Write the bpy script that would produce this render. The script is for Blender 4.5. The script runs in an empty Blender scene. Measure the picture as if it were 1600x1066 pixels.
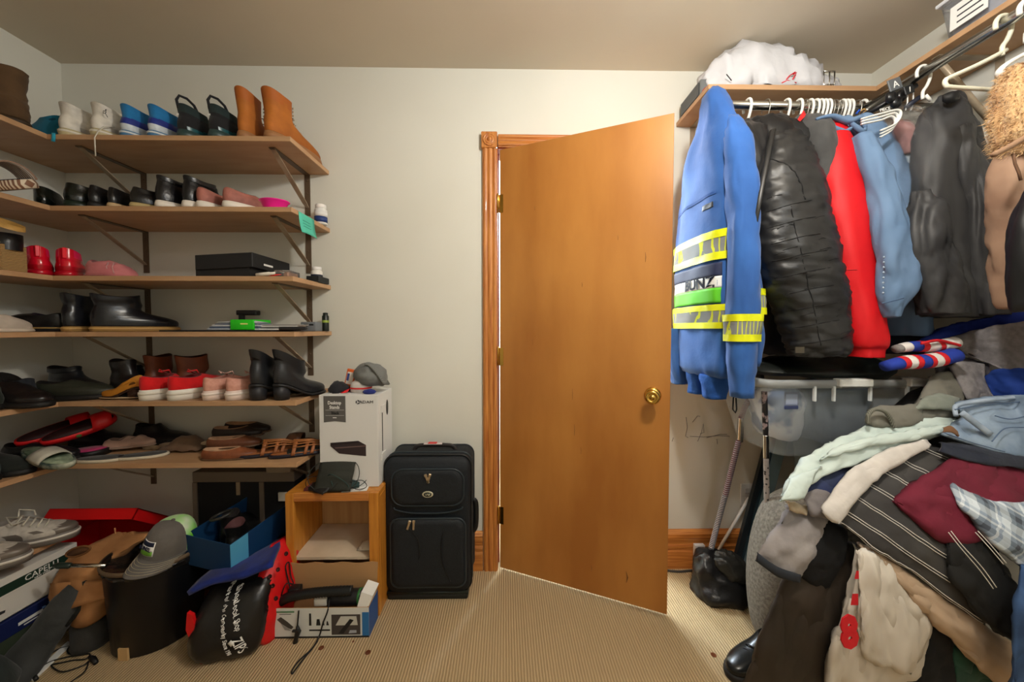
import bpy, bmesh, math, random
from math import sin, cos, pi, radians
from mathutils import Vector, Matrix, noise
R = random.Random(11)
S = bpy.context.scene
COL = S.collection
# ---------------------------------------------------------------- camera, world, lamps, exposure
CAM = Vector((2.0797, -1.7815, 1.1996)); YAW, PIT, FPX = .0174, -.0339, 568.66
cd = bpy.data.cameras.new('camera'); cam = bpy.data.objects.new('camera', cd); COL.objects.link(cam)
cam.location = CAM; cam.rotation_euler = (pi/2+PIT, 0, -YAW)
cd.sensor_width = 36; cd.lens = FPX/1600*36; cd.clip_start = .02
S.camera = cam
w = bpy.data.worlds.new('world'); S.world = w; w.use_nodes = True
w.node_tree.nodes['Background'].inputs[0].default_value = (.55, .6, .7, 1)
w.node_tree.nodes['Background'].inputs[1].default_value = .05
def lamp(name, loc, power, col, rad):
    d = bpy.data.lights.new(name, 'POINT'); d.energy = power; d.color = col; d.shadow_soft_size = rad
    o = bpy.data.objects.new(name, d); COL.objects.link(o); o.location = loc; return o
lamp('ceiling_or_fill_lamp', (2.62, -1.22, 2.24), 38, (1, .955, .88), .06)
lamp('ceiling_or_fill_lamp', (2.95, -1.88, 2.2), 11, (.84, .92, 1), .08)  # added cool fill to brighten the right side, not a known ceiling fixture
lamp('hallway_lamp', (2.50, 1.0, 2.0), 60, (.72, .84, 1), .05)
lamp('hallway_lamp', (1.97, 1.05, 2.1), 75, (.78, .88, 1), .08)
vs = S.view_settings; vs.view_transform = 'Standard'; vs.look = 'None'; vs.gamma = 1; vs.use_curve_mapping = False
vs.exposure = 0.35
# ---------------------------------------------------------------- helpers
FW = Vector((sin(YAW)*cos(PIT), cos(YAW)*cos(PIT), sin(PIT))); RT = Vector((cos(YAW), -sin(YAW), 0)); UP = RT.cross(FW)
def at(px, py, x=None, y=None, z=None):
    """the point on a real plane of the room that was measured at this spot of the survey photograph"""
    d = FW + RT*((px-800)/FPX) - UP*((py-533)/FPX)
    t = (x-CAM.x)/d.x if x is not None else (y-CAM.y)/d.y if y is not None else (z-CAM.z)/d.z
    return CAM + d*t
def lin(c):
    c = c/255
    return c/12.92 if c <= .04045 else ((c+.055)/1.055)**2.4
def rgb(t): return (lin(t[0]), lin(t[1]), lin(t[2]), 1)
_m = {}
def mat(col, rough=.7, metal=0, col2=None, vs=6, stretch=(1, 1, 1), bump=0, bs=60, kind='noise', sheen=0, coat=0, alpha=1, trans=0, ior=1.45, detail=3, lo=.35, hi=.65, bstretch=(1, 1, 1), emit=0, spec=.5):
    key = (col, rough, metal, col2, vs, stretch, bump, bs, kind, sheen, coat, alpha, trans, detail, lo, hi, bstretch, emit, spec)
    if key in _m: return _m[key]
    m = bpy.data.materials.new('mat%03d' % len(_m)); m.use_nodes = True; nt = m.node_tree; N = nt.nodes; L = nt.links
    b = N['Principled BSDF']; I = b.inputs
    I['Base Color'].default_value = rgb(col); I['Roughness'].default_value = rough; I['Metallic'].default_value = metal
    I['Sheen Weight'].default_value = sheen; I['Coat Weight'].default_value = coat; I['Alpha'].default_value = alpha
    I['Transmission Weight'].default_value = trans; I['IOR'].default_value = ior; I['Specular IOR Level'].default_value = spec
    if emit:
        I['Emission Color'].default_value = rgb(col); I['Emission Strength'].default_value = emit
    tc = N.new('ShaderNodeTexCoord')
    def mapped(st):
        mp = N.new('ShaderNodeMapping'); mp.inputs['Scale'].default_value = st; L.new(tc.outputs['Object'], mp.inputs['Vector']); return mp.outputs[0]
    def tex(k, sc, st, det=3):
        if k in ('wave', 'wavey', 'wavez'):
            t = N.new('ShaderNodeTexWave'); t.wave_type = 'BANDS'; t.bands_direction = {'wave': 'X', 'wavey': 'Y', 'wavez': 'Z'}[k]
            t.inputs['Scale'].default_value = sc; t.inputs['Distortion'].default_value = .6; t.inputs['Detail'].default_value = 1
            L.new(mapped(st), t.inputs['Vector']); return t.outputs['Fac']
        if k == 'voro':
            t = N.new('ShaderNodeTexVoronoi'); t.inputs['Scale'].default_value = sc; L.new(mapped(st), t.inputs['Vector']); return t.outputs['Distance']
        t = N.new('ShaderNodeTexNoise'); t.inputs['Scale'].default_value = sc; t.inputs['Detail'].default_value = det
        L.new(mapped(st), t.inputs['Vector']); return t.outputs['Fac']
    if col2:
        f = tex(kind, vs, stretch, detail)
        mr = N.new('ShaderNodeMapRange'); mr.inputs[1].default_value = lo; mr.inputs[2].default_value = hi; L.new(f, mr.inputs[0])
        mx = N.new('ShaderNodeMix'); mx.data_type = 'RGBA'; mx.inputs[6].default_value = rgb(col); mx.inputs[7].default_value = rgb(col2)
        L.new(mr.outputs[0], mx.inputs[0]); L.new(mx.outputs[2], I['Base Color'])
    if bump:
        f = tex('noise' if kind in ('noise', 'voro') else kind, bs, bstretch)
        bp = N.new('ShaderNodeBump'); bp.inputs['Strength'].default_value = bump; bp.inputs['Distance'].default_value = .004
        L.new(f, bp.inputs['Height']); L.new(bp.outputs[0], I['Normal'])
    _m[key] = m
    return m
def fabric(c, c2=None, rough=.9, bump=.25, bs=90, sheen=.1):
    c2 = c2 or tuple(max(0, int(v*.86)) for v in c)
    return mat(c, rough, col2=c2, vs=14, bump=bump, bs=bs, sheen=sheen)
def leather(c, rough=.42, bump=.15): return mat(c, rough, col2=tuple(max(0, int(v*.8)) for v in c), vs=18, bump=bump, bs=140)
def plain(c, rough=.6, metal=0): return mat(c, rough, metal)
WL = {}
def crom(P, n):
    """Catmull-Rom through tuples of numbers, n samples in all"""
    m = len(P); out = []
    for i in range(n):
        t = i*(m-1)/(n-1); k = min(int(t), m-2); u = t-k
        a, b, c, d = P[max(k-1, 0)], P[k], P[k+1], P[min(k+2, m-1)]
        out.append(tuple(.5*(2*q+(s-p)*u+(2*p-5*q+4*s-r)*u*u+(3*q-p-3*s+r)*u**3) for p, q, s, r in zip(a, b, c, d)))
    return out
class MB:
    def __init__(s): s.v = []; s.f = []; s.m = []; s.s = []
    def add(s, V, F, m=0, smooth=True):
        o = len(s.v); s.v += [Vector(p) for p in V]
        for q in F: s.f.append([o+i for i in q]); s.m.append(m); s.s.append(smooth)
        return s
    def box(s, x0, y0, z0, x1, y1, z1, m=0, bev=0, M=None, seg=1):
        bm = bmesh.new(); bmesh.ops.create_cube(bm, size=1)
        for v in bm.verts: v.co = Vector(((x0+x1)/2+v.co.x*(x1-x0), (y0+y1)/2+v.co.y*(y1-y0), (z0+z1)/2+v.co.z*(z1-z0)))
        if bev: bmesh.ops.bevel(bm, geom=bm.edges[:], offset=bev, segments=seg, affect='EDGES', profile=.5)
        bm.verts.index_update()
        V = [(M @ v.co if M else v.co.copy()) for v in bm.verts]; F = [[v.index for v in f.verts] for f in bm.faces]; bm.free()
        return s.add(V, F, m, bool(bev and seg > 1))
    def loft(s, rings, m=0, c0=True, c1=True, closed=True, smooth=True):
        n = len(rings[0]); V = [p for r in rings for p in r]; F = []
        for i in range(len(rings)-1):
            for j in range(n if closed else n-1):
                k = (j+1) % n
                F.append((i*n+j, i*n+k, (i+1)*n+k, (i+1)*n+j))
        if c0: F.append(tuple(range(n-1, -1, -1)))
        if c1: F.append(tuple((len(rings)-1)*n+j for j in range(n)))
        return s.add(V, F, m, smooth)
    def tube(s, P, r, n=8, m=0, closed=False, flat=1):
        P = [Vector(p) for p in P]; rings = []; up = None
        rr = r if isinstance(r, (list, tuple)) else [r]*len(P)
        for i, p in enumerate(P):
            a = P[(i-1) % len(P)] if (i or closed) else p; b = P[(i+1) % len(P)] if (i < len(P)-1 or closed) else p
            t = (b-a).normalized()
            if up is None: up = Vector((0, 0, 1)) if abs(t.z) < .9 else Vector((0, 1, 0))
            x = t.cross(up)
            if x.length < 1e-5: x = t.orthogonal()
            x.normalize(); up = x.cross(t)
            rings.append([p+x*rr[i]*cos(2*pi*k/n)+up*rr[i]*flat*sin(2*pi*k/n) for k in range(n)])
        if closed: rings.append(rings[0])
        return s.loft(rings, m, not closed, not closed)
    def prism(s, pts, h, axis='z', m=0, base=0, smooth=False):
        """polygon in a plane, pushed out by h along axis"""
        f = {'z': lambda a, b, t: (a, b, t), 'y': lambda a, b, t: (a, t, b), 'x': lambda a, b, t: (t, a, b)}[axis]
        return s.loft([[f(a, b, base) for a, b in pts], [f(a, b, base+h) for a, b in pts]], m, smooth=smooth)
    def lathe(s, prof, c=(0, 0, 0), n=20, m=0, M=None):
        rings = [[Vector((c[0]+r*cos(2*pi*k/n), c[1]+r*sin(2*pi*k/n), c[2]+z)) for k in range(n)] for r, z in prof]
        if M: rings = [[M @ p for p in r] for r in rings]
        return s.loft(rings, m)
    def sheet(s, P, th, m=0):
        """a grid of points made into a sheet with thickness th (towards the viewer's side normal)"""
        n, k = len(P), len(P[0]); P = [[Vector(q) for q in r] for r in P]; Q = []
        for i in range(n):
            row = []
            for j in range(k):
                a = P[min(i+1, n-1)][j]-P[max(i-1, 0)][j]; b = P[i][min(j+1, k-1)]-P[i][max(j-1, 0)]
                e = a.cross(b)
                if e.length < 1e-12: e = Vector((0, 0, 1))
                row.append(P[i][j]-e.normalized()*th)
            Q.append(row)
        V = [p for r in P for p in r]+[p for r in Q for p in r]; o = n*k; F = []
        for i in range(n-1):
            for j in range(k-1):
                a, b, c, d = i*k+j, i*k+j+1, (i+1)*k+j+1, (i+1)*k+j
                F.append((a, b, c, d)); F.append((o+d, o+c, o+b, o+a))
        for i in range(n-1):
            for j in (0, k-1):
                a, b = i*k+j, (i+1)*k+j; F.append((a, b, o+b, o+a) if j == 0 else (b, a, o+a, o+b))
        for j in range(k-1):
            for i in (0, n-1):
                a, b = i*k+j, i*k+j+1; F.append((b, a, o+a, o+b) if i == 0 else (a, b, o+b, o+a))
        return s.add(V, F, m)
    def xf(s, M): s.v = [M @ p for p in s.v]; return s
    def wrinkle(s, amp, sc=(8, 8, 8), seed=0, octs=2):
        nr = [Vector() for _ in s.v]
        for f in s.f:
            a, b, c = s.v[f[0]], s.v[f[1]], s.v[f[2]]; n = (b-a).cross(c-a)
            for i in f: nr[i] += n
        for i, p in enumerate(s.v):
            if nr[i].length > 0:
                q = Vector((p.x*sc[0]+seed*3.7, p.y*sc[1]+seed*1.3, p.z*sc[2]-seed*2.1))
                s.v[i] = p+nr[i].normalized()*amp*noise.fractal(q, .7, 2.1, octs)
        return s
    def fold(s, amp, sc=(8, 8, 8), seed=0, octs=2, sharp=1.6):
        """creases: ridged noise along the normals"""
        nr = [Vector() for _ in s.v]
        for f in s.f:
            a, b, c = s.v[f[0]], s.v[f[1]], s.v[f[2]]; n = (b-a).cross(c-a)
            for i in f: nr[i] += n
        for i, p in enumerate(s.v):
            if nr[i].length > 0:
                d = 0; k = 1; tot = 0
                for o in range(octs):
                    q = Vector((p.x*sc[0]*(1.9**o)+seed*3.7, p.y*sc[1]*(1.9**o)+seed*1.3, p.z*sc[2]*(1.9**o)-seed*2.1)); d += k*(1-min(1, abs(noise.noise(q))*sharp*1.6)); tot += k; k *= .5
                s.v[i] = p+nr[i].normalized()*amp*(d/tot*2-1)
        return s
    def mesh(s, name, off, mats):
        me = bpy.data.meshes.new(name); me.from_pydata([p-off for p in s.v], [], s.f)
        for q in (mats if isinstance(mats, (list, tuple)) else [mats]): me.materials.append(q)
        me.polygons.foreach_set('material_index', s.m); me.polygons.foreach_set('use_smooth', s.s); me.update(); return me
    def build(s, name, mats, parent=None, label=None, local=False):
        """parent None: a one-mesh thing with its origin at its base; else a part (world coordinates unless local)"""
        if parent is None:
            xs = [p.x for p in s.v]; ys = [p.y for p in s.v]; off = Vector(((min(xs)+max(xs))/2, (min(ys)+max(ys))/2, min(p.z for p in s.v)))
        else: off = Vector() if local else WL[parent]
        o = bpy.data.objects.new(name, s.mesh(name, off, mats)); COL.objects.link(o)
        if parent is None: o.location = off
        else: o.parent = parent
        WL[o] = off if parent is None else WL[parent]
        if label: o['label'] = label
        return o
def tag(o, label, cat, group=None):
    o['label'] = label; o['category'] = cat
    if group: o['group'] = group
    return o
def thing(name, label, cat, loc, rz=0, group=None):
    o = bpy.data.objects.new(name, None); COL.objects.link(o); o.location = loc; o.rotation_euler = (0, 0, rz); o.empty_display_size = .05
    WL[o] = Vector(loc); return tag(o, label, cat, group)
def struct(o): o['kind'] = 'structure'; return o
def twin(o, loc, label, rz=None, mirror=False, parent=None):
    """a copy of a thing with its parts and sub-parts"""
    def cp(a, p):
        c = a.copy(); COL.objects.link(c); c.parent = p
        for ch in kids.get(a, []): cp(ch, c)
        return c
    kids = {}
    stack = [o]
    while stack:
        a = stack.pop(); kids[a] = list(a.children); stack += kids[a]
    c = cp(o, parent); c.location = loc
    if rz is not None: c.rotation_euler[2] = rz
    if mirror: c.scale = (1, -1, 1)
    if label: c['label'] = label
    WL[c] = Vector(loc)
    return c
def text(s, size, mat_, parent, M, name='lettering', ex=.0006, align='CENTER', bold=0, sx=1):
    """raised flat lettering: real outlines turned into a mesh, placed by the matrix M (world)"""
    c = bpy.data.curves.new(name, 'FONT'); c.body = s; c.size = size; c.align_x = align; c.align_y = 'CENTER'; c.extrude = ex; c.offset = bold; c.resolution_u = 2
    t = bpy.data.objects.new(name, c); COL.objects.link(t)
    dg = bpy.context.evaluated_depsgraph_get(); me = bpy.data.meshes.new_from_object(t.evaluated_get(dg)); bpy.data.objects.remove(t)
    off = WL[parent]
    for v in me.vertices: v.co = (M @ Vector((v.co.x*sx, v.co.y, v.co.z)))-off
    me.materials.clear(); me.materials.append(mat_)
    o = bpy.data.objects.new(name, me); COL.objects.link(o); o.parent = parent; WL[o] = off; return o
def frame(o, x, y):
    """matrix with given origin, x and y directions"""
    x = Vector(x).normalized(); y = Vector(y); z = x.cross(y).normalized(); y = z.cross(x)
    return Matrix(((x.x, y.x, z.x, o[0]), (x.y, y.y, z.y, o[1]), (x.z, y.z, z.z, o[2]), (0, 0, 0, 1)))
def ell(cx, cy, z, hx, hy, n=24, e=2., rot=0):
    o = []
    for k in range(n):
        a = 2*pi*k/n; c, s_ = cos(a), sin(a)
        x = hx*math.copysign(abs(c)**(2/e), c); y = hy*math.copysign(abs(s_)**(2/e), s_)
        o.append(Vector((cx+x*cos(rot)-y*sin(rot), cy+x*sin(rot)+y*cos(rot), z)))
    return o
# common materials
WOODP = mat((188, 128, 60), .36, col2=(160, 100, 40), vs=3.2, stretch=(1.2, 1.2, .35), bump=.05, bs=60, bstretch=(6, 6, .5), detail=5, coat=.25)
PINE = mat((205, 136, 66), .42, col2=(170, 98, 40), vs=9, stretch=(14, 14, .7), bump=.1, bs=30, bstretch=(14, 14, .6), detail=4, coat=.2)
PINEX = mat((205, 136, 66), .42, col2=(170, 98, 40), vs=9, stretch=(.7, 14, 14), bump=.1, bs=30, bstretch=(.6, 14, 14), detail=4, coat=.2)
MELA = mat((192, 154, 116), .45, col2=(180, 140, 102), vs=4, stretch=(1, 5, 8), detail=4)
STEEL = mat((172, 156, 134), .38, .15, col2=(150, 134, 112), vs=20)
DKSTEEL = mat((104, 86, 68), .5, .3)
BRASS = mat((212, 170, 84), .16, 1)
CHROME = mat((190, 188, 182), .22, 1)
BLACK = mat((16, 16, 18), .5)
WHITEP = mat((238, 236, 230), .35)
PAPER = mat((238, 238, 234), .8)
# ---------------------------------------------------------------- the room
PAINT = mat((222, 221, 211), .7, col2=(216, 214, 203), vs=1.3, bump=.05, bs=120)
CEILP = mat((216, 205, 186), .85, col2=(208, 197, 178), vs=1.2, bump=.05, bs=120)
CARPET = mat((190, 166, 128), .95, col2=(162, 138, 102), vs=30, kind='wave', bump=.6, bs=30, lo=.2, hi=.8)
X0, X1, Y0, Y1, H = 0, 3.86, -2.75, 0, 2.4395
DX0, DX1, DZ = 2.045, 2.812, 2.062          # doorway
struct(MB().box(X0-.1, Y0-.1, -.1, X1+.1, 1.6, 0).build('floor', CARPET))
struct(MB().box(X0-.1, Y0-.1, H, X1+.1, .12, H+.1).build('ceiling', CEILP))
struct(MB().box(X0-.1, Y0, 0, X0, .12, H).build('wall_left', PAINT))
wr = struct(MB().box(X1, Y0, 0, X1+.1, .12, H).build('wall_right', PAINT))
struct(MB().box(X0-.1, Y0-.1, 0, X1+.1, Y0, H).build('wall_front', PAINT))
wb = MB(); wb.box(X0, 0, 0, DX0-.02, .12, H); wb.box(DX1+.02, 0, 0, X1, .12, H); wb.box(DX0-.02, 0, DZ+.02, DX1+.02, .12, H)
wb = struct(wb.build('wall_back', PAINT))
hw = MB(); hw.box(1.0, .12, 0, 1.1, 1.6, H); hw.box(3.5, .12, 0, 3.6, 1.6, H); hw.box(1.0, 1.5, 0, 3.6, 1.6, H); hw.box(1, .12, H, 3.6, 1.6, H+.1)
struct(hw.build('wall_hallway', PAINT))
# pencil scribbles on the wall behind the door
sc = MB()
for ln in ([(1072, 652), (1074, 668), (1071, 682), (1075, 684)], [(1082, 660), (1090, 650), (1094, 651)], [(1090, 690), (1096, 676), (1099, 662), (1100, 676), (1094, 678)],
           [(1078, 682), (1100, 683), (1122, 681), (1140, 682)], [(1104, 684), (1125, 679), (1136, 679)], [(1050, 690), (1052, 684)], [(1120, 686), (1121, 694)]):
    sc.tube([at(a, b, y=-.0008) for a, b in ln], .0012, 5)
sc.build('pencil_marks', mat((112, 112, 112), .9), wb)['kind'] = 'stuff'
# baseboards: profiled pine
BPROF = [(0, 0), (-.018, 0), (-.018, .085), (-.013, .095), (-.016, .10), (-.019, .115), (-.014, .125), (-.017, .14), (-.021, .158), (-.020, .176), (-.012, .186), (-.006, .192), (0, .194)]
def baseboard(name, x0, x1):
    struct(MB().loft([[(x, y, z) for y, z in BPROF] for x in (x0, x1)], smooth=False).build(name, PINEX))
baseboard('baseboard_back', 1.2, 1.966); baseboard('baseboard_right', 2.876, 3.86)
b = MB().loft([[(X0-y, yy, z) for y, z in BPROF] for yy in (-1.7, 0)], smooth=False); struct(b.build('baseboard_left', PINE))
# door casing with rosettes
def fluted(x0, x1, z0, z1, along):
    n = 24; w_ = (x1-x0) if along == 'z' else (z1-z0); pr = []
    for k in range(n+1):
        u = k/n; d = -.018-.004*abs(sin(u*3*pi)) if .06 < u < .94 else -.014
        pr.append((u*w_, d))
    if along == 'z': rings = [[(x0+a, d, z) for a, d in pr]+[(x1, 0, z), (x0, 0, z)] for z in (z0, z1)]
    else: rings = [[(x, d, z0+a) for a, d in pr]+[(x, 0, z1), (x, 0, z0)] for x in (x0, x1)]
    return MB().loft(rings, smooth=False)
cs = thing('trim_1', 'fluted pine door casing with bullseye corner blocks', 'casing', (1.99, 0, 0)); struct(cs); del cs['category']
def plinth(mb): return mb
fluted(1.970, 2.040, 0, 2.062, 'z').build('side_casing', PINE, cs)
fluted(2.816, 2.874, 0, 2.062, 'z').build('side_casing', PINE, cs)
fluted(2.044, 2.808, 2.068, 2.126, 'x').build('head_casing', PINEX, cs)
for xx in (2.002, 2.846):
    ros = MB().box(xx-.038, -.026, 2.058, xx+.038, 0, 2.134, 0, .003).build('corner_block', PINE, cs)
    rg = MB()
    M = Matrix.Translation((xx, -.026, 2.096)) @ Matrix.Rotation(pi/2, 4, 'X')
    rg.lathe([(.0305, -.002), (.0305, .002), (.028, .005), (.024, .002), (.021, .001), (.018, .005), (.014, .002), (.011, .001), (.008, .006), (.002, .008)], n=28, M=M)
    rg.build('bullseye', PINE, ros)
jb = MB(); jb.box(DX0-.02, 0, 0, DX0-.004, .12, DZ); jb.box(DX1+.004, 0, 0, DX1+.02, .12, DZ); jb.box(DX0-.02, 0, DZ, DX1+.02, .12, DZ+.018)
jb.box(DX0-.004, .05, 0, DX0+.002, .085, DZ)
struct(jb.build('door_jamb', mat((150, 70, 38), .5, col2=(120, 52, 26), vs=9, stretch=(10, 10, .6))))
# the door, open into the room, hung on three brass hinges
DA = radians(24.15)
dr = thing('door_1', 'flat plywood door with round knob', 'door', (2.049, -.0224, .022), -DA); struct(dr); del dr['category']
MB().box(.003, 0, 0, .7605, .035, 2.026, 0, .0015).build('door_leaf', WOODP, dr, local=True)
sf = MB()
for x, z, l, wd in ((.60, .09, .05, .012), (.45, .10, .03, .004), (.36, .86, .05, .003), (.37, .70, .05, .004), (.66, 1.45, .04, .004), (.40, 1.36, .02, .004), (.55, 1.55, .02, .003), (.18, 1.72, .02, .003), (.40, .62, .03, .004), (.17, 1.1, .03, .002)):
    sf.tube([Vector((x, 0, z)), Vector((x+wd*.3, -.0002, z+l*.5)), Vector((x-wd*.2, 0, z+l))], [.0006, wd*.3, .0005], 6, flat=1)
sf.build('scuff_mark', mat((124, 78, 36), .6), dr, local=True)
KZ = .905
M = Matrix.Translation((.695, 0, KZ)) @ Matrix.Rotation(pi/2, 4, 'X')
kb = MB().lathe([(.033, 0), (.033, .004), (.024, .010), (.012, .013), (.011, .028), (.020, .034), (.0275, .042), (.029, .050), (.0265, .058), (.018, .063), (.0165, .060), (.008, .060), (.007, .0635), (.002, .0645)], n=28, M=M).build('door_knob', BRASS, dr, local=True)
M2 = Matrix.Translation((.695, .035, KZ)) @ Matrix.Rotation(-pi/2, 4, 'X')
MB().lathe([(.033, 0), (.033, .004), (.022, .010), (.012, .014), (.011, .028), (.022, .036), (.029, .050), (.02, .062), (.002, .064)], n=24, M=M2).build('door_knob', BRASS, dr, local=True)
for z in (1.73, 1.0, .22):
    hg = MB(); hg.lathe([(.0055, 0), (.0055, .085), (.003, .09), (.001, .091)], c=(-.004, -.006, z), n=10)
    hg.box(.0, -.0015, z, .022, .001, z+.085)
    hg.build('hinge', BRASS, dr, local=True)
# ceiling lamp: out of frame, no fixture built; an added cool fill helps it light the room
# ---------------------------------------------------------------- wall shelves, left corner
SY, SX, SE = -.313, .3036, 1.2358
SZ = [1.954, 1.680, 1.408, 1.187, .909, .658]
TH = .0195
def bracket(x, z, parent, drop=.16, yb=0, yf=-.265):
    g = MB(); g.box(x-.0125, yb-.004, z-TH-drop-.035, x+.0125, yb, z-TH); g.box(x-.0125, yf, z-TH-.004, x+.0125, yb-.004, z-TH)
    for q in (.03, .09, drop): g.lathe([(.004, 0), (.003, .002), (.001, .0025)], n=8, M=Matrix.Translation((x, yb-.004, z-TH-q)) @ Matrix.Rotation(pi/2, 4, 'X'))
    br = g.build('bracket', DKSTEEL, parent)
    a, c = Vector((x, yf+.006, z-TH-.008)), Vector((x, yb-.008, z-TH-drop)); t = (c-a).normalized(); n = Vector((0, t.z, -t.y))
    q = MB(); W = Vector((.010, 0, 0))
    q.loft([[p-W*wd-n*.002, p-W*wd-n*.006, p+W*wd-n*.006, p+W*wd-n*.002] for p, wd in ((a, .9), (a+t*.03, 1.05), (c-t*.03, 1.05), (c, .7))], smooth=False)
    q.build('brace', STEEL, br)
nm = ['topmost', 'second', 'third', 'fourth', 'fifth', 'lowest']
shelves = []
for k, z in enumerate(SZ):
    t = thing('corner_shelf', 'tan corner shelf on steel brackets, %s of six boards counted from the top' % nm[k] if 0 < k < 5 else
              'tan melamine corner shelf on steel brackets, the %s of the six boards' % nm[k], 'shelf', (.6, -.15, z-TH), group='tan corner shelves')
    MB().box(.0, SY, z-TH, SE, 0, z, 0, .0012).build('back_board', MELA, t)
    MB().box(.0, -1.25, z-TH, SX, SY-.0006, z, 0, .0012).build('left_board', MELA, t)
    bracket(.365, z, t); bracket(1.133, z, t)
    shelves.append(t)
lt = MB()
pts = [(0, -1.25), (SX, -1.25), (SX, -.33)]+[(SX-.03+.03*cos(a*pi/12), -.30+.03*sin(a*pi/12)) for a in range(0, 7)]+[(0, -.27)]
lt.prism(pts, .019, 'z', base=.349)
lt = lt.build('low_shelf', MELA); tag(lt, 'short tan shelf with a rounded corner under white running shoes, just above the shoe box', 'shelf')
# ---------------------------------------------------------------- shelf and rods, right corner
RZ = 2.195; RY = -.281; RX = 3.600
t = thing('closet_shelf', 'tan closet shelf above the hanging rods, running round the right corner', 'shelf', (3.3, -.14, RZ-.02))
MB().box(2.905, RY, RZ-.02, X1, 0, RZ, 0, .0012).build('back_board', MELA, t)
MB().box(RX, -1.6, RZ-.02, X1, RY-.0006, RZ, 0, .0012).build('right_board', MELA, t)
def rodbr(x, z, horizontal):
    g = MB(); g.box(x-.012, -.004, z-.30, x+.012, 0, z-.02); g.box(x-.012, RY+.02, z-.024, x+.012, -.004, z-.02)
    g.tube([(x, RY+.04, z-.03), (x, -.10, z-.16), (x, -.004, z-.27)], .009, 6); return g
g = rodbr(2.985, RZ, 0); g.build('bracket', STEEL, t)
g = MB(); yb = -.47
g.box(X1-.004, yb-.012, RZ-.30, X1, yb+.012, RZ-.02); g.box(RX+.02, yb-.012, RZ-.024, X1-.004, yb+.012, RZ-.02); g.tube([(RX+.03, yb, RZ-.03), (X1-.10, yb, RZ-.17), (X1-.004, yb, RZ-.27)], .011, 6); g.build('bracket', STEEL, t)
RODB = 2.108; RBY = -.285; RRX = 3.545
rod = MB().tube([(2.93, RBY, RODB), (X1, RBY, RODB)], .0165, 18).build('closet_rod', CHROME); tag(rod, 'steel hanging rod along the back wall, behind the row of white hanger hooks', 'rod')
rod2 = MB().tube([(RRX, -.20, 2.098), (RRX, -1.6, 2.098)], .0165, 18).build('closet_rod', CHROME); tag(rod2, 'steel hanging rod along the right wall, carrying two empty white hangers', 'rod')
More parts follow.
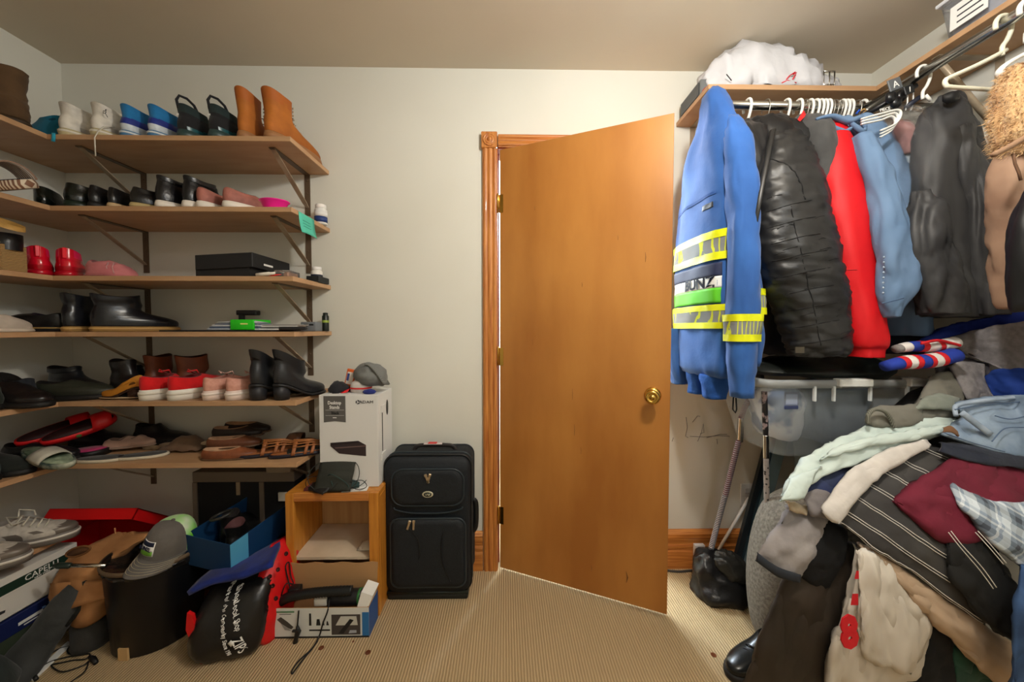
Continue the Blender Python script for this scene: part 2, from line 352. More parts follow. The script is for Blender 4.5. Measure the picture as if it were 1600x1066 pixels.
# ---------------------------------------------------------------- shoes: heel at the origin, toe along +x
def foot(x0, x1, w_, z, L, n=30, e=2.35, ball=.17, toe=0):
    l = (x1-x0); f = max(0, min(1, l/L*1.15-.15)); o = []
    for k in range(n):
        a = 2*pi*k/n; c, s_ = cos(a), sin(a)
        cx = math.copysign(abs(c)**(2/e), c); sy = math.copysign(abs(s_)**(2/e), s_)
        taper = 1+ball*f*cx-(.30+toe)*f*max(0, cx-.45)**2*2
        o.append(Vector(((x0+x1)/2+l/2*cx, w_*sy*taper+.006*f*cx, z)))
    return o
def shoe(name, label, loc, rz, L, rows, up, sole, sh=.022, W=.05, lining=None, heel=0, heelmat=None, band=None, dip=.012, group=None, cat='shoe', deep=.03, rim=.004, wr=0, toe=0, flare=.004, wedge=False, tilt=None, midsole=None):
    t = thing(name, label, cat, loc, rz, group)
    def lift(p):
        if not heel: return p
        u = max(0, 1-p.x/(.62*L)); u = u*u*(3-2*u); return Vector((p.x, p.y, p.z+heel*u))
    rr = crom([tuple(r) for r in rows], 3*len(rows)+2); top = rr[-1]
    rings = []
    for i, r in enumerate(rr):
        g = foot(r[1], r[2], r[3], r[0], L, toe=toe); k = (i/(len(rr)-1))**2
        for p in g: p.z -= dip*k*abs(sin(math.atan2(p.y/max(r[3], .001), (p.x-(r[1]+r[2])/2)/max((r[2]-r[1])/2, .001))))**2
        rings.append([lift(p) for p in g])
    u = MB().loft(rings, c1=False)
    if wr: u.wrinkle(wr, (26, 26, 40), len(label), 3)
    if band:
        for i, f in enumerate(u.f):
            c = sum((u.v[j] for j in f), Vector())/len(f); u.m[i] = band(c.x/L, c.z, c.y)
    uo = u.build('upper', up, t, local=True)
    # rim and lining
    last = rings[-1] if not wr else u.v[-30:]
    c = sum(last, Vector())/len(last); q = MB(); ins = [p+(c-p).normalized()*rim for p in last]
    bz = max(top[0]-deep, sh+.006); c2 = lift(Vector((c.x, c.y, bz)))
    dn = [Vector((p.x, p.y, c2.z+(p.z-c.z)*.4)) for p in [p+(c-p)*.05 for p in ins]]
    q.loft([last, [p+Vector((0, 0, .0022)) for p in ins], dn], c0=False)
    q.build('lining', lining or BLACK, t, local=True)
    s0 = foot(-.004, L+flare, W+flare, 0, L, toe=toe); s1 = foot(-.006, L+flare+.002, W+flare+.002, sh*.5, L, toe=toe); s2 = foot(-.003, L+.002, W+.002, sh, L, toe=toe); s3 = foot(.004, L-.01, W-.006, sh+.002, L, toe=toe)
    if heel and not wedge:
        so = MB().loft([[lift(p) for p in g] for g in (s0, s1, s2, s3)]).build('sole', sole, t, local=True)
        hb = MB(); hl = .27*L
        tp = [lift(Vector((p.x, p.y, 0))) for p in foot(.002, hl, W*.74, 0, hl*3)]; bt = foot(.008, hl*.92, W*.66, 0, hl*3)
        hb.loft([bt, [Vector((p.x, p.y, p.z+.004)) for p in tp]]); hb.build('heel', heelmat or sole, t, local=True)
    elif heel and wedge:
        so = MB().loft([s0, [lift(p) for p in s1], [lift(p) for p in s2], [lift(p) for p in s3]]).build('sole', sole, t, local=True)
    else: so = MB().loft([s0, s1, s2, s3]).build('sole', sole, t, local=True)
    if midsole: MB().loft([foot(-.0075, L+flare+.003, W+flare+.003, sh*a, L, toe=toe) for a in (.55, .8)]).build('midsole_stripe', midsole, so, local=True)
    if tilt: t.rotation_euler = (tilt[0], tilt[1], rz)
    return t
def laces(t, pts, m, r=.0024):
    q = MB()
    for x, z, hw in pts:
        q.tube([(x, -hw, z-.008), (x+.004, -hw*.5, z+.002), (x-.004, hw*.5, z+.002), (x, hw, z-.008)], r, 6)
    return q.build('laces', m, t, local=True)
def low(L, w_=.046, s=.025, hgt=.078, open_=.42):
    return [(s, 0, L, w_), (s+.018, -.003, L-.003, w_+.001), (s+.032, -.002, L*.86, w_-.003), (s+.042, .0, L*.70, w_-.008), (s+.052, .004, L*.55, w_-.011), (hgt, .008, L*open_, w_-.014)]
def mid(L, w_=.046, s=.028, hgt=.115, o=.39):
    return [(s, 0, L, w_), (s+.02, -.004, L-.003, w_+.001), (s+.036, -.002, L*.84, w_-.003), (s+.050, .003, L*.64, w_-.008), (s+.066, .008, L*.50, w_-.012), (hgt, .004, L*o, w_-.011)]
def boot(L, w_=.046, s=.025, hgt=.17, a=.5, sl=0):
    return [(s, 0, L, w_), (s+.022, -.003, L-.004, w_+.001), (s+.038, -.002, L*.86, w_-.002), (s+.052, .0, L*.68, w_-.006), (s+.068, .004, L*.55, w_-.01), (s+.09, .008, L*a, w_-.012), (hgt-.02, .002-sl, L*(a-.02), w_-.009), (hgt, -.001-sl, L*(a-.02), w_-.008)]
NORTH = pi/2
def on(k, px, yy=-.297, off=0, sh=18):
    px -= sh
    p = at(px, 300, y=yy); z = SZ[k]+.0006; return Vector((at(px, {0: 206, 1: 320, 2: 430, 3: 516, 4: 624, 5: 715}[k], y=yy).x, yy+off, z))
def left(k, x, y): return Vector((x, y, SZ[k]+.0006))
WH = leather((232, 226, 214), .45); GUM = plain((196, 182, 140), .5); BLK = leather((18, 18, 20), .28); BLKM = fabric((24, 24, 27)); DKSOLE = plain((20, 19, 19), .6)
# ---- topmost shelf
BRN = fabric((92, 68, 42), (74, 54, 32)); t = shoe('boot', 'big dark brown slouchy ankle boot on the topmost left shelf', Vector((.292, -.372, SZ[0]+.0006)), pi+.1, .27, boot(.27, .062, .02, .20, .62), BRN, plain((60, 46, 30)), .018, .06, lining=BRN, wr=.006)
t = shoe('sneaker', 'teal sneaker with white sole tucked in the top corner behind the brown boot', Vector((.285, -.245, SZ[0]+.0006)), pi-.3, .26, mid(.26, .044, .025, .105), fabric((26, 128, 160)), plain((220, 214, 200)), .024, .046, lining=fabric((20, 100, 130)))
lc = MB().tube([Vector((.328, -.31, SZ[0]+.004)), Vector((.330, -.316, SZ[0]+.002)), Vector((.331, -.3165, SZ[0]-.01)), Vector((.328, -.316, SZ[0]-.03))], .006, 6, flat=.3).build('lace_end', fabric((40, 160, 190))); tag(lc, 'turquoise lace end hanging over the topmost shelf edge in the corner', 'lace')
def wh_band(x, z, y): return 1 if z < .052 and x > .12 else 0
def mk(px, lab, rz=NORTH-.1):
    t = shoe('sneaker', lab, on(0, px), rz, .27, mid(.27, .047, .03, .138), [WH, leather((196, 190, 182), .5)], GUM, .032, .05, lining=fabric((205, 200, 190)), band=wh_band, midsole=plain((228, 222, 206)))
    return t
a = mk(112, 'plain white high sneaker with yellowed sole, beside the teal one')
b = mk(162, 'white high sneaker bearing a small black leaping figure, lace trailing', NORTH-.12)
fig = MB()
for ln in ([(0, 0), (.006, .008), (.003, .016)], [(.003, .012), (-.010, .010)], [(.004, .014), (.008, .024)], [(0, 0), (-.012, -.002)], [(.001, .001), (.012, -.010), (.016, -.014)]):
    fig.tube([Vector((.012+u*.55, -.0435+abs(u)*.06-.0012, .093+v*.75)) for u, v in ln], .0011, 5)
fig.lathe([(.0004, 0), (.002, .001), (.0004, .0035)], c=(.0138, -.0448, .106), n=8)
fig.build('figure_emblem', BLACK, b, local=True)
ll = MB().tube([(.04, -.046, .055), (.0, -.052, .035), (-.018, -.050, .006), (-.026, -.046, -.02), (-.026, -.047, -.09)], .0032, 6, flat=.5); ll.build('lace', fabric((226, 220, 204)), b, local=True)
BW = [fabric((32, 118, 178)), leather((38, 52, 138), .45), leather((205, 214, 222), .4), fabric((20, 40, 88))]
def bw(x, z, y): return 2 if z < .05 else 1 if z < .078 else 0 if x < .34 else 2
for px, lab in ((208, 'blue and white low sneaker, left of its pair between white sneakers and black ones'), (251, 'blue and white low sneaker touching the black loop-heeled sneakers')):
    t = shoe('sneaker', lab, on(0, px), NORTH-.12, .27, mid(.27, .045, .026, .132), BW, plain((70, 120, 160)), .026, .047, lining=fabric((200, 205, 205)), band=bw, midsole=plain((214, 220, 222)))
    MB().tube([(.16, -.03, .085), (.185, -.04, .105), (.20, -.03, .085), (.19, .0, .09), (.2, .03, .1), (.175, .02, .085)], .0022, 6).build('laces', fabric((220, 220, 215)), t, local=True)
BT = [BLKM, plain((30, 80, 84), .3), fabric((30, 46, 46))]
for px, lab in ((298, 'black sneaker with a heel pull loop and teal heel clip, nearer the blue sneakers'), (347, 'black sneaker with a heel pull loop, next to the tan boots')):
    t = shoe('sneaker', lab, on(0, px), NORTH-.1, .28, mid(.28, .05, .03, .135), BT, plain((44, 66, 64), .4), .032, .053, lining=fabric((34, 34, 38)), band=lambda x, z, y: 1 if z < .048 and .03 < x < .3 else 2 if z > .1 else 0)
    MB().tube([(.012, .012, .118), (.004, .012, .148), (.008, .004, .166), (.026, -.010, .164), (.044, -.022, .147), (.056, -.028, .118)], .005, 8).build('pull_loop', fabric((30, 30, 33)), t, local=True)
    mk_ = MB()
    for dy in (-.003, .003): mk_.box(-.0052, dy-.001, .083, -.0035, dy+.001, .09)
    mk_.build('heel_mark', PAPER, t, local=True)
TAN = mat((178, 104, 34), .75, col2=(150, 84, 24), vs=12, bump=.2, bs=60)
def tb(x, z, y): return 1 if z > .158 else 0
for px, rz, yy, lab in ((392, NORTH, -.297, 'tan leather lace-up boot seen from its heel, beside the black sneakers'), (433, NORTH-.2, -.297, 'tan leather lace-up boot at the shelf end, toe poking past the edge')):
    t = shoe('boot', lab, on(0, px, yy), rz, .30 if px > 400 else .28, boot(.30 if px > 400 else .28, .05 if px > 400 else .043, .03, .20, .42, .004), [TAN, mat((164, 88, 26), .7, bump=.2, bs=50)], plain((150, 104, 64), .6), .03, .052 if px > 400 else .046, lining=fabric((120, 74, 34)), band=tb, group='tan boots')
    for zz in (.10, .118, .136, .154, .17, .184):
        for sy in (-1, 1):
            q = MB().lathe([(.0045, 0), (.003, .002), (.002, .001)], n=8, M=Matrix.Translation((max(.128, .168-(zz-.1)*1.9)-.004, sy*.018, zz)) @ Matrix.Rotation(pi/2, 4, 'Y'))
            q.build('eyelet', plain((215, 200, 170), .3, .6), t, local=True)
    laces(t, [(.166, .105, .02), (.134, .125, .02), (.128, .145, .019)], fabric((96, 62, 26)), .002)
# ---- second shelf
t = thing('slide_sandal', 'navy and cream striped slide sandal tilted on the left end of the second shelf', 'sandal', Vector((.11, -.375, SZ[1]+.001)), -.2)
q = MB().loft([foot(0, .27, .05, 0, .27), foot(-.003, .273, .053, .014, .27), foot(0, .27, .05, .03, .27)])
for i, f in enumerate(q.f): q.m[i] = 0
q.build('sole', mat((222, 208, 186), .6, col2=(130, 92, 70), vs=34, kind='wave', lo=.45, hi=.55), t, local=True)
MB().loft([foot(.012, .26, .043, .0302, .27), foot(.012, .26, .043, .033, .27)]).build('footbed', fabric((26, 28, 44)), t, local=True)
st = [[(x, .056*math.cos(a), .028+.062*math.sin(a)) for a in [pi*k/16 for k in range(17)]] for x in (.14, .17, .20, .225)]
MB().sheet(st, .005).build('strap', mat((214, 206, 194), .7, col2=(150, 120, 100), vs=30, kind='wave', lo=.4, hi=.6), t, local=True)
t.rotation_euler = (.42, .0, -.2); t.location.z += .022
def loaf(px, lab, k=1, rz=NORTH, L=.26, up=BLK, sole=DKSOLE, w_=.042, hgt=.075, s=.018, yy=-.297, heelh=0, **kw):
    return shoe('loafer', lab, on(k, px, yy), rz, L, low(L, w_, s, hgt), up, sole, s, w_+.003, dip=.008, lining=leather((30, 26, 22)), **kw)
DKG = leather((20, 26, 22), .2)
loaf(78, 'glossy black loafer deepest in the corner of the second shelf', up=DKG, rz=NORTH+.5, yy=-.285, hgt=.088, w_=.045)
loaf(119, 'wide glossy black loafer with a greenish sheen on the second shelf', up=DKG, w_=.05, rz=NORTH-.25, hgt=.098, sole=plain((24, 40, 30), .4), s=.026)
loaf(157, 'narrow black loafer between the wide glossy loafer and the tan-soled flats', w_=.036, hgt=.09, s=.022)
loaf(187, 'black flat with a tan sole, first of the tan-soled pair, second shelf', w_=.034, hgt=.082, sole=plain((190, 160, 120)), rz=NORTH+.05)
loaf(222, 'black flat with a tan sole next to the white-soled ankle boots', w_=.036, hgt=.083, sole=plain((176, 156, 108)), rz=NORTH-.55, L=.25)
WSOLE = plain((226, 218, 206), .5)
for px, rz, ti, lab in ((262, NORTH-.28, (0, .0, 0), 'black ankle boot with white sole on the second shelf, nearer the corner'), (304, NORTH-.28, None, 'black ankle boot with white sole, beside the mauve slip-ons')):
    shoe('ankle_boot', lab, on(1, px, -.292), rz, .25, boot(.25, .04, .03, .132, .52, -.006), BLK, WSOLE, .03, .042, lining=leather((60, 50, 48)))
MAUVE = leather((168, 104, 92), .65)
for px, rz, lab in ((327, NORTH-.1, 'mauve slip-on shoe with a white sole, against the black ankle boot'), (367, NORTH-.42, 'mauve slip-on shoe with a white sole, nearer the pink bowl')):
    shoe('slip_on', lab, on(1, px, -.295), rz, .25, low(.25, .042, .028, .085, .5), MAUVE, WSOLE, .028, .044, lining=leather((190, 150, 130)))
p = on(1, 429, -.26, sh=0); bw_ = MB().lathe([(.034, 0), (.040, .006), (.052, .034), (.058, .036), (.056, .039), (.050, .034), (.040, .008), (.002, .006)], n=32); 
bw_.v = [Vector((v.x, v.y*.8, v.z)) for v in bw_.v]; bw_.xf(Matrix.Translation(p)); tag(bw_.build('plastic_bowl', plain((250, 40, 160), .3)), 'shallow hot pink plastic bowl on the second shelf', 'bowl')
def pill(px, k, yy, lab, r, h, lid, bodycol, labcols):
    p = on(k, px, yy, sh=0); t = thing('pill_bottle', lab, 'bottle', p)
    MB().lathe([(r*.9, 0), (r, .004), (r, h*.72), (r*.8, h*.80), (r*.78, h*.82)], n=24).build('body', plain(bodycol, .3), t, local=True)
    lo_ = h*.1
    for c, fr in labcols:
        MB().lathe([(r+.0006, lo_), (r+.0008, lo_), (r+.0008, lo_+h*fr), (r+.0006, lo_+h*fr)], n=24).build('label_band', plain(c, .5), t, local=True); lo_ += h*fr+.0004
    MB().lathe([(r*.84, h*.81), (r*.86, h*.82), (r*.86, h*.98), (r*.8, h), (.001, h)], n=24).build('lid', plain(lid, .4), t, local=True)
pill(501, 1, -.06, 'white pill bottle with a blue label at the second shelf end', .027, .092, (236, 234, 230), (230, 230, 226), [((36, 60, 120), .28), ((226, 226, 224), .26)])
nt = MB(); a0 = Vector((SE+.0012, -.27, SZ[1]-.003)); G = []
for i in range(8):
    u = i/7; G.append([Vector((SE+.0016+.012*u*u, -.268+v*.12, SZ[1]-.002-u*.084+.004*sin(v*3)*u)) for v in (0, .25, .5, .75, 1)])
n_ = nt.sheet(G, .0005).build('sticky_note', mat((86, 196, 172), .8)); tag(n_, 'turquoise sticky note stuck to the second shelf end', 'note')
wn = MB()
for r_ in range(3): wn.tube([Vector((SE+.0018+.012*((.35+.14*r_)**2)+.0012, -.245+.02*c, SZ[1]-.002-(.35+.14*r_)*.084+.001*(c % 2))) for c in range(4)], .0006, 4)
wn.build('handwriting', plain((40, 110, 110)), n_)
# ---- third shelf
t = thing('wedge_sandal', 'black wedge sandal with rope sole and tan ankle strap on the left shelf', 'sandal', Vector((.292, -.415, SZ[2]+.0006)), pi)
q = MB(); L = .25; rg = []
for u in range(13):
    x = L*u/12; hh = .075*(1-u/12)**1.3+.018; w2 = .042*(1+.1*sin(u/12*3))*(1 if 0 < u < 11 else .8); rg.append([Vector((x, -w2, 0)), Vector((x, w2, 0)), Vector((x, w2, hh)), Vector((x, -w2, hh))])
q.loft(rg, smooth=False).build('rope_sole', mat((196, 160, 108), .9, col2=(136, 104, 62), vs=60, kind='wavez', bump=.6, bs=60, lo=.3, hi=.7), t, local=True)
MB().loft([ell(.04, 0, z, .05, .043, 24) for z in (.075, .10, .135)]+[ell(.04, 0, .135, .045, .039, 24), ell(.04, 0, .09, .043, .037, 24)], c0=False).build('heel_cup', leather((22, 22, 24), .3), t, local=True)
MB().loft([[Vector((.035+.055*cos(a), .044*sin(a), .165+dz+.022*cos(a))) for a in [2*pi*k/24 for k in range(24)]] for dz in (0, .018)]+[[Vector((.035+.051*cos(a), .040*sin(a), .165+dz+.022*cos(a))) for a in [2*pi*k/24 for k in range(24)]] for dz in (.018, 0)], c0=False, c1=False).build('ankle_strap', leather((206, 160, 86), .5), t, local=True)
MB().sheet([[Vector((x, .048*cos(a), .03+.055*sin(a))) for a in [pi*k/12 for k in range(13)]] for x in (.16, .19, .21)], .004).build('toe_strap', leather((22, 22, 24), .35), t, local=True)
RED = [mat((222, 22, 48), .2, coat=.5, col2=(196, 12, 36), vs=10), mat((226, 22, 84), .5), mat((180, 12, 30), .25)]
for px, yy, rz, lab in ((64, -.335, NORTH+.95, 'glossy red sneaker next to the wedge sandal'), (106, -.30, NORTH+.7, 'glossy red sneaker next to the pink slipper')):
    t = shoe('sneaker', lab, on(2, px, yy, sh=4), rz, .25, low(.25, .046, .02, .112, .46), RED, mat((190, 20, 40), .2, coat=.5), .02, .048, lining=fabric((150, 16, 44)), band=lambda x, z, y: 1 if z > .072 and x > .06 else 2 if z < .04 else 0)
    MB().box(-.003, -.006, .07, .006, .006, .112, 0, .002).build('heel_tab', mat((240, 30, 50), .3), t, local=True)
PK = fabric((206, 128, 128), (190, 108, 112))
t = shoe('slipper', 'soft pink fabric slipper lying on the third shelf', on(2, 140, -.27, sh=0), .12, .155, [(.006, 0, .155, .05), (.03, .0, .15, .05), (.055, .012, .115, .042), (.066, .02, .085, .034)], PK, fabric((196, 116, 120)), .006, .05, lining=fabric((150, 84, 84)), wr=.006)
q = MB()
for x in (.105, .125): q.tube([(x, -.047, .01), (x-.006, -.046, .035), (x-.012, -.03, .055)], .0022, 5)
q.build('piping', fabric((228, 170, 168)), t, local=True)
# black box with its lid ajar
t = thing('shoe_box', 'plain black cardboard box with its lid set askew, third shelf', 'box', at(360, 430, y=-.24)*1)
BB = mat((24, 24, 26), .6); z = SZ[2]+.0006
def tray(name, x0, y0, z0, x1, y1, z1, th, m, parent, M=None, up=True, inner=None):
    q = MB(); a, b = (z0, z0+th) if up else (z1-th, z1)
    q.box(x0, y0, a, x1, y1, b, M=M)
    q.box(x0, y0, z0, x1, y0+th, z1, M=M); q.box(x0, y1-th, z0, x1, y1, z1, M=M); q.box(x0, y0+th, z0, x0+th, y1-th, z1, M=M); q.box(x1-th, y0+th, z0, x1, y1-th, z1, M=M)
    return q.build(name, m, parent)
xa, xb = at(306, 430, y=-.26).x, at(390, 430, y=-.26).x
t.location = Vector(((xa+xb)/2, -.13, z)); WL[t] = Vector(t.location)
tray('body', xa, -.26, z, xb, -.02, z+.062, .003, BB, t)
Ml = Matrix.Translation((xb, -.264, z+.038)) @ Matrix.Rotation(-.0, 4, 'Y') @ Matrix.Translation((-xb, .264, -z-.038))
lid = MB(); lid.box(xa+.004, -.268, z+.03, xb+.018, -.01, z+.090, 0, .002); 
lid.v = [Vector((v.x, v.y, v.z+ (.012*(v.x-xa)/(xb-xa)) )) for v in lid.v]
lid.build('lid', BB, t); MB().box(xb+.0195, -.20, z+.060, xb+.0203, -.14, z+.068).build('sticker', PAPER, t)
tag(MB().lathe([(.0012, 0), (.007, .002), (.0075, .03), (.0075, .055), (.006, .057), (.0055, .075), (.001, .076)], n=12, M=Matrix.Translation(Vector((at(400, 428, y=-.285).x, -.285, z+.008))) @ Matrix.Rotation(pi/2-.1, 4, 'Y')).build('marker', [plain((226, 220, 206), .4)]), 'short white capped pen lying before the black box', 'pen')
tag(MB().lathe([(.0012, 0), (.006, .002), (.0062, .02), (.004, .022), (.001, .05)], n=12, M=Matrix.Translation(Vector((at(420, 428, y=-.275).x, -.275, z+.0068))) @ Matrix.Rotation(pi/2-.1, 4, 'Y')).build('marker', [plain((214, 40, 36), .4)]), 'short red pen next to the clear case', 'pen')
t = thing('clear_case', 'small clear plastic case with dark contents beside the black box', 'case', Vector((at(443, 428, y=-.24).x, -.2, z)))
x_ = t.location.x; MB().box(x_-.035, -.25, z, x_+.03, -.17, z+.034, 0, .004, seg=2).build('case', mat((235, 235, 235), .12, trans=.9, ior=1.2), t); MB().box(x_-.03, -.245, z+.003, x_+.0, -.18, z+.024, 0, .003).build('insert', mat((34, 32, 36), .4), t); MB().box(x_+.002, -.246, z+.003, x_+.025, -.18, z+.026, 0, .004).build('insert', mat((170, 120, 88), .4), t)
cl = MB()
for i, (dx, dy, w2, d2, hh, rz_) in enumerate(((0, 0, .05, .05, .014, .2),)): cl.box(at(420, 428, y=-.2).x-.03, -.22, z, at(420, 428, y=-.2).x+.03, -.16, z+.03, 0, .008, seg=2)
cl.wrinkle(.004, (40, 40, 40), 3); tag(cl.build('cloth_pouch', fabric((30, 30, 44))), 'small dark cloth pouch slumped against the black box', 'pouch')
pill(495, 2, -.075, 'white pill bottle with an orange label at the third shelf end', .024, .075, (236, 234, 232), (226, 222, 214), [((206, 120, 50), .30), ((40, 44, 60), .12)])
q = MB().box(1.185, -.125, z, 1.242, -.03, z+.028, 0, .002); tag(q.build('small_box', plain((26, 30, 32), .5)), 'small flat black box behind the orange-labelled bottle', 'box')
# ---- fourth shelf
t = shoe('slip_on', 'cream canvas slip-on at the left end of the fourth shelf', Vector((.235, -.500, SZ[3]+.0006)), pi/2-.05, .16, low(.16, .045, .012, .052, .6), fabric((214, 200, 186)), plain((206, 194, 178)), .012, .046, lining=fabric((200, 188, 174)), dip=.004)
t = shoe('loafer', 'black leather loafer pointing away from the ankle boots, fourth shelf', Vector((at(92, 515, y=-.27).x, -.255, SZ[3]+.0006)), pi+.1, .26, low(.26, .042, .02, .075, .4), BLK, mat((22, 22, 24), .5), .022, .044, lining=leather((32, 26, 40)), midsole=plain((170, 140, 80)))
for px, rz, yy, lab in ((117, NORTH+.1, -.295, 'black leather chelsea boot seen from its heel, fourth shelf'), (160, NORTH-.62, -.285, 'black leather chelsea boot turned sideways, toe towards the wall bracket')):
    shoe('chelsea_boot', lab, on(3, px, yy), rz, .27, boot(.27, .046, .022, .155, .56), mat((24, 25, 30), .25, bump=.2, bs=25), mat((160, 124, 70), .5), .02, .048, lining=leather((26, 26, 30)), midsole=mat((198, 160, 96), .5), wr=.0015)
z = SZ[3]+.0006
fl = MB().box(at(250, 515, y=-.28).x, -.285, z, at(425, 515, y=-.28).x, -.06, z+.006, 0, .001); tag(fl.build('folder', plain((22, 22, 24), .5)), 'thin black folder lying flat on the fourth shelf', 'folder')
t = thing('packet', 'clear packet of folded white and blue cloth in a bright green sleeve', 'packet', Vector((at(380, 512, y=-.2).x, -.2, z+.0065))); x0_, x1_ = at(326, 510, y=-.24).x, at(408, 510, y=-.24).x
for i in range(5):
    q = MB().box(x0_+.01*i, -.25, z+.0065+.0072*i, x1_-.004*i, -.15, z+.0065+.0072*i+.0065, 0, .003, seg=2).wrinkle(.004, (30, 30, 30), i); q.build('cloth_fold', fabric([(196, 204, 214), (90, 104, 130), (214, 216, 220), (120, 130, 150), (206, 210, 214)][i]), t)
xg0, xg1 = at(361, 505, y=-.25).x, at(398, 505, y=-.25).x
MB().box(xg0, -.256, z+.0065, xg1, -.145, z+.05, 0, .003, seg=2).build('sleeve', plain((40, 204, 30), .45), t)
MB().box((xg0+xg1)/2-.006, -.2568, z+.029, (xg0+xg1)/2+.024, -.2562, z+.035).build('print_line', plain((226, 236, 130)), t)
t = thing('paperback', 'stack of white papers and a slim grey handset past the green packet', 'papers', Vector((at(440, 512, y=-.2).x, -.2, z+.0065)))
for i in range(4): MB().box(at(398, 510, y=-.22).x+.006*i, -.25+.01*i, z+.0065+.006*i, at(468, 510, y=-.22).x-.03+.01*i, -.12, z+.0065+.006*i+.0055, 0, .0008).build('sheet', [PAPER, plain((90, 88, 86)), plain((214, 212, 208)), plain((150, 146, 140))][i], t)
q = MB().box(at(440, 512, y=-.26).x, -.282, z+.0065, at(482, 512, y=-.26).x, -.262, z+.020, 0, .003, seg=2); tag(q.build('handset', plain((34, 34, 36), .35)), 'slim dark handset at the front of the paper stack', 'handset')
t = thing('adapter_box', 'small grey plastic box with two slots beside the shelf post', 'box', Vector((at(487, 512, y=-.12).x, -.12, z))); x_ = t.location.x
MB().box(x_-.034, -.15, z, x_+.034, -.09, z+.042, 0, .004, seg=2).build('case', plain((112, 118, 124), .4), t)
for dx in (-.018, .006): MB().box(x_+dx, -.1512, z+.026, x_+dx+.018, -.1498, z+.033).build('slot', BLACK, t)
t = thing('spray_bottle', 'small dark cylinder bottle standing at the end of the fourth shelf', 'bottle', Vector((at(510, 512, y=-.06).x-.006, -.055, z)))
MB().lathe([(.014, 0), (.015, .003), (.015, .07), (.011, .075), (.011, .086), (.002, .087)], n=18).build('body', plain((26, 34, 30), .35), t, local=True); MB().lathe([(.0154, .04), (.0156, .041), (.0156, .05), (.0154, .051)], n=18).build('label_band', plain((150, 170, 70)), t, local=True)
q = MB(); q.box(at(372, 490, y=-.05).x, -.05, z, at(372, 490, y=-.05).x+.02, -.03, z+.09, 0, .002); q.box(at(372, 490, y=-.05).x, -.065, z+.075, at(403, 490, y=-.05).x, -.03, z+.098, 0, .004, seg=2)
tag(q.build('stand', plain((34, 32, 36), .4)), 'small dark upright stand behind the green packet', 'stand')
# ---- fifth shelf
DK = [leather((22, 24, 28), .35), fabric((38, 46, 38)), leather((28, 24, 26), .3), fabric((30, 34, 42)), leather((48, 50, 40), .5)]
def pile(k, items, prefix):
    for i, (x, y, dz, rz, L, ht, mi, kind, lab, ti) in enumerate(items):
        m = DK[mi] if isinstance(mi, int) else mi
        rows = boot(L, .042, .02, ht, .5) if kind == 'boot' else low(L, .044, .02, ht)
        shoe(prefix, lab, Vector((x, y, SZ[k]+.0008+dz)), rz, L, rows, m, DKSOLE, .02, .045, lining=leather((30, 28, 28)), heel=.05 if kind == 'heel' else 0, tilt=ti, wr=.002)
pile(4, [
    (.27, -.47, 0, pi-.25, .25, .085, 1, 'low', 'dark olive canvas shoe at the very front of the fifth shelf pile', None),
    (.265, -.365, 0, pi-.15, .25, .1, 3, 'low', 'dark slate shoe lying heel-out in the fifth shelf pile', None),
    (.20, -.30, 0, .35, .25, .08, 4, 'low', 'dull olive shoe with worn toe lying in the corner of the fifth shelf', None),
    (.12, -.18, 0, -.15, .27, .13, 0, 'boot', 'black ankle boot standing at the back of the dark shoe pile', None),
    (.30, -.10, 0, -.1, .26, .125, 3, 'boot', 'charcoal ankle boot against the back wall left of the brown pair', None)], 'dark_shoe')
pile(4, [(at(180, 600, y=-.2).x-.04, -.16, 0, -.35, .24, .158, 2, 'boot', 'black tall-shafted boot directly left of the brown boots', None),
         (.15, -.37, .0, -.2, .23, .075, 2, 'heel', 'black high-heeled pump amid the dark pile on the fifth shelf', None)], 'dark_boot')
BRB = leather((116, 56, 26), .45)
for px, rz, lab in ((232, NORTH-.05, 'brown leather ankle boot standing behind the red sneakers, half hidden'), (278, NORTH-.65, 'brown leather ankle boot behind the red sneakers, toe to the right')):
    shoe('brown_boot', lab, Vector((at(px, 590, y=-.17).x, -.185, SZ[4]+.0006)), rz, .18 if px < 250 else .2, boot(.19, .044, .02, .175, .62), BRB, DKSOLE, .018, .045, lining=leather((60, 30, 18)))
p = on(4, 214, -.27, sh=0); shoe('pump', 'mustard suede pump with a stacked heel beside the red sneaker', Vector((p.x, -.255, p.z)), pi-.15, .17, [(.012, 0, .17, .03), (.03, 0, .165, .03), (.042, .0, .11, .028), (.058, .002, .07, .024)], mat((190, 124, 34), .7), plain((50, 28, 18)), .01, .032, heel=.04, heelmat=plain((60, 34, 20)), lining=leather((150, 100, 50)), midsole=plain((220, 190, 150)))
for px, rz, lab in ((238, NORTH-.15, 'red canvas sneaker with a thick white sole, nearer the mustard pump'), (282, NORTH-.25, 'red canvas sneaker with a thick white sole, nearer the pink sneakers')):
    t = shoe('canvas_sneaker', lab, on(4, px, -.305), rz, .25, low(.25, .05, .042, .098, .48), fabric((214, 18, 24), (188, 12, 18)), plain((232, 228, 218), .5), .042, .053, lining=fabric((120, 10, 14)), midsole=plain((226, 220, 206)))
    MB().tube([(.10, -.02, .10), (.085, -.03, .116), (.075, -.01, .112), (.10, 0, .10), (.09, .025, .116), (.078, .012, .11), (.10, .0, .10)], .003, 6).build('laces', fabric((220, 30, 30)), t, local=True)
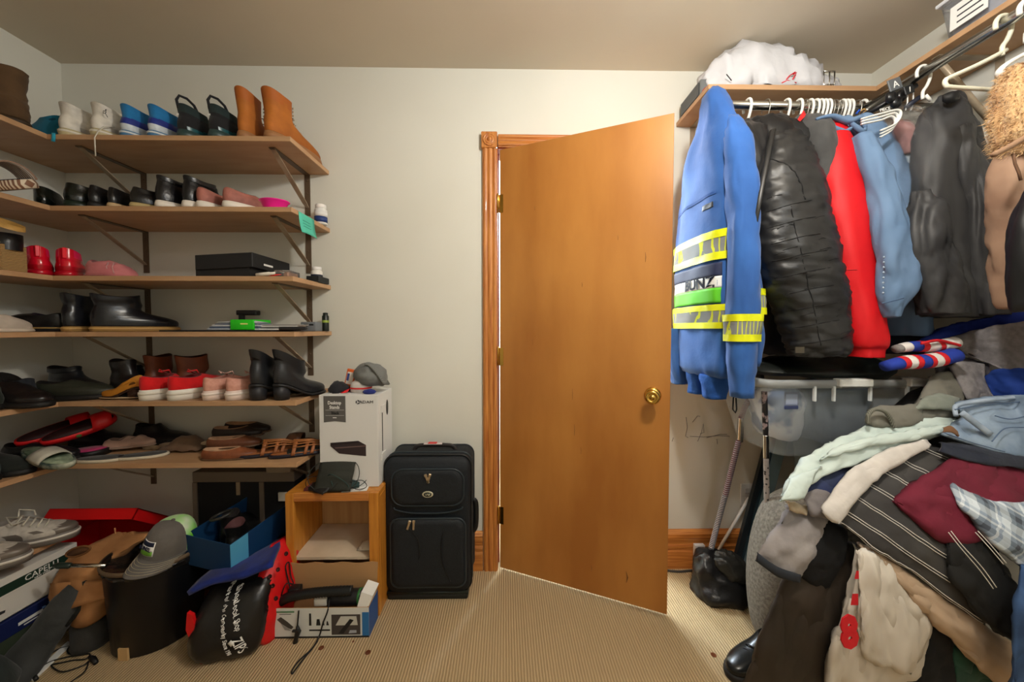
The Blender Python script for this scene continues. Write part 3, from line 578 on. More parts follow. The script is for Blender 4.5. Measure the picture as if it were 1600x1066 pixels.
for px, rz, lab in ((337, NORTH-.1, 'pale pink sneaker with a chunky white sole, against the red sneaker'), (372, NORTH-.3, 'pale pink sneaker with a chunky white sole, against the black heeled boots')):
    t = shoe('sneaker', lab, on(4, px, -.305), rz, .24, low(.24, .04, .038, .092, .5), mat((216, 160, 142), .7, col2=(200, 140, 122), vs=60), plain((226, 206, 194), .5), .038, .043, lining=fabric((190, 130, 116)), midsole=plain((238, 224, 214)))
    MB().tube([(.115, -.028, .088), (.10, -.034, .108), (.09, -.01, .1), (.115, .0, .092), (.1, .03, .108), (.092, .01, .1)], .0026, 6).build('laces', fabric((226, 180, 166)), t, local=True)
for px, yy, rz, lab in ((411, -.318, NORTH-.15, 'black block-heeled ankle boot seen straight from behind'), (446, -.31, NORTH-.42, 'black block-heeled ankle boot at the end of the fifth shelf')):
    shoe('heeled_boot', lab, on(4, px, yy), rz, .235, boot(.235, .043, .012, .15, .60, .0), mat((30, 31, 34), .3, bump=.15, bs=20), mat((26, 26, 28), .45), .01, .044, heel=.058, heelmat=mat((40, 40, 44), .5), lining=leather((26, 24, 28)), toe=.25)
# ---- lowest shelf: sandals and slippers
def sandal(name, label, loc, rz, L, sole, bed, straps, sm, h=.016, W=.042, tilt=None, thong=False, group=None):
    t = thing(name, label, 'sandal', loc, rz, group)
    MB().loft([foot(0, L, W, 0, L), foot(-.002, L+.002, W+.002, h*.6, L), foot(0, L, W, h, L)]).build('sole', sole, t, local=True)
    MB().loft([foot(.006, L-.006, W-.005, h, L), foot(.008, L-.008, W-.006, h+.003, L)]).build('footbed', bed, t, local=True)
    for x, wd, ht in straps:
        MB().sheet([[Vector((x+wd*(i/3-.5)+.01*sin(a), (W+.002)*cos(a), h*.7+(ht-.006*abs(i/3-.5))*sin(a))) for a in [pi*k/14 for k in range(15)]] for i in range(4)], .003).build('strap', sm, t, local=True)
    if thong:
        for sy in (-1, 1): MB().tube([(L*.74, 0, h+.002), (L*.72, sy*.008, h+.022), (L*.60, sy*.026, h+.024), (L*.45, sy*W*.96, h*.7)], .0035, 6).build('strap', sm, t, local=True)
    if tilt: t.rotation_euler = (tilt[0], tilt[1], rz)
    return t
z6 = SZ[5]+.0008
def lo(px, py, dz=0): p = at(px, py, z=z6+dz); return p
TL = fabric((22, 52, 58)); CR = fabric((206, 204, 190)); BE = fabric((190, 160, 144))
pile(5, [(.27, -.475, 0, pi+.2, .25, .085, fabric((24, 48, 50)), 'low', 'dark teal shoe at the front of the lowest shelf heap', None),
         (.05, -.40, 0, -.05, .25, .075, fabric((30, 36, 32)), 'low', 'black shoe with a pale cap under the teal shoe, lowest shelf', None),
         (.07, -.30, 0, .1, .25, .08, 0, 'low', 'black shoe at the wall side of the lowest shelf', None),
         (.10, -.10, 0, .0, .26, .10, 2, 'low', 'black trainer deepest in the corner of the lowest shelf', None),
         (.36, -.07, 0, -.05, .26, .10, 0, 'low', 'black shoe at the back behind the red clogs', None)], 'dark_shoe')
REDP = mat((206, 24, 30), .4)
for x, y, dz, rz, ti, lab in ((.11, -.30, .075, .95, (.5, -.22), 'red rubber slide leaning on the dark pile, smaller of two in view'), (.20, -.29, .075, .85, (.5, -.28), 'red rubber slide tilted up on the pile, green dot on its side')):
    t = sandal('rubber_slide', lab, Vector((x, y, SZ[5]+dz)), rz, .22, REDP, mat((40, 12, 14), .6), [(.17, .06, .04)], REDP, .022, .038, ti)
    MB().lathe([(.008, 0), (.008, .001), (.001, .0012)], n=12, M=Matrix.Translation((.1, -.0445, .014)) @ Matrix.Rotation(pi/2, 4, 'X')).build('badge', plain((70, 110, 50)), t, local=True)
sandal('slide_sandal', 'black slide with a bright magenta footbed, lowest shelf', lo(116, 712), .05, .12, BLACK, fabric((206, 60, 120)), [], BLACK, .026, .05)
sandal('slide_sandal', 'camouflage print slide with a pale toe, front of the lowest shelf', Vector((.22, -.345, SZ[5]+.062)), -.25, .22, mat((200, 204, 184), .7, col2=(40, 60, 56), vs=18), mat((150, 164, 140), .7, col2=(60, 80, 60), vs=24), [(.12, .07, .035)], CR, .02, .04, (.1, .22))
PKB = fabric((206, 172, 152), (186, 150, 132))
for (px, py, rz, dz, lab) in ((152, 704, .35, .014, 'beige wrap slipper lying over the grey sandal'), (176, 700, .2, .016, 'beige wrap slipper crossing its mate beside the tan cloth')):
    shoe('slipper', lab, lo(px, py, dz)+Vector((0, .03, 0)), rz, .15, [(.008, 0, .15, .04), (.022, .0, .148, .04), (.036, .01, .11, .03), (.044, .02, .08, .022)], PKB, fabric((180, 150, 132)), .008, .04, lining=fabric((150, 120, 104)), wr=.004)
for (px, py, rz, lab) in ((122, 721, .08, 'grey flat sandal with a pale edge near the shelf front, beside magenta slide'), (183, 718, .28, 'grey flat sandal with a white rim, toe towards the flip-flop')):
    sandal('flat_sandal', lab, lo(px, py), rz, .17, plain((208, 198, 176)), fabric((80, 78, 76)), [], CR, .012, .035)
    
cb = MB(); G = []
for i in range(9): G.append([Vector((.56+.17*i/8, -.19+.11*j/6, SZ[5]+.008+.05*sin(pi*i/8)*sin(pi*j/6)**.7+.004*sin(i*2+j))) for j in range(7)])
tag(cb.sheet(G, -.006).build('cloth_bag', fabric((124, 96, 72))), 'crumpled brown cloth bag behind the beige slippers', 'bag')
for (px, py, rz, lab) in ((226, 700, .12, 'beige flip-flop nearer the slippers, black thong'), (252, 697, .1, 'beige flip-flop overlapping its mate, nearer the stacked flats')):
    sandal('flip_flop', lab, lo(px, py, .0 if px < 240 else .0155)+Vector((0, .0, 0)), rz, .2, fabric((176, 150, 118)), fabric((190, 166, 132)), [], fabric((40, 36, 32)), .011, .036, thong=True)
FLT = leather((70, 46, 34), .5); CRM = leather((206, 164, 130), .5)
for i, (px, py, dz, rz, m, lab) in enumerate(((318, 717, 0, .12, leather((150, 86, 52), .5), 'tan ballet flat lowest in the stack of flats'), (322, 712, .03, .2, leather((120, 70, 44), .5), 'brown ballet flat second from the bottom in the stack of flats'),
     (328, 705, .058, .1, leather((44, 34, 30), .5), 'dark brown ballet flat upon the stack, nearer the shelf front'), (345, 700, .066, -.05, leather((34, 28, 26), .5), 'blackish ballet flat topmost of the stack'))):
    shoe('ballet_flat', lab, lo(px, py)+Vector((0, .012*i, dz)), rz, .2, [(.006, 0, .2, .034), (.022, -.002, .198, .035), (.034, 0, .165, .031), (.043, .004, .14, .027)], m, leather((110, 80, 56)), .006, .035, lining=CRM, dip=.006, deep=.022)
COG = leather((178, 108, 60), .5)
for (px, py, rz, lab) in ((372, 716, .42, 'brown sandal with a woven openwork strap, nearer the flats'), (420, 716, .42, 'brown sandal with a woven openwork strap, at the shelf end')):
    t = sandal('woven_sandal', lab, lo(px, py), rz, .23, plain((30, 28, 40), .5), COG, [(.20, .012, .03), (.16, .012, .04), (.135, .012, .044), (.09, .014, .05)], COG, .014, .038)
    q = MB()
    for i in range(7):
        a0_, a1_ = pi*(.12+.1*i), pi*(.22+.1*i); q.tube([(.20, .04*cos(a0_), .012+.032*sin(a0_)), (.165, .04*cos((a0_+a1_)/2), .016+.042*sin((a0_+a1_)/2)), (.09, .04*cos(a1_), .014+.05*sin(a1_))], .003, 5)
    q.build('woven_strap', leather((186, 118, 66), .5), t, local=True)
sandal('slide_sandal', 'dark brown slide lying behind the woven sandals', lo(385, 706)+Vector((.0, .06, 0)), .2, .25, BLACK, leather((96, 62, 38)), [(.16, .06, .042)], leather((90, 56, 34)), .018, .042)
wl = MB(); p0 = at(448, 716, z=z6); wl.box(0, 0, 0, .14, .06, .022, 0, .005, seg=2); wl.xf(Matrix.Translation(p0) @ Matrix.Rotation(.5, 4, 'Z')); tag(wl.build('wallet', leather((38, 44, 42), .4)), 'flat dark green wallet at the end of the lowest shelf', 'wallet')
# ---------------------------------------------------------------- left, on and over the floor
# white running shoes on the short shelf
RUN = [mat((206, 200, 190), .6, col2=(176, 170, 162), vs=40), plain((120, 112, 104), .4, .3)]
def runner(lab, loc, rz):
    t = shoe('running_shoe', lab, loc, rz, .28, low(.28, .048, .032, .1, .42), RUN, plain((118, 112, 106), .4), .032, .05, lining=fabric((160, 154, 146)), band=lambda x, z, y: 1 if (x > .88 and z < .07) or int(x*14) % 3 == 0 and .03 < z < .06 else 0, midsole=plain((220, 214, 204)))
    q = MB()
    for i in range(5):
        x, z = .205-.018*i, .075+.0075*i; q.tube([(x, -.03, z-.012), (x+.004, -.012, z+.003), (x-.006, .012, z+.003), (x, .03, z-.012)], .0032, 6)
    q.tube([(.125, 0, .108), (.11, -.03, .125), (.135, -.05, .10), (.15, -.02, .10)], .0028, 6); q.tube([(.125, 0, .108), (.11, .03, .128), (.14, .05, .11), (.16, .02, .10)], .0028, 6)
    q.build('laces', fabric((212, 206, 190)), t, local=True)
runner('worn white running shoe on the short shelf, toe into the corner by the red box', Vector((.10, -.43, .3686)), .42)
runner('worn white running shoe nearer the short shelf edge, beside its mate', Vector((.10, -.56, .3686)), .30)
# long white shoe box under the short shelf
cbx = thing('shoe_box', 'long white shoe box with a dark green lettered band, under the short shelf', 'box', (.19, -.48, .17))
tray('body', .09, -.80, .172, .312, -.285, .315, .003, mat((214, 212, 206), .6), cbx)
MB().box(.086, -.803, .255, .3145, -.281, .322, 0, .001).build('lid', mat((222, 220, 214), .6), cbx)
MB().box(.3146, -.803, .262, .3152, -.281, .296).build('green_band', plain((24, 52, 40), .5), cbx)
text('CAPELLI', .030, PAPER, cbx, frame((.3154, -.395, .281), (0, 1, 0), (0, 0, 1)), sx=.95)
text('NEW YORK', .009, PAPER, cbx, frame((.3154, -.395, .266), (0, 1, 0), (0, 0, 1)))
for yy, r_ in ((-.60, .2), (-.52, .1)): 
    q = MB(); q.prism([(yy-.02, .200), (yy+.02, .198), (yy+.022, .206), (yy+.004, .211), (yy-.004, .222), (yy-.018, .22)], .0006, 'x', base=.3124); q.build('printed_shoe', plain((40, 40, 42)), cbx)
ub = thing('shoe_box', 'dark blue shoe box with white lettering under the white one', 'box', (.19, -.5, 0))
MB().box(.07, -.82, .0, .318, -.33, .105, 0, .002).build('body', plain((60, 70, 54), .6), ub); MB().box(.066, -.824, .106, .323, -.326, .170, 0, .002).build('lid', mat((22, 34, 84), .5), ub)
MB().box(.3232, -.475, .128, .3237, -.405, .139).build('print_line', PAPER, ub); MB().box(.3232, -.46, .118, .3237, -.42, .122).build('print_line', PAPER, ub)
q = MB()
for k in range(3): q.prism([(-.405+.02*k, .138), (-.392+.02*k, .138), (-.398+.02*k, .158-.006*(2-k)), (-.408+.02*k, .158-.006*(2-k))], .0006, 'x', base=.3232)
for k in range(1): pass
q.build('stripe_print', plain((120, 160, 220)), ub)['kind'] = 'stuff'
# red shoe box with its lid open, in the corner
rbx = thing('shoe_box', 'bright red shoe box with its lid propped open in the corner', 'box', (.40, -.17, 0))
RB = mat((214, 16, 20), .5); z0 = .10
tray('body', .14, -.262, z0, .50, -.045, z0+.19, .003, RB, rbx)
lidm = Matrix.Translation((0, -.045, z0+.19)) @ Matrix.Rotation(radians(-38), 4, 'X') 
q = MB(); q.box(.135, -.225, 0, .505, 0, .004, M=lidm); q.box(.135, -.225, -.04, .505, -.221, .004, M=lidm); q.box(.135, -.225, -.04, .139, 0, .004, M=lidm); q.box(.501, -.225, -.04, .505, 0, .004, M=lidm)
q.build('lid', RB, rbx)
q = MB().box(.10, -.264, 0, .56, -.04, .0995, 0, .003); tag(q.build('storage_box', mat((54, 44, 38), .7)), 'low dark brown box holding up the red shoe box', 'box')
sg = MB().tube([Vector((.455, -.268, .372)), Vector((.46, -.27, .34)), Vector((.475, -.29, .30)), Vector((.50, -.32, .255)), Vector((.515, -.335, .235))], .0025, 6); sg.build('ribbon', fabric((224, 150, 96)), rbx)
for xx in (.455, .478):
    MB().tube([Vector((xx, -.262, .285)), Vector((xx+.01, -.264, .262))], .0016, 5).build('string', PAPER, rbx)
# brown paper bag slumped over the boxes
KR = mat((188, 136, 88), .85, col2=(160, 110, 66), vs=9, bump=.4, bs=14)
t = thing('paper_bag', 'crumpled brown paper bag with an oval handle hole', 'bag', (.52, -.33, .0))
rows = [(.10, .47, -.38, .08, .05), (.16, .46, -.38, .11, .06), (.22, .46, -.37, .125, .065), (.27, .45, -.355, .115, .06), (.31, .47, -.335, .105, .05), (.345, .53, -.30, .09, .03), (.36, .56, -.285, .06, .012)]
r2 = crom(rows, 22); q = MB().loft([ell(r[1], r[2], r[0], r[3], r[4], 36, 3.2, -.28) for r in r2]).wrinkle(.020, (9, 9, 11), 4, 2); q.wrinkle(.004, (34, 34, 34), 5)
q.build('body', KR, t)
fl = MB(); G = []
for i in range(9):
    for_ = []
    for j in range(7):
        u, v = i/8, j/6; for_.append(at(78+90*u+6*v, 912-6*u+18*v*(1-u)*1.2+ (26*v), y=-.44-.006*sin(u*9+v*4)-.03*v))
    G.append(for_)
fl.sheet(G, -.0025).build('flap', KR, t)
hm = [at(122+19*cos(a), 862+7*sin(a)-5*cos(a), y=-.432) for a in [2*pi*k/18 for k in range(18)]]
MB().tube(hm, .0035, 6, closed=True).build('handle_rim', mat((120, 78, 40), .8), t)
MB().loft([[Vector((p.x, p.y-.001, p.z)) for p in hm], [Vector((p.x, p.y+.002, p.z)) for p in hm]]).build('handle_hole', mat((92, 60, 36), .9), t)
# umbrella shaft/shoe horn poking from the bag
t = thing('shoe_horn', 'chrome shoe horn with a dark green grip lying across the paper bag', 'shoe horn', at(130, 882, y=-.47))
a, b_ = at(84, 884, y=-.47), at(166, 884, y=-.455); MB().tube([a.lerp(b_, u) for u in (0, .1, .3, .34)], [.006, .011, .010, .005], 10).build('grip', plain((36, 52, 46), .35), t); MB().tube([a.lerp(b_, .33), a.lerp(b_, 1.0)], .0065, 10).build('shaft', CHROME, t)
# black round bin with plastic bag and the cap
bc = Vector((.70, -.345, 0))
t = thing('round_bin', 'black round bin lined with a crumpled plastic bag, cap on its rim', 'bin', bc)
q = MB().lathe([(.128, 0), (.133, .004), (.148, .30), (.152, .318), (.154, .326), (.150, .330), (.145, .32), (.139, .24), (.001, .235)], n=40)
q.build('body', mat((13, 14, 18), .38), t, local=True)
q = MB(); rg = []
for i in range(9):
    u = i/8; r_ = .156-.02*abs(u-.35)*1.2-.13*max(0, u-.55)*2; zz = .296+.018*sin(pi*min(1, u*1.25)) - .02*max(0, u-.6)
    rg.append([Vector((r_*cos(2*pi*k/44), r_*sin(2*pi*k/44), zz)) for k in range(44)])
q.loft(rg, c0=False).wrinkle(.008, (30, 30, 30), 8, 3); q.build('liner', mat((30, 28, 28), .22, bump=.6, bs=40), t, local=True)
MB().loft([[Vector((.1555*cos(a)*s_, .1555*sin(a)*s_, zz)) for a in [2*pi*k/44 for k in range(44)]] for s_, zz in ((1, .318), (1.012, .322), (1.012, .330), (.975, .333))], c0=False, c1=False).build('rim', mat((96, 78, 58), .6), t, local=True)
q = MB().box(-.018, -.139, .0, .018, -.131, .045, 0, .001); q.xf(Matrix.Rotation(-.02, 4, 'Z')); q.build('tape', mat((196, 160, 110), .7), t, local=True)
# baseball cap
def cap(name, label, M, crown, back, brim, parent_loc, stripes=None):
    t = thing(name, label, 'cap', parent_loc)
    rg = []
    for i in range(9):
        u = i/8; z = .118*sin(u*pi/2); r_ = cos(u*pi/2)**.55
        rg.append([M @ Vector((.098*r_*cos(a)*(1.05 if cos(a) > 0 else 1), .080*r_*sin(a), z)) for a in [2*pi*k/36 for k in range(36)]])
    q = MB().loft(rg, c0=False)
    for i, f in enumerate(q.f):
        k = i % 36
        q.m[i] = 1 if 8 <= k < 28 else 0
    q.build('crown', [crown, back], t)
    MB().lathe([(.008, 0), (.006, .004), (.001, .006)], n=12, M=M @ Matrix.Translation((0, 0, .117))).build('button', crown, t)
    G = []
    for i in range(8):
        v = i/7; G.append([M @ Vector(((.096*cos(a)+.088*v*cos(a*.75)), .080*sin(a)*(1-.10*v*v)+.0, .004+.004*v-.030*(sin(a)**2)*v-.012*v*v)) for a in [pi*(k/18-.5)*.93 for k in range(19)]])
    br = MB().sheet(G, .003).build('brim', brim, t)
    if stripes:
        for v in (.25, .4, .55, .7, .85):
            P = [M @ Vector(((.096*cos(a)+.088*v*cos(a*.75)), .080*sin(a)*(1-.10*v*v), .0052+.004*v-.030*(sin(a)**2)*v-.012*v*v)) for a in [pi*(k/18-.5)*.86 for k in range(19)]]
            MB().tube(P, .0007, 4).build('stitching', stripes, br)
    q = MB(); P = [M @ Vector((.1035*cos(a), .0815*sin(a), .004)) for a in [2*pi*k/36 for k in range(36)]]; q.tube(P, .0022, 5, closed=True); q.build('sweatband', crown, t)
    return t
cc = at(262, 852, y=-.345)
Mc = Matrix.Translation(Vector((cc.x+.03, -.365, .352))) @ Matrix.Rotation(radians(-88), 4, 'Z') @ Matrix.Rotation(radians(4), 4, 'Y') @ Matrix.Rotation(radians(-10), 4, 'X') @ Matrix.Scale(.92, 4)
GRYC = fabric((104, 100, 96), (92, 88, 84)); LIME = mat((120, 226, 30), .8, col2=(214, 226, 206), vs=7, lo=.4, hi=.6)
cp = cap('baseball_cap', 'grey trucker cap with a lime mesh back and square badge, on the bin', Mc, GRYC, LIME, GRYC, Vector((cc.x+.045, -.375, .338)), fabric((196, 184, 150)))
def onc(th, z):   # a spot on the cap front
    u = math.asin(min(1, z/.118))/(pi/2); r_ = cos(u*pi/2)**.55
    return Mc @ Vector((.098*1.05*r_*cos(th)+.0012, .080*r_*sin(th), z))
for (t0, t1, za, zb, m, nm_) in ((-.42, .42, .026, .078, PAPER, 'badge_border'), (-.385, .385, .062, .076, plain((18, 30, 58)), 'badge_stripe'), (-.385, .385, .045, .061, plain((226, 228, 226)), 'badge_stripe'), (-.385, .385, .028, .044, plain((110, 170, 50)), 'badge_stripe')):
    off = .0 if m is PAPER else .0016
    G = [[onc(t0+(t1-t0)*j/8-.25, za+(zb-za)*i/3)+(onc(-.25, .05)-Mc.translation).normalized()*off for j in range(9)] for i in range(4)]
    MB().sheet(G, -.001).build(nm_, m, cp)
o_ = onc(-.25, .053)+(onc(-.25, .05)-Mc.translation).normalized()*.0045; ex = (onc(.1, .053)-onc(-.6, .053)); ey = onc(-.25, .06)-onc(-.25, .046)
text('BUNZL', .017, plain((18, 30, 58)), cp, frame(o_, ex, ey), bold=.0006)
# blue shoe box with black shoes in it, balanced on the heap
bx = thing('shoe_box', 'open blue shoe box with a light blue corner stripe, black shoes inside', 'box', (.93, -.30, .22))
Mb = Matrix.Translation((1.035, -.41, .262)) @ Matrix.Rotation(radians(-12), 4, 'Z') @ Matrix.Rotation(radians(5), 4, 'X') @ Matrix.Rotation(radians(5), 4, 'Y')
NV = mat((16, 56, 96), .5); LB = mat((86, 168, 206), .5); 
def T(x, y, z): return Mb @ Vector((x, y, z))
q = MB(); q.box(-.21, 0, 0, .0, .34, .003, M=Mb); q.box(-.21, 0, 0, 0, .003, .125, M=Mb); q.box(-.21, .337, 0, 0, .34, .125, M=Mb); q.box(-.21, .003, 0, -.207, .337, .125, M=Mb); q.box(-.003, .003, 0, 0, .337, .125, M=Mb)
bb = q.build('body', NV, bx)
MB().box(.0002, .0, .0, .0008, .075, .1252, M=Mb).build('stripe', LB, bx)
MB().box(-.209, .332, .06, -.08, .3369, .1252, M=Mb).build('stripe', LB, bx)
MB().box(-.2104, .24, .0, -.2098, .34, .1252, M=Mb).build('stripe', LB, bx)
for (x, y, rz, lab) in ((-.155, .09, 1.25, 'black dress shoe in the blue box, collar turned up, nearer the cap'), (-.075, .05, 1.35, 'black dress shoe in the blue box with a mauve lining showing')):
    pp = T(x+.01, y-.0, .012)
    shoe('dress_shoe', lab, pp, rz+.45, .25, mid(.25, .042, .022, .125), mat((22, 22, 22), .35, bump=.2, bs=30), DKSOLE, .02, .043, lining=leather((40, 36, 36) if x < -.1 else (96, 60, 62), .6), deep=.06)
rg_ = [T(-.15+.035*cos(a), .10+.035*sin(a), .155+.012*cos(a)) for a in [2*pi*k/20 for k in range(20)]]
tag(MB().tube(rg_, .006, 8, closed=True).build('headband', mat((40, 40, 38), .5)), 'dark round band standing up among the black shoes in the blue box', 'band')
# royal blue folded cloth on top of the lettered bag
NVY = mat((20, 44, 128), .95, col2=(14, 32, 100), vs=16, bump=.25, bs=90, sheen=.1)
q = MB(); G = []
for i in range(15):
    row = []
    for j in range(11):
        u, v = i/14, j/10
        a_ = at(292, 925, y=-.50).lerp(at(423, 880, y=-.46), u); b2 = Vector((.93, -.24, .225)).lerp(Vector((1.10, -.17, .27)), u)
        row.append(a_.lerp(b2, v)+Vector((0, 0, .018*sin(pi*v)+.006*sin(u*6+v*3))))
    G.append(row)
q.sheet(G, .016); q.wrinkle(.006, (14, 14, 14), 2); tag(q.build('folded_cloth', NVY), 'royal blue folded cloth lying over the lettered plastic bag', 'cloth')
# black plastic bag with lettering, red bag behind it
BP = mat((26, 25, 25), .3, bump=.5, bs=22)
t = thing('plastic_bag', 'bulging black plastic carrier bag with white slanting shop lettering', 'bag', (1.07, -.44, 0))
rows = [(.0, 1.055, -.425, .07, .04), (.012, 1.05, -.43, .105, .075), (.06, 1.05, -.43, .122, .09), (.12, 1.055, -.42, .122, .09), (.18, 1.06, -.40, .118, .08), (.225, 1.07, -.375, .105, .06), (.245, 1.08, -.36, .08, .035)]
rr_ = crom(rows, 26)
q = MB().loft([ell(r[1], r[2], r[0], r[3], r[4], 44, 3, .18) for r in rr_]).wrinkle(.010, (14, 14, 10), 12, 3); q.build('body', BP, t)
def zfront(x, z):     # front surface of the bag at a height
    r = min(rr_, key=lambda q: abs(q[0]-z)); dx = x-r[1]; u = min(.98, abs(dx)/r[3]); return r[2]-r[4]*(1-u**3)**(1/3)+dx*.18-.009
REDB = mat((214, 22, 26), .4, bump=.4, bs=30)
for (pxs, nm_, yy) in (([(292, 958), (300, 962), (318, 1040), (312, 1040), (300, 1010), (290, 985)], 'red_gusset', -.50),):
    P = [at(a, b, y=yy) for a, b in pxs]; q = MB(); q.prism([(p.x, max(p.z, .001)) for p in P], .012, 'y', base=yy); q.build(nm_, REDB, t)
# lettering runs down the bag front
for s_, sz, px0, py0, px1, py1 in (('ShopLocal. Shop', .023, 346, 940, 364, 998), ('Part of the Community Since 198', .0185, 334, 942, 353, 1026), ('ZIPS', .040, 366, 1000, 371, 1032)):
    a_ = at(px0, py0, y=-.515); b_ = at(px1, py1, y=-.53); mid_ = (a_+b_)/2
    mid_.y = zfront(mid_.x, max(mid_.z, 0))-.006
    tx = text(s_, sz, PAPER, t, frame(mid_, (b_-a_).normalized(), Vector((.98, .16, .1))), bold=.0004, sx=.82)
    for v in tx.data.vertices:
        wv = v.co+WL[t]; wv.z = max(wv.z, .003); v.co.z = wv.z-WL[t].z; v.co.y = (zfront(wv.x, wv.z)-.0028+(.0006 if v.co.y > -.52 else 0))-WL[t].y
q = MB().lathe([(.012, 0), (.012, .001), (.001, .0012)], n=4, M=Matrix.Translation(Vector((at(360, 988, y=-.52).x, zfront(at(360, 988, y=-.52).x, .09)-.005, .09))) @ Matrix.Rotation(pi/2, 4, 'X')); q.build('diamond_mark', PAPER, t)
t = thing('shopping_bag', 'red shopping bag with small black print squeezed against the wooden cubby', 'bag', (1.16, -.34, 0))
rows = [(.0, 1.185, -.37, .022, .06), (.05, 1.18, -.365, .03, .09), (.12, 1.18, -.35, .034, .10), (.20, 1.175, -.33, .036, .10), (.28, 1.165, -.30, .03, .07), (.325, 1.16, -.29, .012, .04)]
r2 = crom(rows, 18); q = MB().loft([ell(r[1]-.012, r[2], r[0], r[3], r[4], 28, 2.4, -.25) for r in r2]).wrinkle(.007, (18, 18, 14), 3, 2); q.build('body', REDB, t)
for (a, b_) in ((421, 902), (432, 893), (428, 914), (441, 872), (424, 945), (414, 920), (412, 955), (436, 930)):
    p = at(a, b_, y=-.40); r = min(r2, key=lambda q: abs(q[0]-p.z)); pass
    pr_ = MB().lathe([(.008, 0), (.0082, .0015), (.005, .0015), (.0048, .0008)], n=10, M=Matrix.Translation((p.x, -.44+.3*(p.z-.1), p.z)) @ Matrix.Rotation(pi/2-.3, 4, 'X')); pr_.build('ring_print', plain((60, 12, 12)), t)
# wooden cubby
CUB = mat((206, 138, 52), .4, col2=(186, 116, 36), vs=8, stretch=(10, 10, .6), coat=.2); CUBI = mat((200, 160, 110), .5, col2=(186, 144, 94), vs=6, stretch=(8, 8, .6))
cx0, cx1, cy0, cy1, ch = 1.172, 1.553, -.275, -.028, .522
t = thing('wooden_cubby', 'open honey-coloured wooden cubby with a pale shelf inside', 'cabinet', ((cx0+cx1)/2, (cy0+cy1)/2, 0))
MB().box(cx0, cy0, ch-.02, cx1, cy1, ch, 0, .002).build('top_panel', CUB, t)
for xx in (cx0, cx1-.02): MB().box(xx, cy0, 0, xx+.02, cy1, ch-.0205, 0, .002).build('side_panel', CUB, t)
MB().box(cx0+.0205, cy0+.015, .05, cx1-.0205, cy1-.007, .066).build('bottom_panel', CUBI, t)
MB().box(cx0+.0205, cy1-.006, .05, cx1-.0205, cy1, ch-.0205).build('back_panel', CUBI, t)
for xx, ww in ((cx0, .034), (cx1-.04, .04)): MB().box(xx, cy0-.018, 0, xx+ww, cy0-.0005, ch-.0005, 0, .002).build('face_frame', CUB, t)
MB().box(cx0+.0345, cy0-.018, ch-.034, cx1-.0405, cy0-.0005, ch-.0005, 0, .002).build('face_frame', PINEX, t)
sh_ = MB(); sh_.box(cx0+.022, cy0+.002, 0, cx1-.022, cy1-.01, .012); sh_.v = [Vector((v.x, v.y, v.z+.23+.06*(v.y-cy0))) for v in sh_.v]
sh_ = sh_.build('shelf', mat((220, 202, 176), .6, col2=(206, 186, 158), vs=8), t)
q = MB(); G = [[Vector((1.44+.07*u, -.24+.06*v, .243+.06*(-.24+.06*v-cy0)+.022*sin(pi*u)*sin(pi*v)+.002)) for v in (0, .25, .5, .75, 1)] for u in (0, .2, .4, .6, .8, 1)]; q.sheet(G, -.002).wrinkle(.006, (50, 50, 50), 3); tag(q.build('paper_scrap', mat((206, 194, 176), .8)), 'crumpled pale paper scrap on the cubby shelf', 'paper')
# white carton of a desk accessory on the cubby
t = thing('carton', 'tall white carton for desktop stands with a dark product picture', 'box', (1.41, -.13, ch))
WC = mat((222, 222, 220), .5); bx0, bx1, by0, by1, bz0, bz1 = 1.288, 1.536, -.235, -.045, ch+.0008, .918
MB().box(bx0, by0, bz0, bx1, by1, bz1, 0, .0015).build('body', WC, t)
yf_ = by0-.0006; GD = plain((92, 90, 88), .6); LG = plain((232, 232, 230))
q = MB(); q.prism([(1.308, .914), (1.400, .914), (1.400, .802), (1.354, .807), (1.308, .802)], .0006, 'y', base=by0-.0012); q.build('grey_label', GD, t)
Fx = lambda x, z: frame((x, by0-.0014, z), (1, 0, 0), (0, 0, 1))
text('Desktop', .020, LG, t, Fx(1.354, .885), sx=.82, bold=.0004); text('Stands', .020, LG, t, Fx(1.354, .866), sx=.82, bold=.0004); text('Black', .017, plain((36, 36, 36)), t, Fx(1.356, .842), sx=.9, bold=.0005); MB().box(1.346, by0-.0016, .820, 1.362, by0-.0011, .8235).build('print_line', LG, t)
q = MB(); q.box(1.316, by0-.0016, .854, 1.394, by0-.0011, .8548); q.box(1.316, by0-.0016, .831, 1.394, by0-.0011, .8318); q.build('rule_line', LG, t)['kind'] = 'stuff'
text('ADAM', .017, plain((60, 60, 62)), t, Fx(1.488, .888), sx=1.25)
q = MB(); 
for k in range(3): q.loft([[Vector((1.452+.009*cos(a)*s_, by0-.0012+d_, .888+.009*sin(a)*s_)) for a in [2*pi*k/3+.2+ i*1.6/8 for i in range(9)]]+[Vector((1.452+.004*cos(a)*s_, by0-.0012+d_, .888+.004*sin(a)*s_)) for a in [2*pi*k/3+1.5-i*1.2/4 for i in range(5)]] for s_, d_ in ((1, 0), (1, .0005))])
q.build('emblem', plain((60, 60, 62)), t)['kind'] = 'stuff'
DP = plain((52, 40, 42), .6); q = MB()
q.prism([(1.334, .714), (1.452, .722), (1.484, .704), (1.484, .656), (1.370, .668), (1.345, .690), (1.334, .700)], .0006, 'y', base=by0-.0012); q.build('product_picture', DP, t)
MB().prism([(1.337, .711), (1.452, .719), (1.452, .714), (1.340, .704)], .0006, 'y', base=by0-.0018).build('picture_highlight', plain((34, 26, 28)), t); MB().prism([(1.352, .694), (1.482, .702), (1.482, .698), (1.356, .689)], .0006, 'y', base=by0-.0018).build('picture_highlight', plain((104, 84, 82)), t)
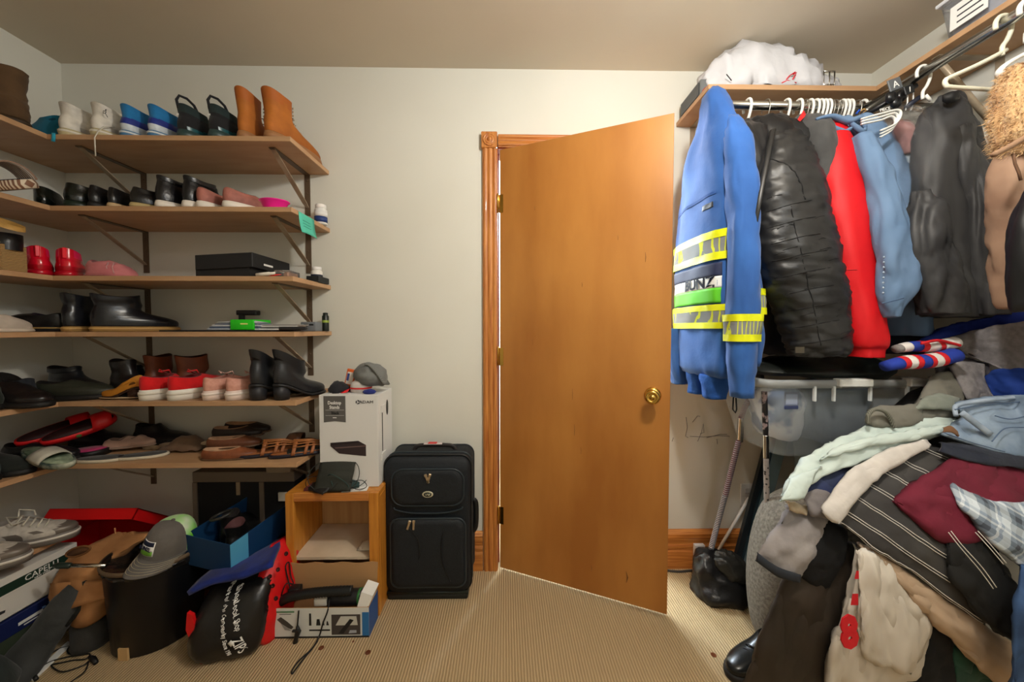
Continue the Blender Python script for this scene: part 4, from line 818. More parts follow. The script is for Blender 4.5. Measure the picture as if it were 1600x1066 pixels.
for zz in (.85, .64): MB().box(bx1+.0002, -.20, zz-.018, bx1+.004, -.15, zz+.014, 0, .001).build('tab', WC, t)
MB().box(bx1+.0002, -.185, .66, bx1+.0012, -.178, .835).build('slit', BLACK, t); MB().loft([[Vector((bx1+dx, -.115+.014*cos(a), .84+.035*sin(a))) for a in [2*pi*k/16 for k in range(16)]] for dx in (.0002, .001)]).build('hand_hole', plain((44, 42, 40)), t)
# things on the carton
ct = bz1+.0006
q = MB().loft([ell(1.335, -.15, ct+z, a, b_, 26) for z, a, b_ in ((0, .042, .045), (.012, .048, .05), (.03, .036, .036), (.042, .015, .02), (.045, .004, .005))]).wrinkle(.010, (30, 30, 40), 5, 3); tag(q.build('knit_glove', fabric((36, 36, 42))), 'dark crumpled knit glove on the white carton', 'glove')
t = thing('pocket_packet', 'small white and orange packet sticking up on the carton', 'packet', Vector((1.365, -.13, ct))); q = MB(); Mx = Matrix.Translation((1.365, -.13, ct+.002)) @ Matrix.Rotation(.22, 4, 'Y'); q.box(-.020, -.006, .0, .020, .006, .098, 0, .003, M=Mx, seg=2); q.build('body', plain((222, 100, 40), .5), t); MB().box(-.014, -.0072, .03, .015, -.0062, .085, M=Mx).build('label_panel', plain((226, 216, 206)), t); MB().box(-.013, -.0078, .045, -.003, -.0072, .078, M=Mx).build('blue_panel', plain((52, 66, 130)), t)
wc = thing('sports_cap', 'white cap with a red stripe under the grey cap on the carton', 'cap', Vector((1.43, -.15, ct)))
MB().loft([ell(1.435, -.155, ct+z, a, a*.85, 28) for z, a in ((0, .040), (.003, .044), (.026, .046), (.042, .040), (.052, .026), (.055, .004))]).build('crown', fabric((222, 214, 208)), wc); MB().loft([ell(1.435, -.155, ct+z, a, a*.85, 28) for z, a in ((.016, .0462), (.017, .0470), (.022, .0472), (.023, .0465))], c0=False, c1=False).build('stripe', plain((214, 30, 36)), wc)
MB().sheet([[Vector((1.39-.03*v, -.16+.03*(u-.5)*2, ct+.014-.008*v-.01*(2*u-1)**2)) for u in (0, .25, .5, .75, 1)] for v in (0, .5, 1)], .003).build('brim', plain((214, 30, 36)), wc)
gc = thing('winter_hat', 'grey heather cap with a ribbed band lying upside down on the carton', 'cap', Vector((1.49, -.15, ct)))
rows = [(ct+.03, 1.49, .040, .03), (ct+.045, 1.485, .066, .045), (ct+.07, 1.478, .075, .055), (ct+.095, 1.474, .066, .05), (ct+.118, 1.475, .045, .04), (ct+.126, 1.475, .012, .015)]
HG = fabric((120, 122, 120), (104, 106, 104)); q = MB().loft([ell(r[1], -.15, r[0], r[2], r[3], 30) for r in crom(rows, 16)]).wrinkle(.010, (16, 16, 26), 6, 2); q.build('crown', HG, gc)
G = [[Vector((1.468+.085*u-.012*sin(pi*u), -.20+.08*v-.01*sin(pi*v), ct+.128-.085*u*u*1.0+.012*sin(u*3)-.016*v)) for v in (0, .5, 1)] for u in [k/12 for k in range(13)]]
MB().sheet(G, .008).build('ribbed_band', mat((128, 130, 126), .9, col2=(96, 98, 96), vs=60, kind='wave'), gc)
tag(MB().loft([ell(1.49, -.205, ct+z, a, .016, 20) for z, a in ((0, .022), (.008, .03), (.016, .022), (.019, .005))]).build('cloth_scrap', fabric((40, 52, 130))), 'small dark blue cloth scrap under the grey knit cap', 'cloth')
# masks on the cubby top
mz = ch+.0008
def mask(cx_, cy_, w2, h2, tilt_, m, label, lean=0, rz=0):
    t = thing('face_mask', label, 'mask', Vector((cx_, cy_, mz)))
    M = Matrix.Translation((cx_, cy_, mz+.006+h2/2*sin(tilt_))) @ Matrix.Rotation(rz, 4, 'Z') @ Matrix.Rotation(tilt_, 4, 'X')
    G = []
    for i in range(13):
        v = i/12; G.append([M @ Vector(((u-.5)*w2, (v-.5)*h2, .014*sin(pi*u)*sin(pi*v)+.0035*(i % 4 == 1)+.002*(i % 4 == 2))) for u in [k/10 for k in range(11)]])
    MB().sheet(G, -.0016).build('panel', m, t)
    for sx in (-1, 1):
        P = [M @ Vector((sx*w2/2, -h2*.42, .002)), M @ Vector((sx*(w2/2+.022), -h2*.25, .012)), M @ Vector((sx*(w2/2+.03), .0, .016)), M @ Vector((sx*(w2/2+.02), h2*.25, .012)), M @ Vector((sx*w2/2, h2*.42, .002))]
        MB().tube([Vector(p) for p in crom([tuple(p) for p in P], 14)], .0016, 5).build('ear_loop', m, t)
    return t
MB_ = mat((44, 46, 40), .8, bump=.3, bs=60)
mask(1.365, -.262, .15, .125, 1.05, MB_, 'olive black pleated mask propped against the white carton')
mask(1.31, -.262, .11, .08, .35, mat((24, 22, 22), .6), 'black mask lying crumpled at the cubby front', rz=-.5)
mask(1.40, -.245, .11, .06, .5, mat((34, 60, 60), .7), 'dark teal mask half under the olive one', rz=.3)
for k_, (pts, m, lab) in enumerate((([(1.335, -.27, .06), (1.36, -.285, .075), (1.41, -.29, .05), (1.43, -.288, .02), (1.38, -.29, .008), (1.36, -.29, .05)], (28, 62, 60), 'teal elastic cord looping over the masks'), ([(1.43, -.28, .04), (1.48, -.275, .045), (1.50, -.275, .02), (1.47, -.28, .008), (1.43, -.285, .025)], (24, 24, 26), 'black elastic cord looping right of the masks'))):
    tag(MB().tube([Vector((a, b, mz+c)) for a, b, c in crom(pts, 26)], .0016, 5).build('elastic_cord', plain(m)), lab, 'cord')
q = MB().loft([[Vector(p) for p in ((1.238, -.275, mz), (1.29, -.27, mz), (1.28, -.23, mz), (1.25, -.225, mz))], [Vector(p) for p in ((1.24, -.274, mz+.012), (1.286, -.27, mz+.01), (1.276, -.232, mz+.016), (1.254, -.228, mz+.02))]], smooth=False); tag(q.build('eyeglass_case', leather((110, 50, 52))), 'dark red case under the masks on the cubby', 'case')
nt = MB().box(0, 0, 0, .10, .05, .0012); nt.xf(Matrix.Translation((1.40, -.288, mz)) @ Matrix.Rotation(.14, 4, 'Z')); nt = nt.build('paper_slip', PAPER); tag(nt, 'white paper slip hanging at the cubby front edge', 'paper')
wn = MB()
for r_ in range(3): wn.box(1.415+.003*r_, -.277+.012*r_, mz+.0013, 1.475, -.2755+.012*r_, mz+.0016)
wn.build('print_line', plain((120, 120, 124)), nt)['kind'] = 'stuff'
# carton with a hand vacuum
t = thing('open_carton', 'low open carton printed with vacuum attachments, flaps folded up', 'box', (1.36, -.34, 0))
KRD = mat((176, 136, 92), .8); x0_, x1_, y0_, y1_, h_ = 1.183, 1.548, -.395, -.30, .118
q = MB(); q.box(x0_, y0_, 0, x1_, y1_, .003); q.box(x0_, y0_, .003, x1_, y0_+.003, h_); q.box(x0_, y1_-.003, .003, x1_, y1_, h_+.05); q.box(x0_, y0_+.003, .003, x0_+.003, y1_-.003, h_); q.box(x1_-.003, y0_+.003, .003, x1_, y1_-.003, h_)
q.build('body', [KRD], t)
q = MB(); q.prism([(x0_, h_+.0505), (x1_, h_+.0505)]+[(x1_+.004-(x1_-x0_+.008)*k/16, h_+.118+.003*sin(k*1.3)) for k in range(17)], .003, 'y', base=y1_-.003); q.build('back_flap', KRD, t)
q = MB(); q.loft([[Vector((x1_-.052, y0_+.004, .10)), Vector((x1_-.002, y0_+.004, .120)), Vector((x1_-.002, y1_-.02, .120)), Vector((x1_-.052, y1_-.02, .10))], [Vector((x1_-.03, y0_+.004, .176)), Vector((x1_+.014, y0_+.004, .160)), Vector((x1_+.014, y1_-.02, .160)), Vector((x1_-.03, y1_-.02, .176))]], smooth=False); q.build('side_flap', PAPER, t)
MB().box(x0_, y0_-.0012, .0, x1_, y0_-.0002, h_).build('printed_face', mat((214, 216, 212), .45), t)
yp = y0_-.0014
def pr(nm_, pts, m, d=0): MB().prism(pts, .0006, 'y', base=yp-.0006-d).build(nm_, m, t)
K = plain((30, 30, 32), .5)
pr('photo_panel', [(1.404, .012), (1.515, .012), (1.515, .092), (1.404, .092)], plain((70, 64, 62), .5)); pr('photo_window', [(1.42, .05), (1.44, .085), (1.50, .085), (1.505, .05)], plain((196, 196, 188)), .0006); pr('photo_hose', [(1.43, .018), (1.45, .018), (1.49, .07), (1.475, .075)], K, .0012); pr('photo_hose', [(1.47, .018), (1.50, .02), (1.50, .03), (1.475, .03)], plain((170, 176, 186)), .0012)
pr('dark_edge', [(x0_, .0), (x1_, .0), (x1_, .007), (x0_, .007)], K); pr('blue_side', [(x1_-.026, .007), (x1_, .007), (x1_, .1), (x1_-.026, .1)], plain((40, 110, 170), .5))
pr('printed_nozzle', [(1.318, .05), (1.327, .05), (1.326, .098), (1.319, .098)], K); pr('printed_nozzle', [(1.345, .05), (1.362, .05), (1.358, .075), (1.348, .075)], K); pr('printed_nozzle', [(1.368, .05), (1.377, .05), (1.375, .066), (1.370, .066)], K); pr('printed_nozzle', [(1.384, .05), (1.394, .05), (1.390, .066), (1.386, .066)], K); pr('printed_nozzle', [(1.318, .028), (1.398, .028), (1.398, .034), (1.318, .034)], K)
pr('printed_tool', [(1.195, .075), (1.21, .085), (1.235, .066), (1.258, .045), (1.25, .036), (1.225, .046)], plain((70, 66, 60))); pr('printed_tool', [(1.21, .06), (1.24, .04), (1.25, .03), (1.225, .034)], plain((150, 150, 146)), .0006)
pr('print_line', [(1.192, .102), (1.262, .102), (1.262, .108), (1.192, .108)], plain((84, 130, 92))); pr('print_line', [(1.205, .0945), (1.25, .0945), (1.25, .0975), (1.205, .0975)], plain((110, 112, 110)))
MB().box(x1_+.0002, y0_, .0, x1_+.001, y1_, h_).build('blue_side', plain((36, 84, 150), .5), t)
t = thing('hand_vacuum', 'black hand vacuum with a curved hose in the open carton', 'vacuum', (1.36, -.35, .06))
P = [(1.195, -.365, .125), (1.23, -.372, .146), (1.30, -.374, .160), (1.38, -.372, .166), (1.47, -.366, .164)]
q = MB(); n_ = 60; pts = [Vector(p) for p in crom(P, n_)]; q.tube(pts, [.017+.0022*(i % 2) for i in range(n_)], 12); q.build('hose', mat((20, 24, 26), .4), t)
MB().tube([Vector((1.37, -.345, .118)), Vector((1.40, -.345, .122)), Vector((1.49, -.345, .125)), Vector((1.515, -.345, .126))], [.026, .03, .03, .024], 16).build('body', mat((28, 28, 32), .35), t)
MB().tube([Vector((1.492, -.345, .125)), Vector((1.50, -.345, .1255))], .0305, 16).build('green_ring', plain((50, 120, 60)), t)
q = MB().box(1.325, -.376, .108, 1.375, -.345, .137, 0, .004, seg=2); tag(q.build('charger_block', plain((222, 220, 212), .5)), 'white plastic block beside the hand vacuum', 'block')
t = thing('charger_cable', 'black cable with plug hanging over the carton front to the carpet', 'cable', Vector((1.27, -.41, 0)))
cab = [at(400+x/3.374, 750+y/3.374, y=yy) if yy is not None else at(400+x/3.374, 750+y/3.374, z=.004) for x, y, yy in ((388, 625, -.375), (378, 690, -.398), (352, 760, -.402), (335, 820, -.40), (300, 885, None), (250, 945, None), (205, 1005, None), (192, 1022, None), (190, 1005, None), (225, 955, None), (290, 895, None), (325, 850, None))]
MB().tube([Vector(p) for p in crom([tuple(p) for p in cab], 60)], .0028, 6).build('cord', BLACK, t)
c2 = [at(400+x/3.374, 750+y/3.374, y=yy) for x, y, yy in ((225, 690, -.40), (222, 730, -.403), (218, 775, -.406))]
MB().tube([Vector(p) for p in crom([tuple(p) for p in c2], 12)], .003, 6).build('cord', BLACK, t)
MB().tube([at(400+218/3.374, 750+770/3.374, y=-.408), at(400+222/3.374, 750+800/3.374, y=-.412), at(400+212/3.374, 750+835/3.374, y=-.414), at(400+207/3.374, 750+862/3.374, y=-.416)], [.004, .011, .008, .009], 10).build('plug', mat((26, 26, 26), .4), t)
MB().box(*(at(400+208/3.374, 750+800/3.374, y=-.42)-Vector((.014, .002, .004))), *(at(400+208/3.374, 750+800/3.374, y=-.42)+Vector((.014, .008, .004))), 0, .002).build('clip', mat((26, 26, 26), .4), t)
t = thing('power_adapter', 'black power adapter with looped cord at the carton left end', 'adapter', Vector((1.22, -.335, .12)))
MB().box(1.215, -.36, .135, 1.258, -.325, .168, 0, .005, seg=2).build('block', mat((24, 24, 26), .4), t)
MB().tube([Vector(p) for p in crom([(1.22, -.35, .165), (1.205, -.34, .20), (1.195, -.335, .245), (1.20, -.32, .25), (1.212, -.33, .20), (1.23, -.345, .18), (1.21, -.36, .19), (1.197, -.37, .15)], 34)], .0025, 6).build('cord', BLACK, t)
# suitcase
SC = mat((20, 27, 33), .7, col2=(15, 20, 26), vs=120, bump=.25, bs=200); SCD = mat((12, 15, 18), .5); PIP = mat((38, 48, 54), .4)
t = thing('suitcase', 'black upright fabric suitcase with two front zip pockets', 'suitcase', (1.735, -.11, 0))
sx0, sx1, sy0, sy1, sz0, sz1 = 1.545, 1.924, -.215, -.012, .025, .638
def rrect(x0, x1, z0, z1, r, n=6):
    o = []
    for cx_, cz_, a0 in ((x1-r, z0+r, -pi/2), (x1-r, z1-r, 0), (x0+r, z1-r, pi/2), (x0+r, z0+r, pi)):
        o += [(cx_+r*cos(a0+pi/2*k/n), cz_+r*sin(a0+pi/2*k/n)) for k in range(n+1)]
    return o
rg = [[Vector((a, y, b)) for a, b in rrect(sx0+i_, sx1-i_, sz0+i_, sz1-i_-dz, max(.012, .045-i_*.4))] for y, i_, dz in ((sy1, .012, 0), (sy1-.012, .0, 0), (-.10, 0, 0), (-.165, .0, .0), (-.19, .003, .004), (-.205, .012, .014))]
MB().loft(rg).build('shell', SC, t)
for y in (-.178, -.14, -.03): MB().tube([Vector((a, y, b)) for a, b in rrect(sx0-.001, sx1+.001, sz0-.001, sz1+.001, .045)], .0045 if y < -.1 else .003, 8, closed=True).build('piping', PIP if y > -.17 else SCD, t)
def pocket(x0, x1, z0, z1, d, r, name='front_pocket'):
    R_ = [[Vector((a, y, b)) for a, b in rrect(x0+i_, x1-i_, z0+i_, z1-i_, r)] for y, i_ in ((-.196, 0), (-.205-d*.5, .0), (-.205-d*.9, .006), (-.205-d, .022))]
    p = MB().loft(R_, c0=False).build(name, SC, t)
    MB().tube([Vector((a, -.205-d*.55, b)) for a, b in rrect(x0-.001, x1+.001, z0-.001, z1+.001, r)], .0045, 8, closed=True).build('zip_piping', PIP, p)
    return p
p1 = pocket(1.585, 1.895, .43, .588, .018, .05); p2 = pocket(1.580, 1.902, .07, .372, .026, .035)
for sx_, x_, zz, dy in ((p1, 1.735, .564, -.226), (p1, 1.752, .566, -.226), (p2, 1.665, .366, -.234), (p2, 1.683, .366, -.234)):
    ang = -.35 if x_ in (1.735,) else .3 if x_ in (1.752, 1.665) else .05
    M = Matrix.Translation((x_, dy, zz)) @ Matrix.Rotation(ang, 4, 'Y'); q = MB(); q.box(-.0045, -.003, -.034, .0045, .003, 0, 0, .0015, M=M); q.box(-.006, -.005, -.004, .006, .004, .008, 0, .002, M=M); q.build('zip_pull', mat((196, 178, 150), .3, .8), sx_)
ov = MB(); M = Matrix.Translation((1.742, -.224, .483)) @ Matrix.Rotation(pi/2, 4, 'X') @ Matrix.Diagonal((1.45, .85, 1, 1)); ov.lathe([(.0165, 0), (.0165, .002), (.013, .003), (.012, .0022), (.001, .0022)], n=28, M=M); bd = ov.build('oval_badge', mat((206, 202, 176), .4, .3), t)
MB().lathe([(.0118, .0024), (.0118, .003), (.001, .003)], n=24, M=M).build('badge_field', plain((58, 62, 50)), bd)
q = MB(); 
for ln in ([(-.010, .001), (-.006, -.003), (-.002, .001)], [(-.001, .003), (.004, -.001), (.010, .003)], [(.002, -.004), (.009, -.002)]): q.tube([Vector((1.742+a, -.2275, .483+b)) for a, b in ln], .0012, 5)
q.build('badge_mark', mat((214, 208, 180), .4), bd)['kind'] = 'stuff'
MB().tube([Vector(p) for p in crom([(1.59, -.207, .418), (1.60, -.210, .408), (1.66, -.212, .396), (1.74, -.2125, .393), (1.82, -.212, .396), (1.88, -.210, .408), (1.89, -.207, .418)], 24)], .0035, 6).build('seam_piping', PIP, t)
MB().tube([Vector(p) for p in crom([(1.66, -.232, .34), (1.70, -.234, .29), (1.708, -.234, .22), (1.70, -.232, .20)], 16)], .002, 5).build('crease', SCD, p2); MB().tube([Vector(p) for p in crom([(1.81, -.232, .33), (1.80, -.234, .25), (1.81, -.234, .17), (1.84, -.231, .10)], 16)], .002, 5).build('crease', SCD, p2)
hd = MB(); hd.tube([Vector(p) for p in crom([(1.655, -.10, sz1-.004), (1.665, -.10, sz1+.014), (1.70, -.10, sz1+.02), (1.80, -.10, sz1+.02), (1.835, -.10, sz1+.014), (1.845, -.10, sz1-.004)], 20)], .010, 8, flat=.6); hd.build('top_handle', mat((40, 36, 36), .5), t)
MB().box(1.70, -.112, sz1+.026, 1.785, -.088, sz1+.030, 0, .001).build('handle_tag', plain((206, 196, 196)), t); MB().box(1.72, -.1125, sz1+.0302, 1.76, -.0875, sz1+.032).build('handle_tag', plain((200, 60, 56)), t)
q = MB(); q.tube([Vector(p) for p in crom([(sx1+.002, -.12, .41), (sx1+.016, -.12, .395), (sx1+.018, -.12, .33), (sx1+.014, -.12, .28), (sx1+.002, -.12, .262)], 16)], .009, 8, flat=1.4); q.build('side_handle', SCD, t)
MB().box(sx0+.012, -.205, .0, sx1-.012, -.02, .026, 0, .008, seg=2).build('base', mat((18, 22, 22), .5), t)
MB().tube([Vector((a, -.2, .03)) for a in (sx0+.01, sx1-.01)], .008, 8).build('bottom_bumper', mat((22, 30, 26), .4), t)
for xx in (sx0+.03, sx1-.03): MB().tube([Vector((xx-.012, -.05, .022)), Vector((xx+.012, -.05, .022))], .021, 16).build('wheel', mat((20, 20, 20), .4), t)
# in the dark under the lowest shelf
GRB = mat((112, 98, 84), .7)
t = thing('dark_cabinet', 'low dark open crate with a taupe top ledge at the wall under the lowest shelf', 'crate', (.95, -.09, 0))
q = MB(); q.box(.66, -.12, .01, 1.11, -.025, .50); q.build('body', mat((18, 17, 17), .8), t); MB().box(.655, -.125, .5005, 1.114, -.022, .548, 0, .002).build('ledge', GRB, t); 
for xx in (.85,): MB().box(xx, -.124, .44, xx+.016, -.1203, .4995).build('post', mat((150, 130, 104), .6), t)
for xx in (.655, .955): MB().box(xx, -.126, .30, xx+.02, -.1203, .4995).build('post', GRB, t)
q = MB(); q.box(1.0, -.15, .549, 1.112, -.03, .62, 0, .008, seg=2); ro = q.build('router', mat((146, 128, 108), .5)); tag(ro, 'beige router box with a red light just beneath the lowest shelf', 'router')
MB().lathe([(.0035, 0), (.003, .002), (.0005, .003)], n=10, M=Matrix.Translation((1.02, -.151, .607)) @ Matrix.Rotation(pi/2, 4, 'X')).build('red_light', mat((255, 60, 30), .4, emit=3), ro)
q = MB().box(1.03, -.2, .43, 1.065, -.1985, .46); 
ol = MB().box(1.045, -.136, .415, 1.085, -.1262, .455, 0, .002); tag(ol.build('tag_card', plain((196, 190, 176))), 'small pale card hanging against the dark crate', 'card')
# dark long boot lying in front, left, and cables
BT2 = fabric((60, 62, 62), (46, 48, 48))
t = thing('long_boot', 'dark grey suede long boot lying against the boxes, sole turned out', 'boot', at(60, 1000, y=-.48))
P = [(at(120, 918, y=-.44), .030), (at(108, 938, y=-.45), .046), (at(86, 968, y=-.47), .052), (at(66, 995, y=-.49), .054), (at(44, 1025, y=-.52), .058), (at(24, 1055, y=-.55), .06), (at(2, 1085, y=-.58), .06)]
pp = crom([tuple(p)+(r,) for p, r in P], 26); q = MB().tube([Vector(p[:3]) for p in pp], [p[3] for p in pp], 18, flat=.7).wrinkle(.006, (20, 20, 20), 3, 2); q.build('shaft', BT2, t)
sl = MB().tube([at(132, 908, y=-.435), at(136, 925, y=-.438), at(126, 950, y=-.45), at(104, 978, y=-.475)], [.006, .012, .012, .006], 8); sl.build('sole', mat((30, 32, 32), .5), t)
q = MB().loft([ell(at(140, 990, y=-.41).x+dx, -.40, z, a, b_, 24) for z, dx, a, b_ in ((0.0, 0, .055, .06), (.03, 0, .06, .06), (.08, -.01, .055, .05), (.12, -.015, .04, .04), (.15, -.02, .012, .02))]).wrinkle(.012, (12, 12, 12), 7, 2); tag(q.build('sweater', fabric((56, 54, 50))), 'dark grey folded garment between the boot and the round bin', 'garment')
q = MB().loft([ell(.36, -.66, z, a, b_, 30) for z, a, b_ in ((0.0, .12, .10), (.05, .13, .11), (.11, .11, .09), (.15, .06, .06), (.17, .01, .02))]).wrinkle(.02, (10, 10, 10), 9, 2); tag(q.build('dark_jacket', fabric((34, 44, 44))), 'dark teal black jacket heaped on the floor at the lower left corner', 'garment')
wb_ = MB().loft([[Vector(p) for p in ((at(45, 1062, z=.0)), (at(52, 1066, z=.0)), (at(112, 1008, z=.0)), (at(106, 1004, z=.0)))], [Vector((p.x, p.y, .006)) for p in ((at(45, 1062, z=.0)), (at(52, 1066, z=.0)), (at(112, 1008, z=.0)), (at(106, 1004, z=.0)))]], smooth=False); tag(wb_.build('paper_sheet', PAPER), 'white card edge lying on the carpet under the boot', 'card')
t = thing('earphone_cable', 'thin black cable curling on the carpet before the round bin', 'cable', at(110, 1030, z=0))
for ln in ([(58, 1050), (75, 1036), (100, 1028), (125, 1024), (140, 1022), (134, 1030), (115, 1032), (95, 1036), (80, 1040), (98, 1050), (130, 1040), (138, 1034), (132, 1050), (110, 1066)], [(70, 1030), (90, 1015), (110, 1010), (128, 1008), (120, 1020), (108, 1022), (106, 1014), (120, 1002)]):
    MB().tube([Vector(p) for p in crom([tuple(at(a, b, z=.004+.002*(i % 2))) for i, (a, b) in enumerate(ln)], 60)], .0022, 6).build('cord', BLACK, t)
MB().tube([at(140, 1026, z=.006), at(146, 1030, z=.006), at(150, 1036, z=.006)], [.005, .009, .007], 8).build('plug', BLACK, t); MB().tube([at(52, 1054, z=.006), at(57, 1062, z=.006)], .006, 8).build('plug', BLACK, t)
# coins on the carpet
for px, py, lab in ((575, 1020, 'copper coin on the carpet, right of the cable loop'), (502, 1013, 'copper coin on the carpet, just under the vacuum carton'), (1115, 1024, 'copper coin on the carpet by the black shoe'), (552, 1003, 'tiny copper coin on the carpet below the carton corner')):
    p = at(px, py, z=0); c = MB(); r_ = .010 if py > 1010 else .004
    c.lathe([(r_*.92, .0002), (r_, .0006), (r_, .0016), (r_*.94, .0019), (r_*.86, .0016), (.0003, .0016)], c=tuple(p), n=20); tag(c.build('coin', mat((120, 66, 34), .4, .5)), lab, 'coin')
# ---------------------------------------------------------------- right corner: hangers and hanging clothes
HW = mat((236, 236, 230), .35); HM = mat((176, 172, 164), .3, .8)
HK = [(-.023, -.014), (-.024, .006), (-.013, .023), (.005, .027), (.021, .015), (.024, -.012), (.013, -.042), (.0, -.062), (.0, -.088)]
def hanger(name, label, px, m, r=.0042, swing=0., arms=True, group=None, drop=.07, span=.20):
    x = at(px, 158, y=RBY).x; t = thing(name, label, 'hanger', Vector((x, RBY, RODB)), swing, group)
    MB().tube([(0, -a, b-.0045+.0) for a, b in [tuple(q) for q in crom(HK, 26)]], r, 8).build('hook', m, t, local=True)
    if arms:
        A = [(0, 0, -.09), (0, span*.5, -.105), (0, span*.93, -.09-drop), (0, span, -.105-drop), (0, span*.93, -.118-drop), (0, -span*.93, -.118-drop), (0, -span, -.105-drop), (0, -span*.93, -.09-drop), (0, -span*.5, -.105)]
        MB().tube(A, r*1.1, 6, closed=True).build('arms', m, t, local=True)
    return t
hanger('plastic_hanger', 'white plastic hanger standing alone between the blue jacket and the black puffer', 1168, HW, .0055, 0, True, span=.12)
hanger('wire_hanger', 'thin wire hanger next to the first white hook over the puffer', 1197, HM, .0018, span=.12)
for i, px in enumerate((1228, 1247)): hanger('plastic_hanger', ('white plastic hanger carrying the puffer hood', 'white plastic hanger above the red collar tip')[i], px, HW, .005, span=.12)
ORD = ['first', 'second', 'third', 'fourth', 'fifth', 'sixth', 'seventh', 'eighth', 'ninth']
for i, px in enumerate((1257, 1297, 1303, 1309, 1338)): hanger('wire_hanger', 'thin wire hanger in the tight row, %s wire hook counted from the red collar tip' % ORD[i], px, HM, .0018, 0, px < 1300, 'wire hangers in the tight row', span=.1)
for i, px in enumerate((1264, 1273, 1280, 1286, 1292, 1314, 1320, 1326, 1347)): hanger('plastic_hanger', 'white plastic hanger in the tight row, %s white hook counted from the red collar tip' % ORD[i], px, HW, .0048, 0, px < 1290, 'white hangers in the tight row', span=.1)
tag(MB().tube([at(1338, 178, y=-.30), at(1342, 172, y=-.30), at(1347, 177, y=-.30)], .004, 6).build('hanger_clip', plain((40, 90, 200))), 'blue clip among the wire hangers', 'clip')
tag(MB().loft([ell(at(1349, 172, y=-.31).x, -.31, z, a, a, 10) for z, a in ((2.05, .004), (2.06, .010), (2.075, .011), (2.085, .004))]).build('leopard_bow', mat((190, 150, 90), .6, col2=(50, 34, 20), vs=90, lo=.48, hi=.52)), 'small leopard print bow on the hanger row', 'bow')
def pxrows(rows, n=26, e=2.4):
    """rows: (py, left px, right px, Y, half depth): a body that stands at Y and is hy deep"""
    R_ = []
    for py, xl, xr, Y, hy in crom(rows, n):
        a, b_ = at(xl, py, y=Y), at(xr, py, y=Y); R_.append(((a.x+b_.x)/2, Y, a.z, (b_.x-a.x)/2, hy))
    return [ell(x, y, z, max(hx, .004), h, 44, e) for x, y, z, hx, h in R_]
def garment(name, label, m, bodies, wr=(.010, (9, 9, 3.2)), group=None, names=None, seed=1, fine=.0025):
    """bodies: list of pixel-row bodies; the first is the trunk, others are sleeves"""
    t = None
    for i, rows in enumerate(bodies):
        q = MB().loft(pxrows(rows, 56)).wrinkle(wr[0]*.7, wr[1], seed+i*5, 3).fold(wr[0]*.8, (wr[1][0]*1.1, wr[1][1]*1.1, wr[1][2]*.9), seed+i*7, 3)
        if fine: q.wrinkle(fine, (30, 30, 18), seed+9)
        if t is None:
            vs_ = q.v; t = thing(name, label, 'clothing', sum(vs_, Vector())/len(vs_), 0, group); t.location.z = min(p.z for p in vs_); WL[t] = Vector(t.location)
        q.build((names or ['body', 'sleeve', 'sleeve', 'sleeve'])[i], m if not isinstance(m, list) else m[min(i, len(m)-1)], t)
    return t
# royal blue work jacket with reflective bands
BLU = mat((46, 98, 172), .85, col2=(38, 84, 152), vs=5, bump=.12, bs=90, sheen=.15)
t = thing('work_jacket', 'royal blue hooded work jacket with yellow and grey reflective bands, next to the door', 'jacket', Vector((2.92, -.28, .95)))
JB = [(2.135, 2.895, -.335, .018, .02), (2.11, 2.895, -.335, .040, .045), (2.02, 2.905, -.33, .052, .095), (1.90, 2.905, -.31, .062, .165), (1.78, 2.91, -.29, .064, .195), (1.6, 2.91, -.275, .066, .205), (1.4, 2.912, -.27, .068, .205), (1.2, 2.915, -.27, .070, .205), (1.06, 2.915, -.27, .072, .195), (1.015, 2.915, -.27, .058, .175)]
SL1 = [(1.98, 2.915, -.425, .026, .026), (1.9, 2.915, -.455, .044, .042), (1.75, 2.917, -.475, .050, .050), (1.6, 2.918, -.49, .050, .052), (1.4, 2.918, -.50, .050, .050), (1.2, 2.922, -.50, .048, .048), (1.05, 2.924, -.50, .043, .043), (1.02, 2.924, -.50, .035, .036), (.955, 2.926, -.50, .034, .034)]
SL2 = [(1.9, 2.955, -.37, .03, .04), (1.7, 2.962, -.40, .042, .05), (1.45, 2.970, -.42, .044, .05), (1.2, 2.982, -.43, .044, .05), (1.1, 2.986, -.435, .040, .045), (1.06, 2.988, -.44, .030, .034)]
SL3 = [(1.2, 2.86, -.14, .05, .05), (1.05, 2.865, -.15, .045, .045), (.95, 2.868, -.15, .036, .036)]
def zl(rows, z0, z1, off=0, n=30, seg=48):
    rr_ = crom(rows, 120); out = []
    for i in range(n):
        z = z0+(z1-z0)*i/(n-1); r = min(rr_, key=lambda q: abs(q[0]-z)); out.append(ell(r[1], r[2], z, r[3]+off, r[4]+off, seg, 2.5))
    return out
for nm_, rows in (('body', JB), ('sleeve', SL1), ('sleeve', SL2), ('sleeve', SL3)):
    MB().loft(zl(rows, rows[0][0], rows[-1][0], 0, 44)).wrinkle(.010, (9, 9, 3), 3, 2).fold(.004, (22, 22, 7), 5, 2).build(nm_, BLU, t)
YEL = plain((226, 232, 20), .5); SILV = mat((132, 136, 136), .75, spec=.15, col2=(206, 214, 60), vs=26, kind='wave', stretch=(1, .8, -.55), lo=.86, hi=.90)
def band(rows, z0, z1):
    h_ = z1-z0
    for a, b_, m, nm_, of in ((z0, z0+h_*.26, YEL, 'yellow_band', .0085), (z0+h_*.26, z0+h_*.74, SILV, 'reflective_band', .0075), (z0+h_*.74, z1, YEL, 'yellow_band', .0085)):
        MB().loft(zl(rows, b_, a, of, 6), c0=False, c1=False).wrinkle(.010, (9, 9, 3), 3, 2).fold(.004, (22, 22, 7), 5, 2).build(nm_, m, t)
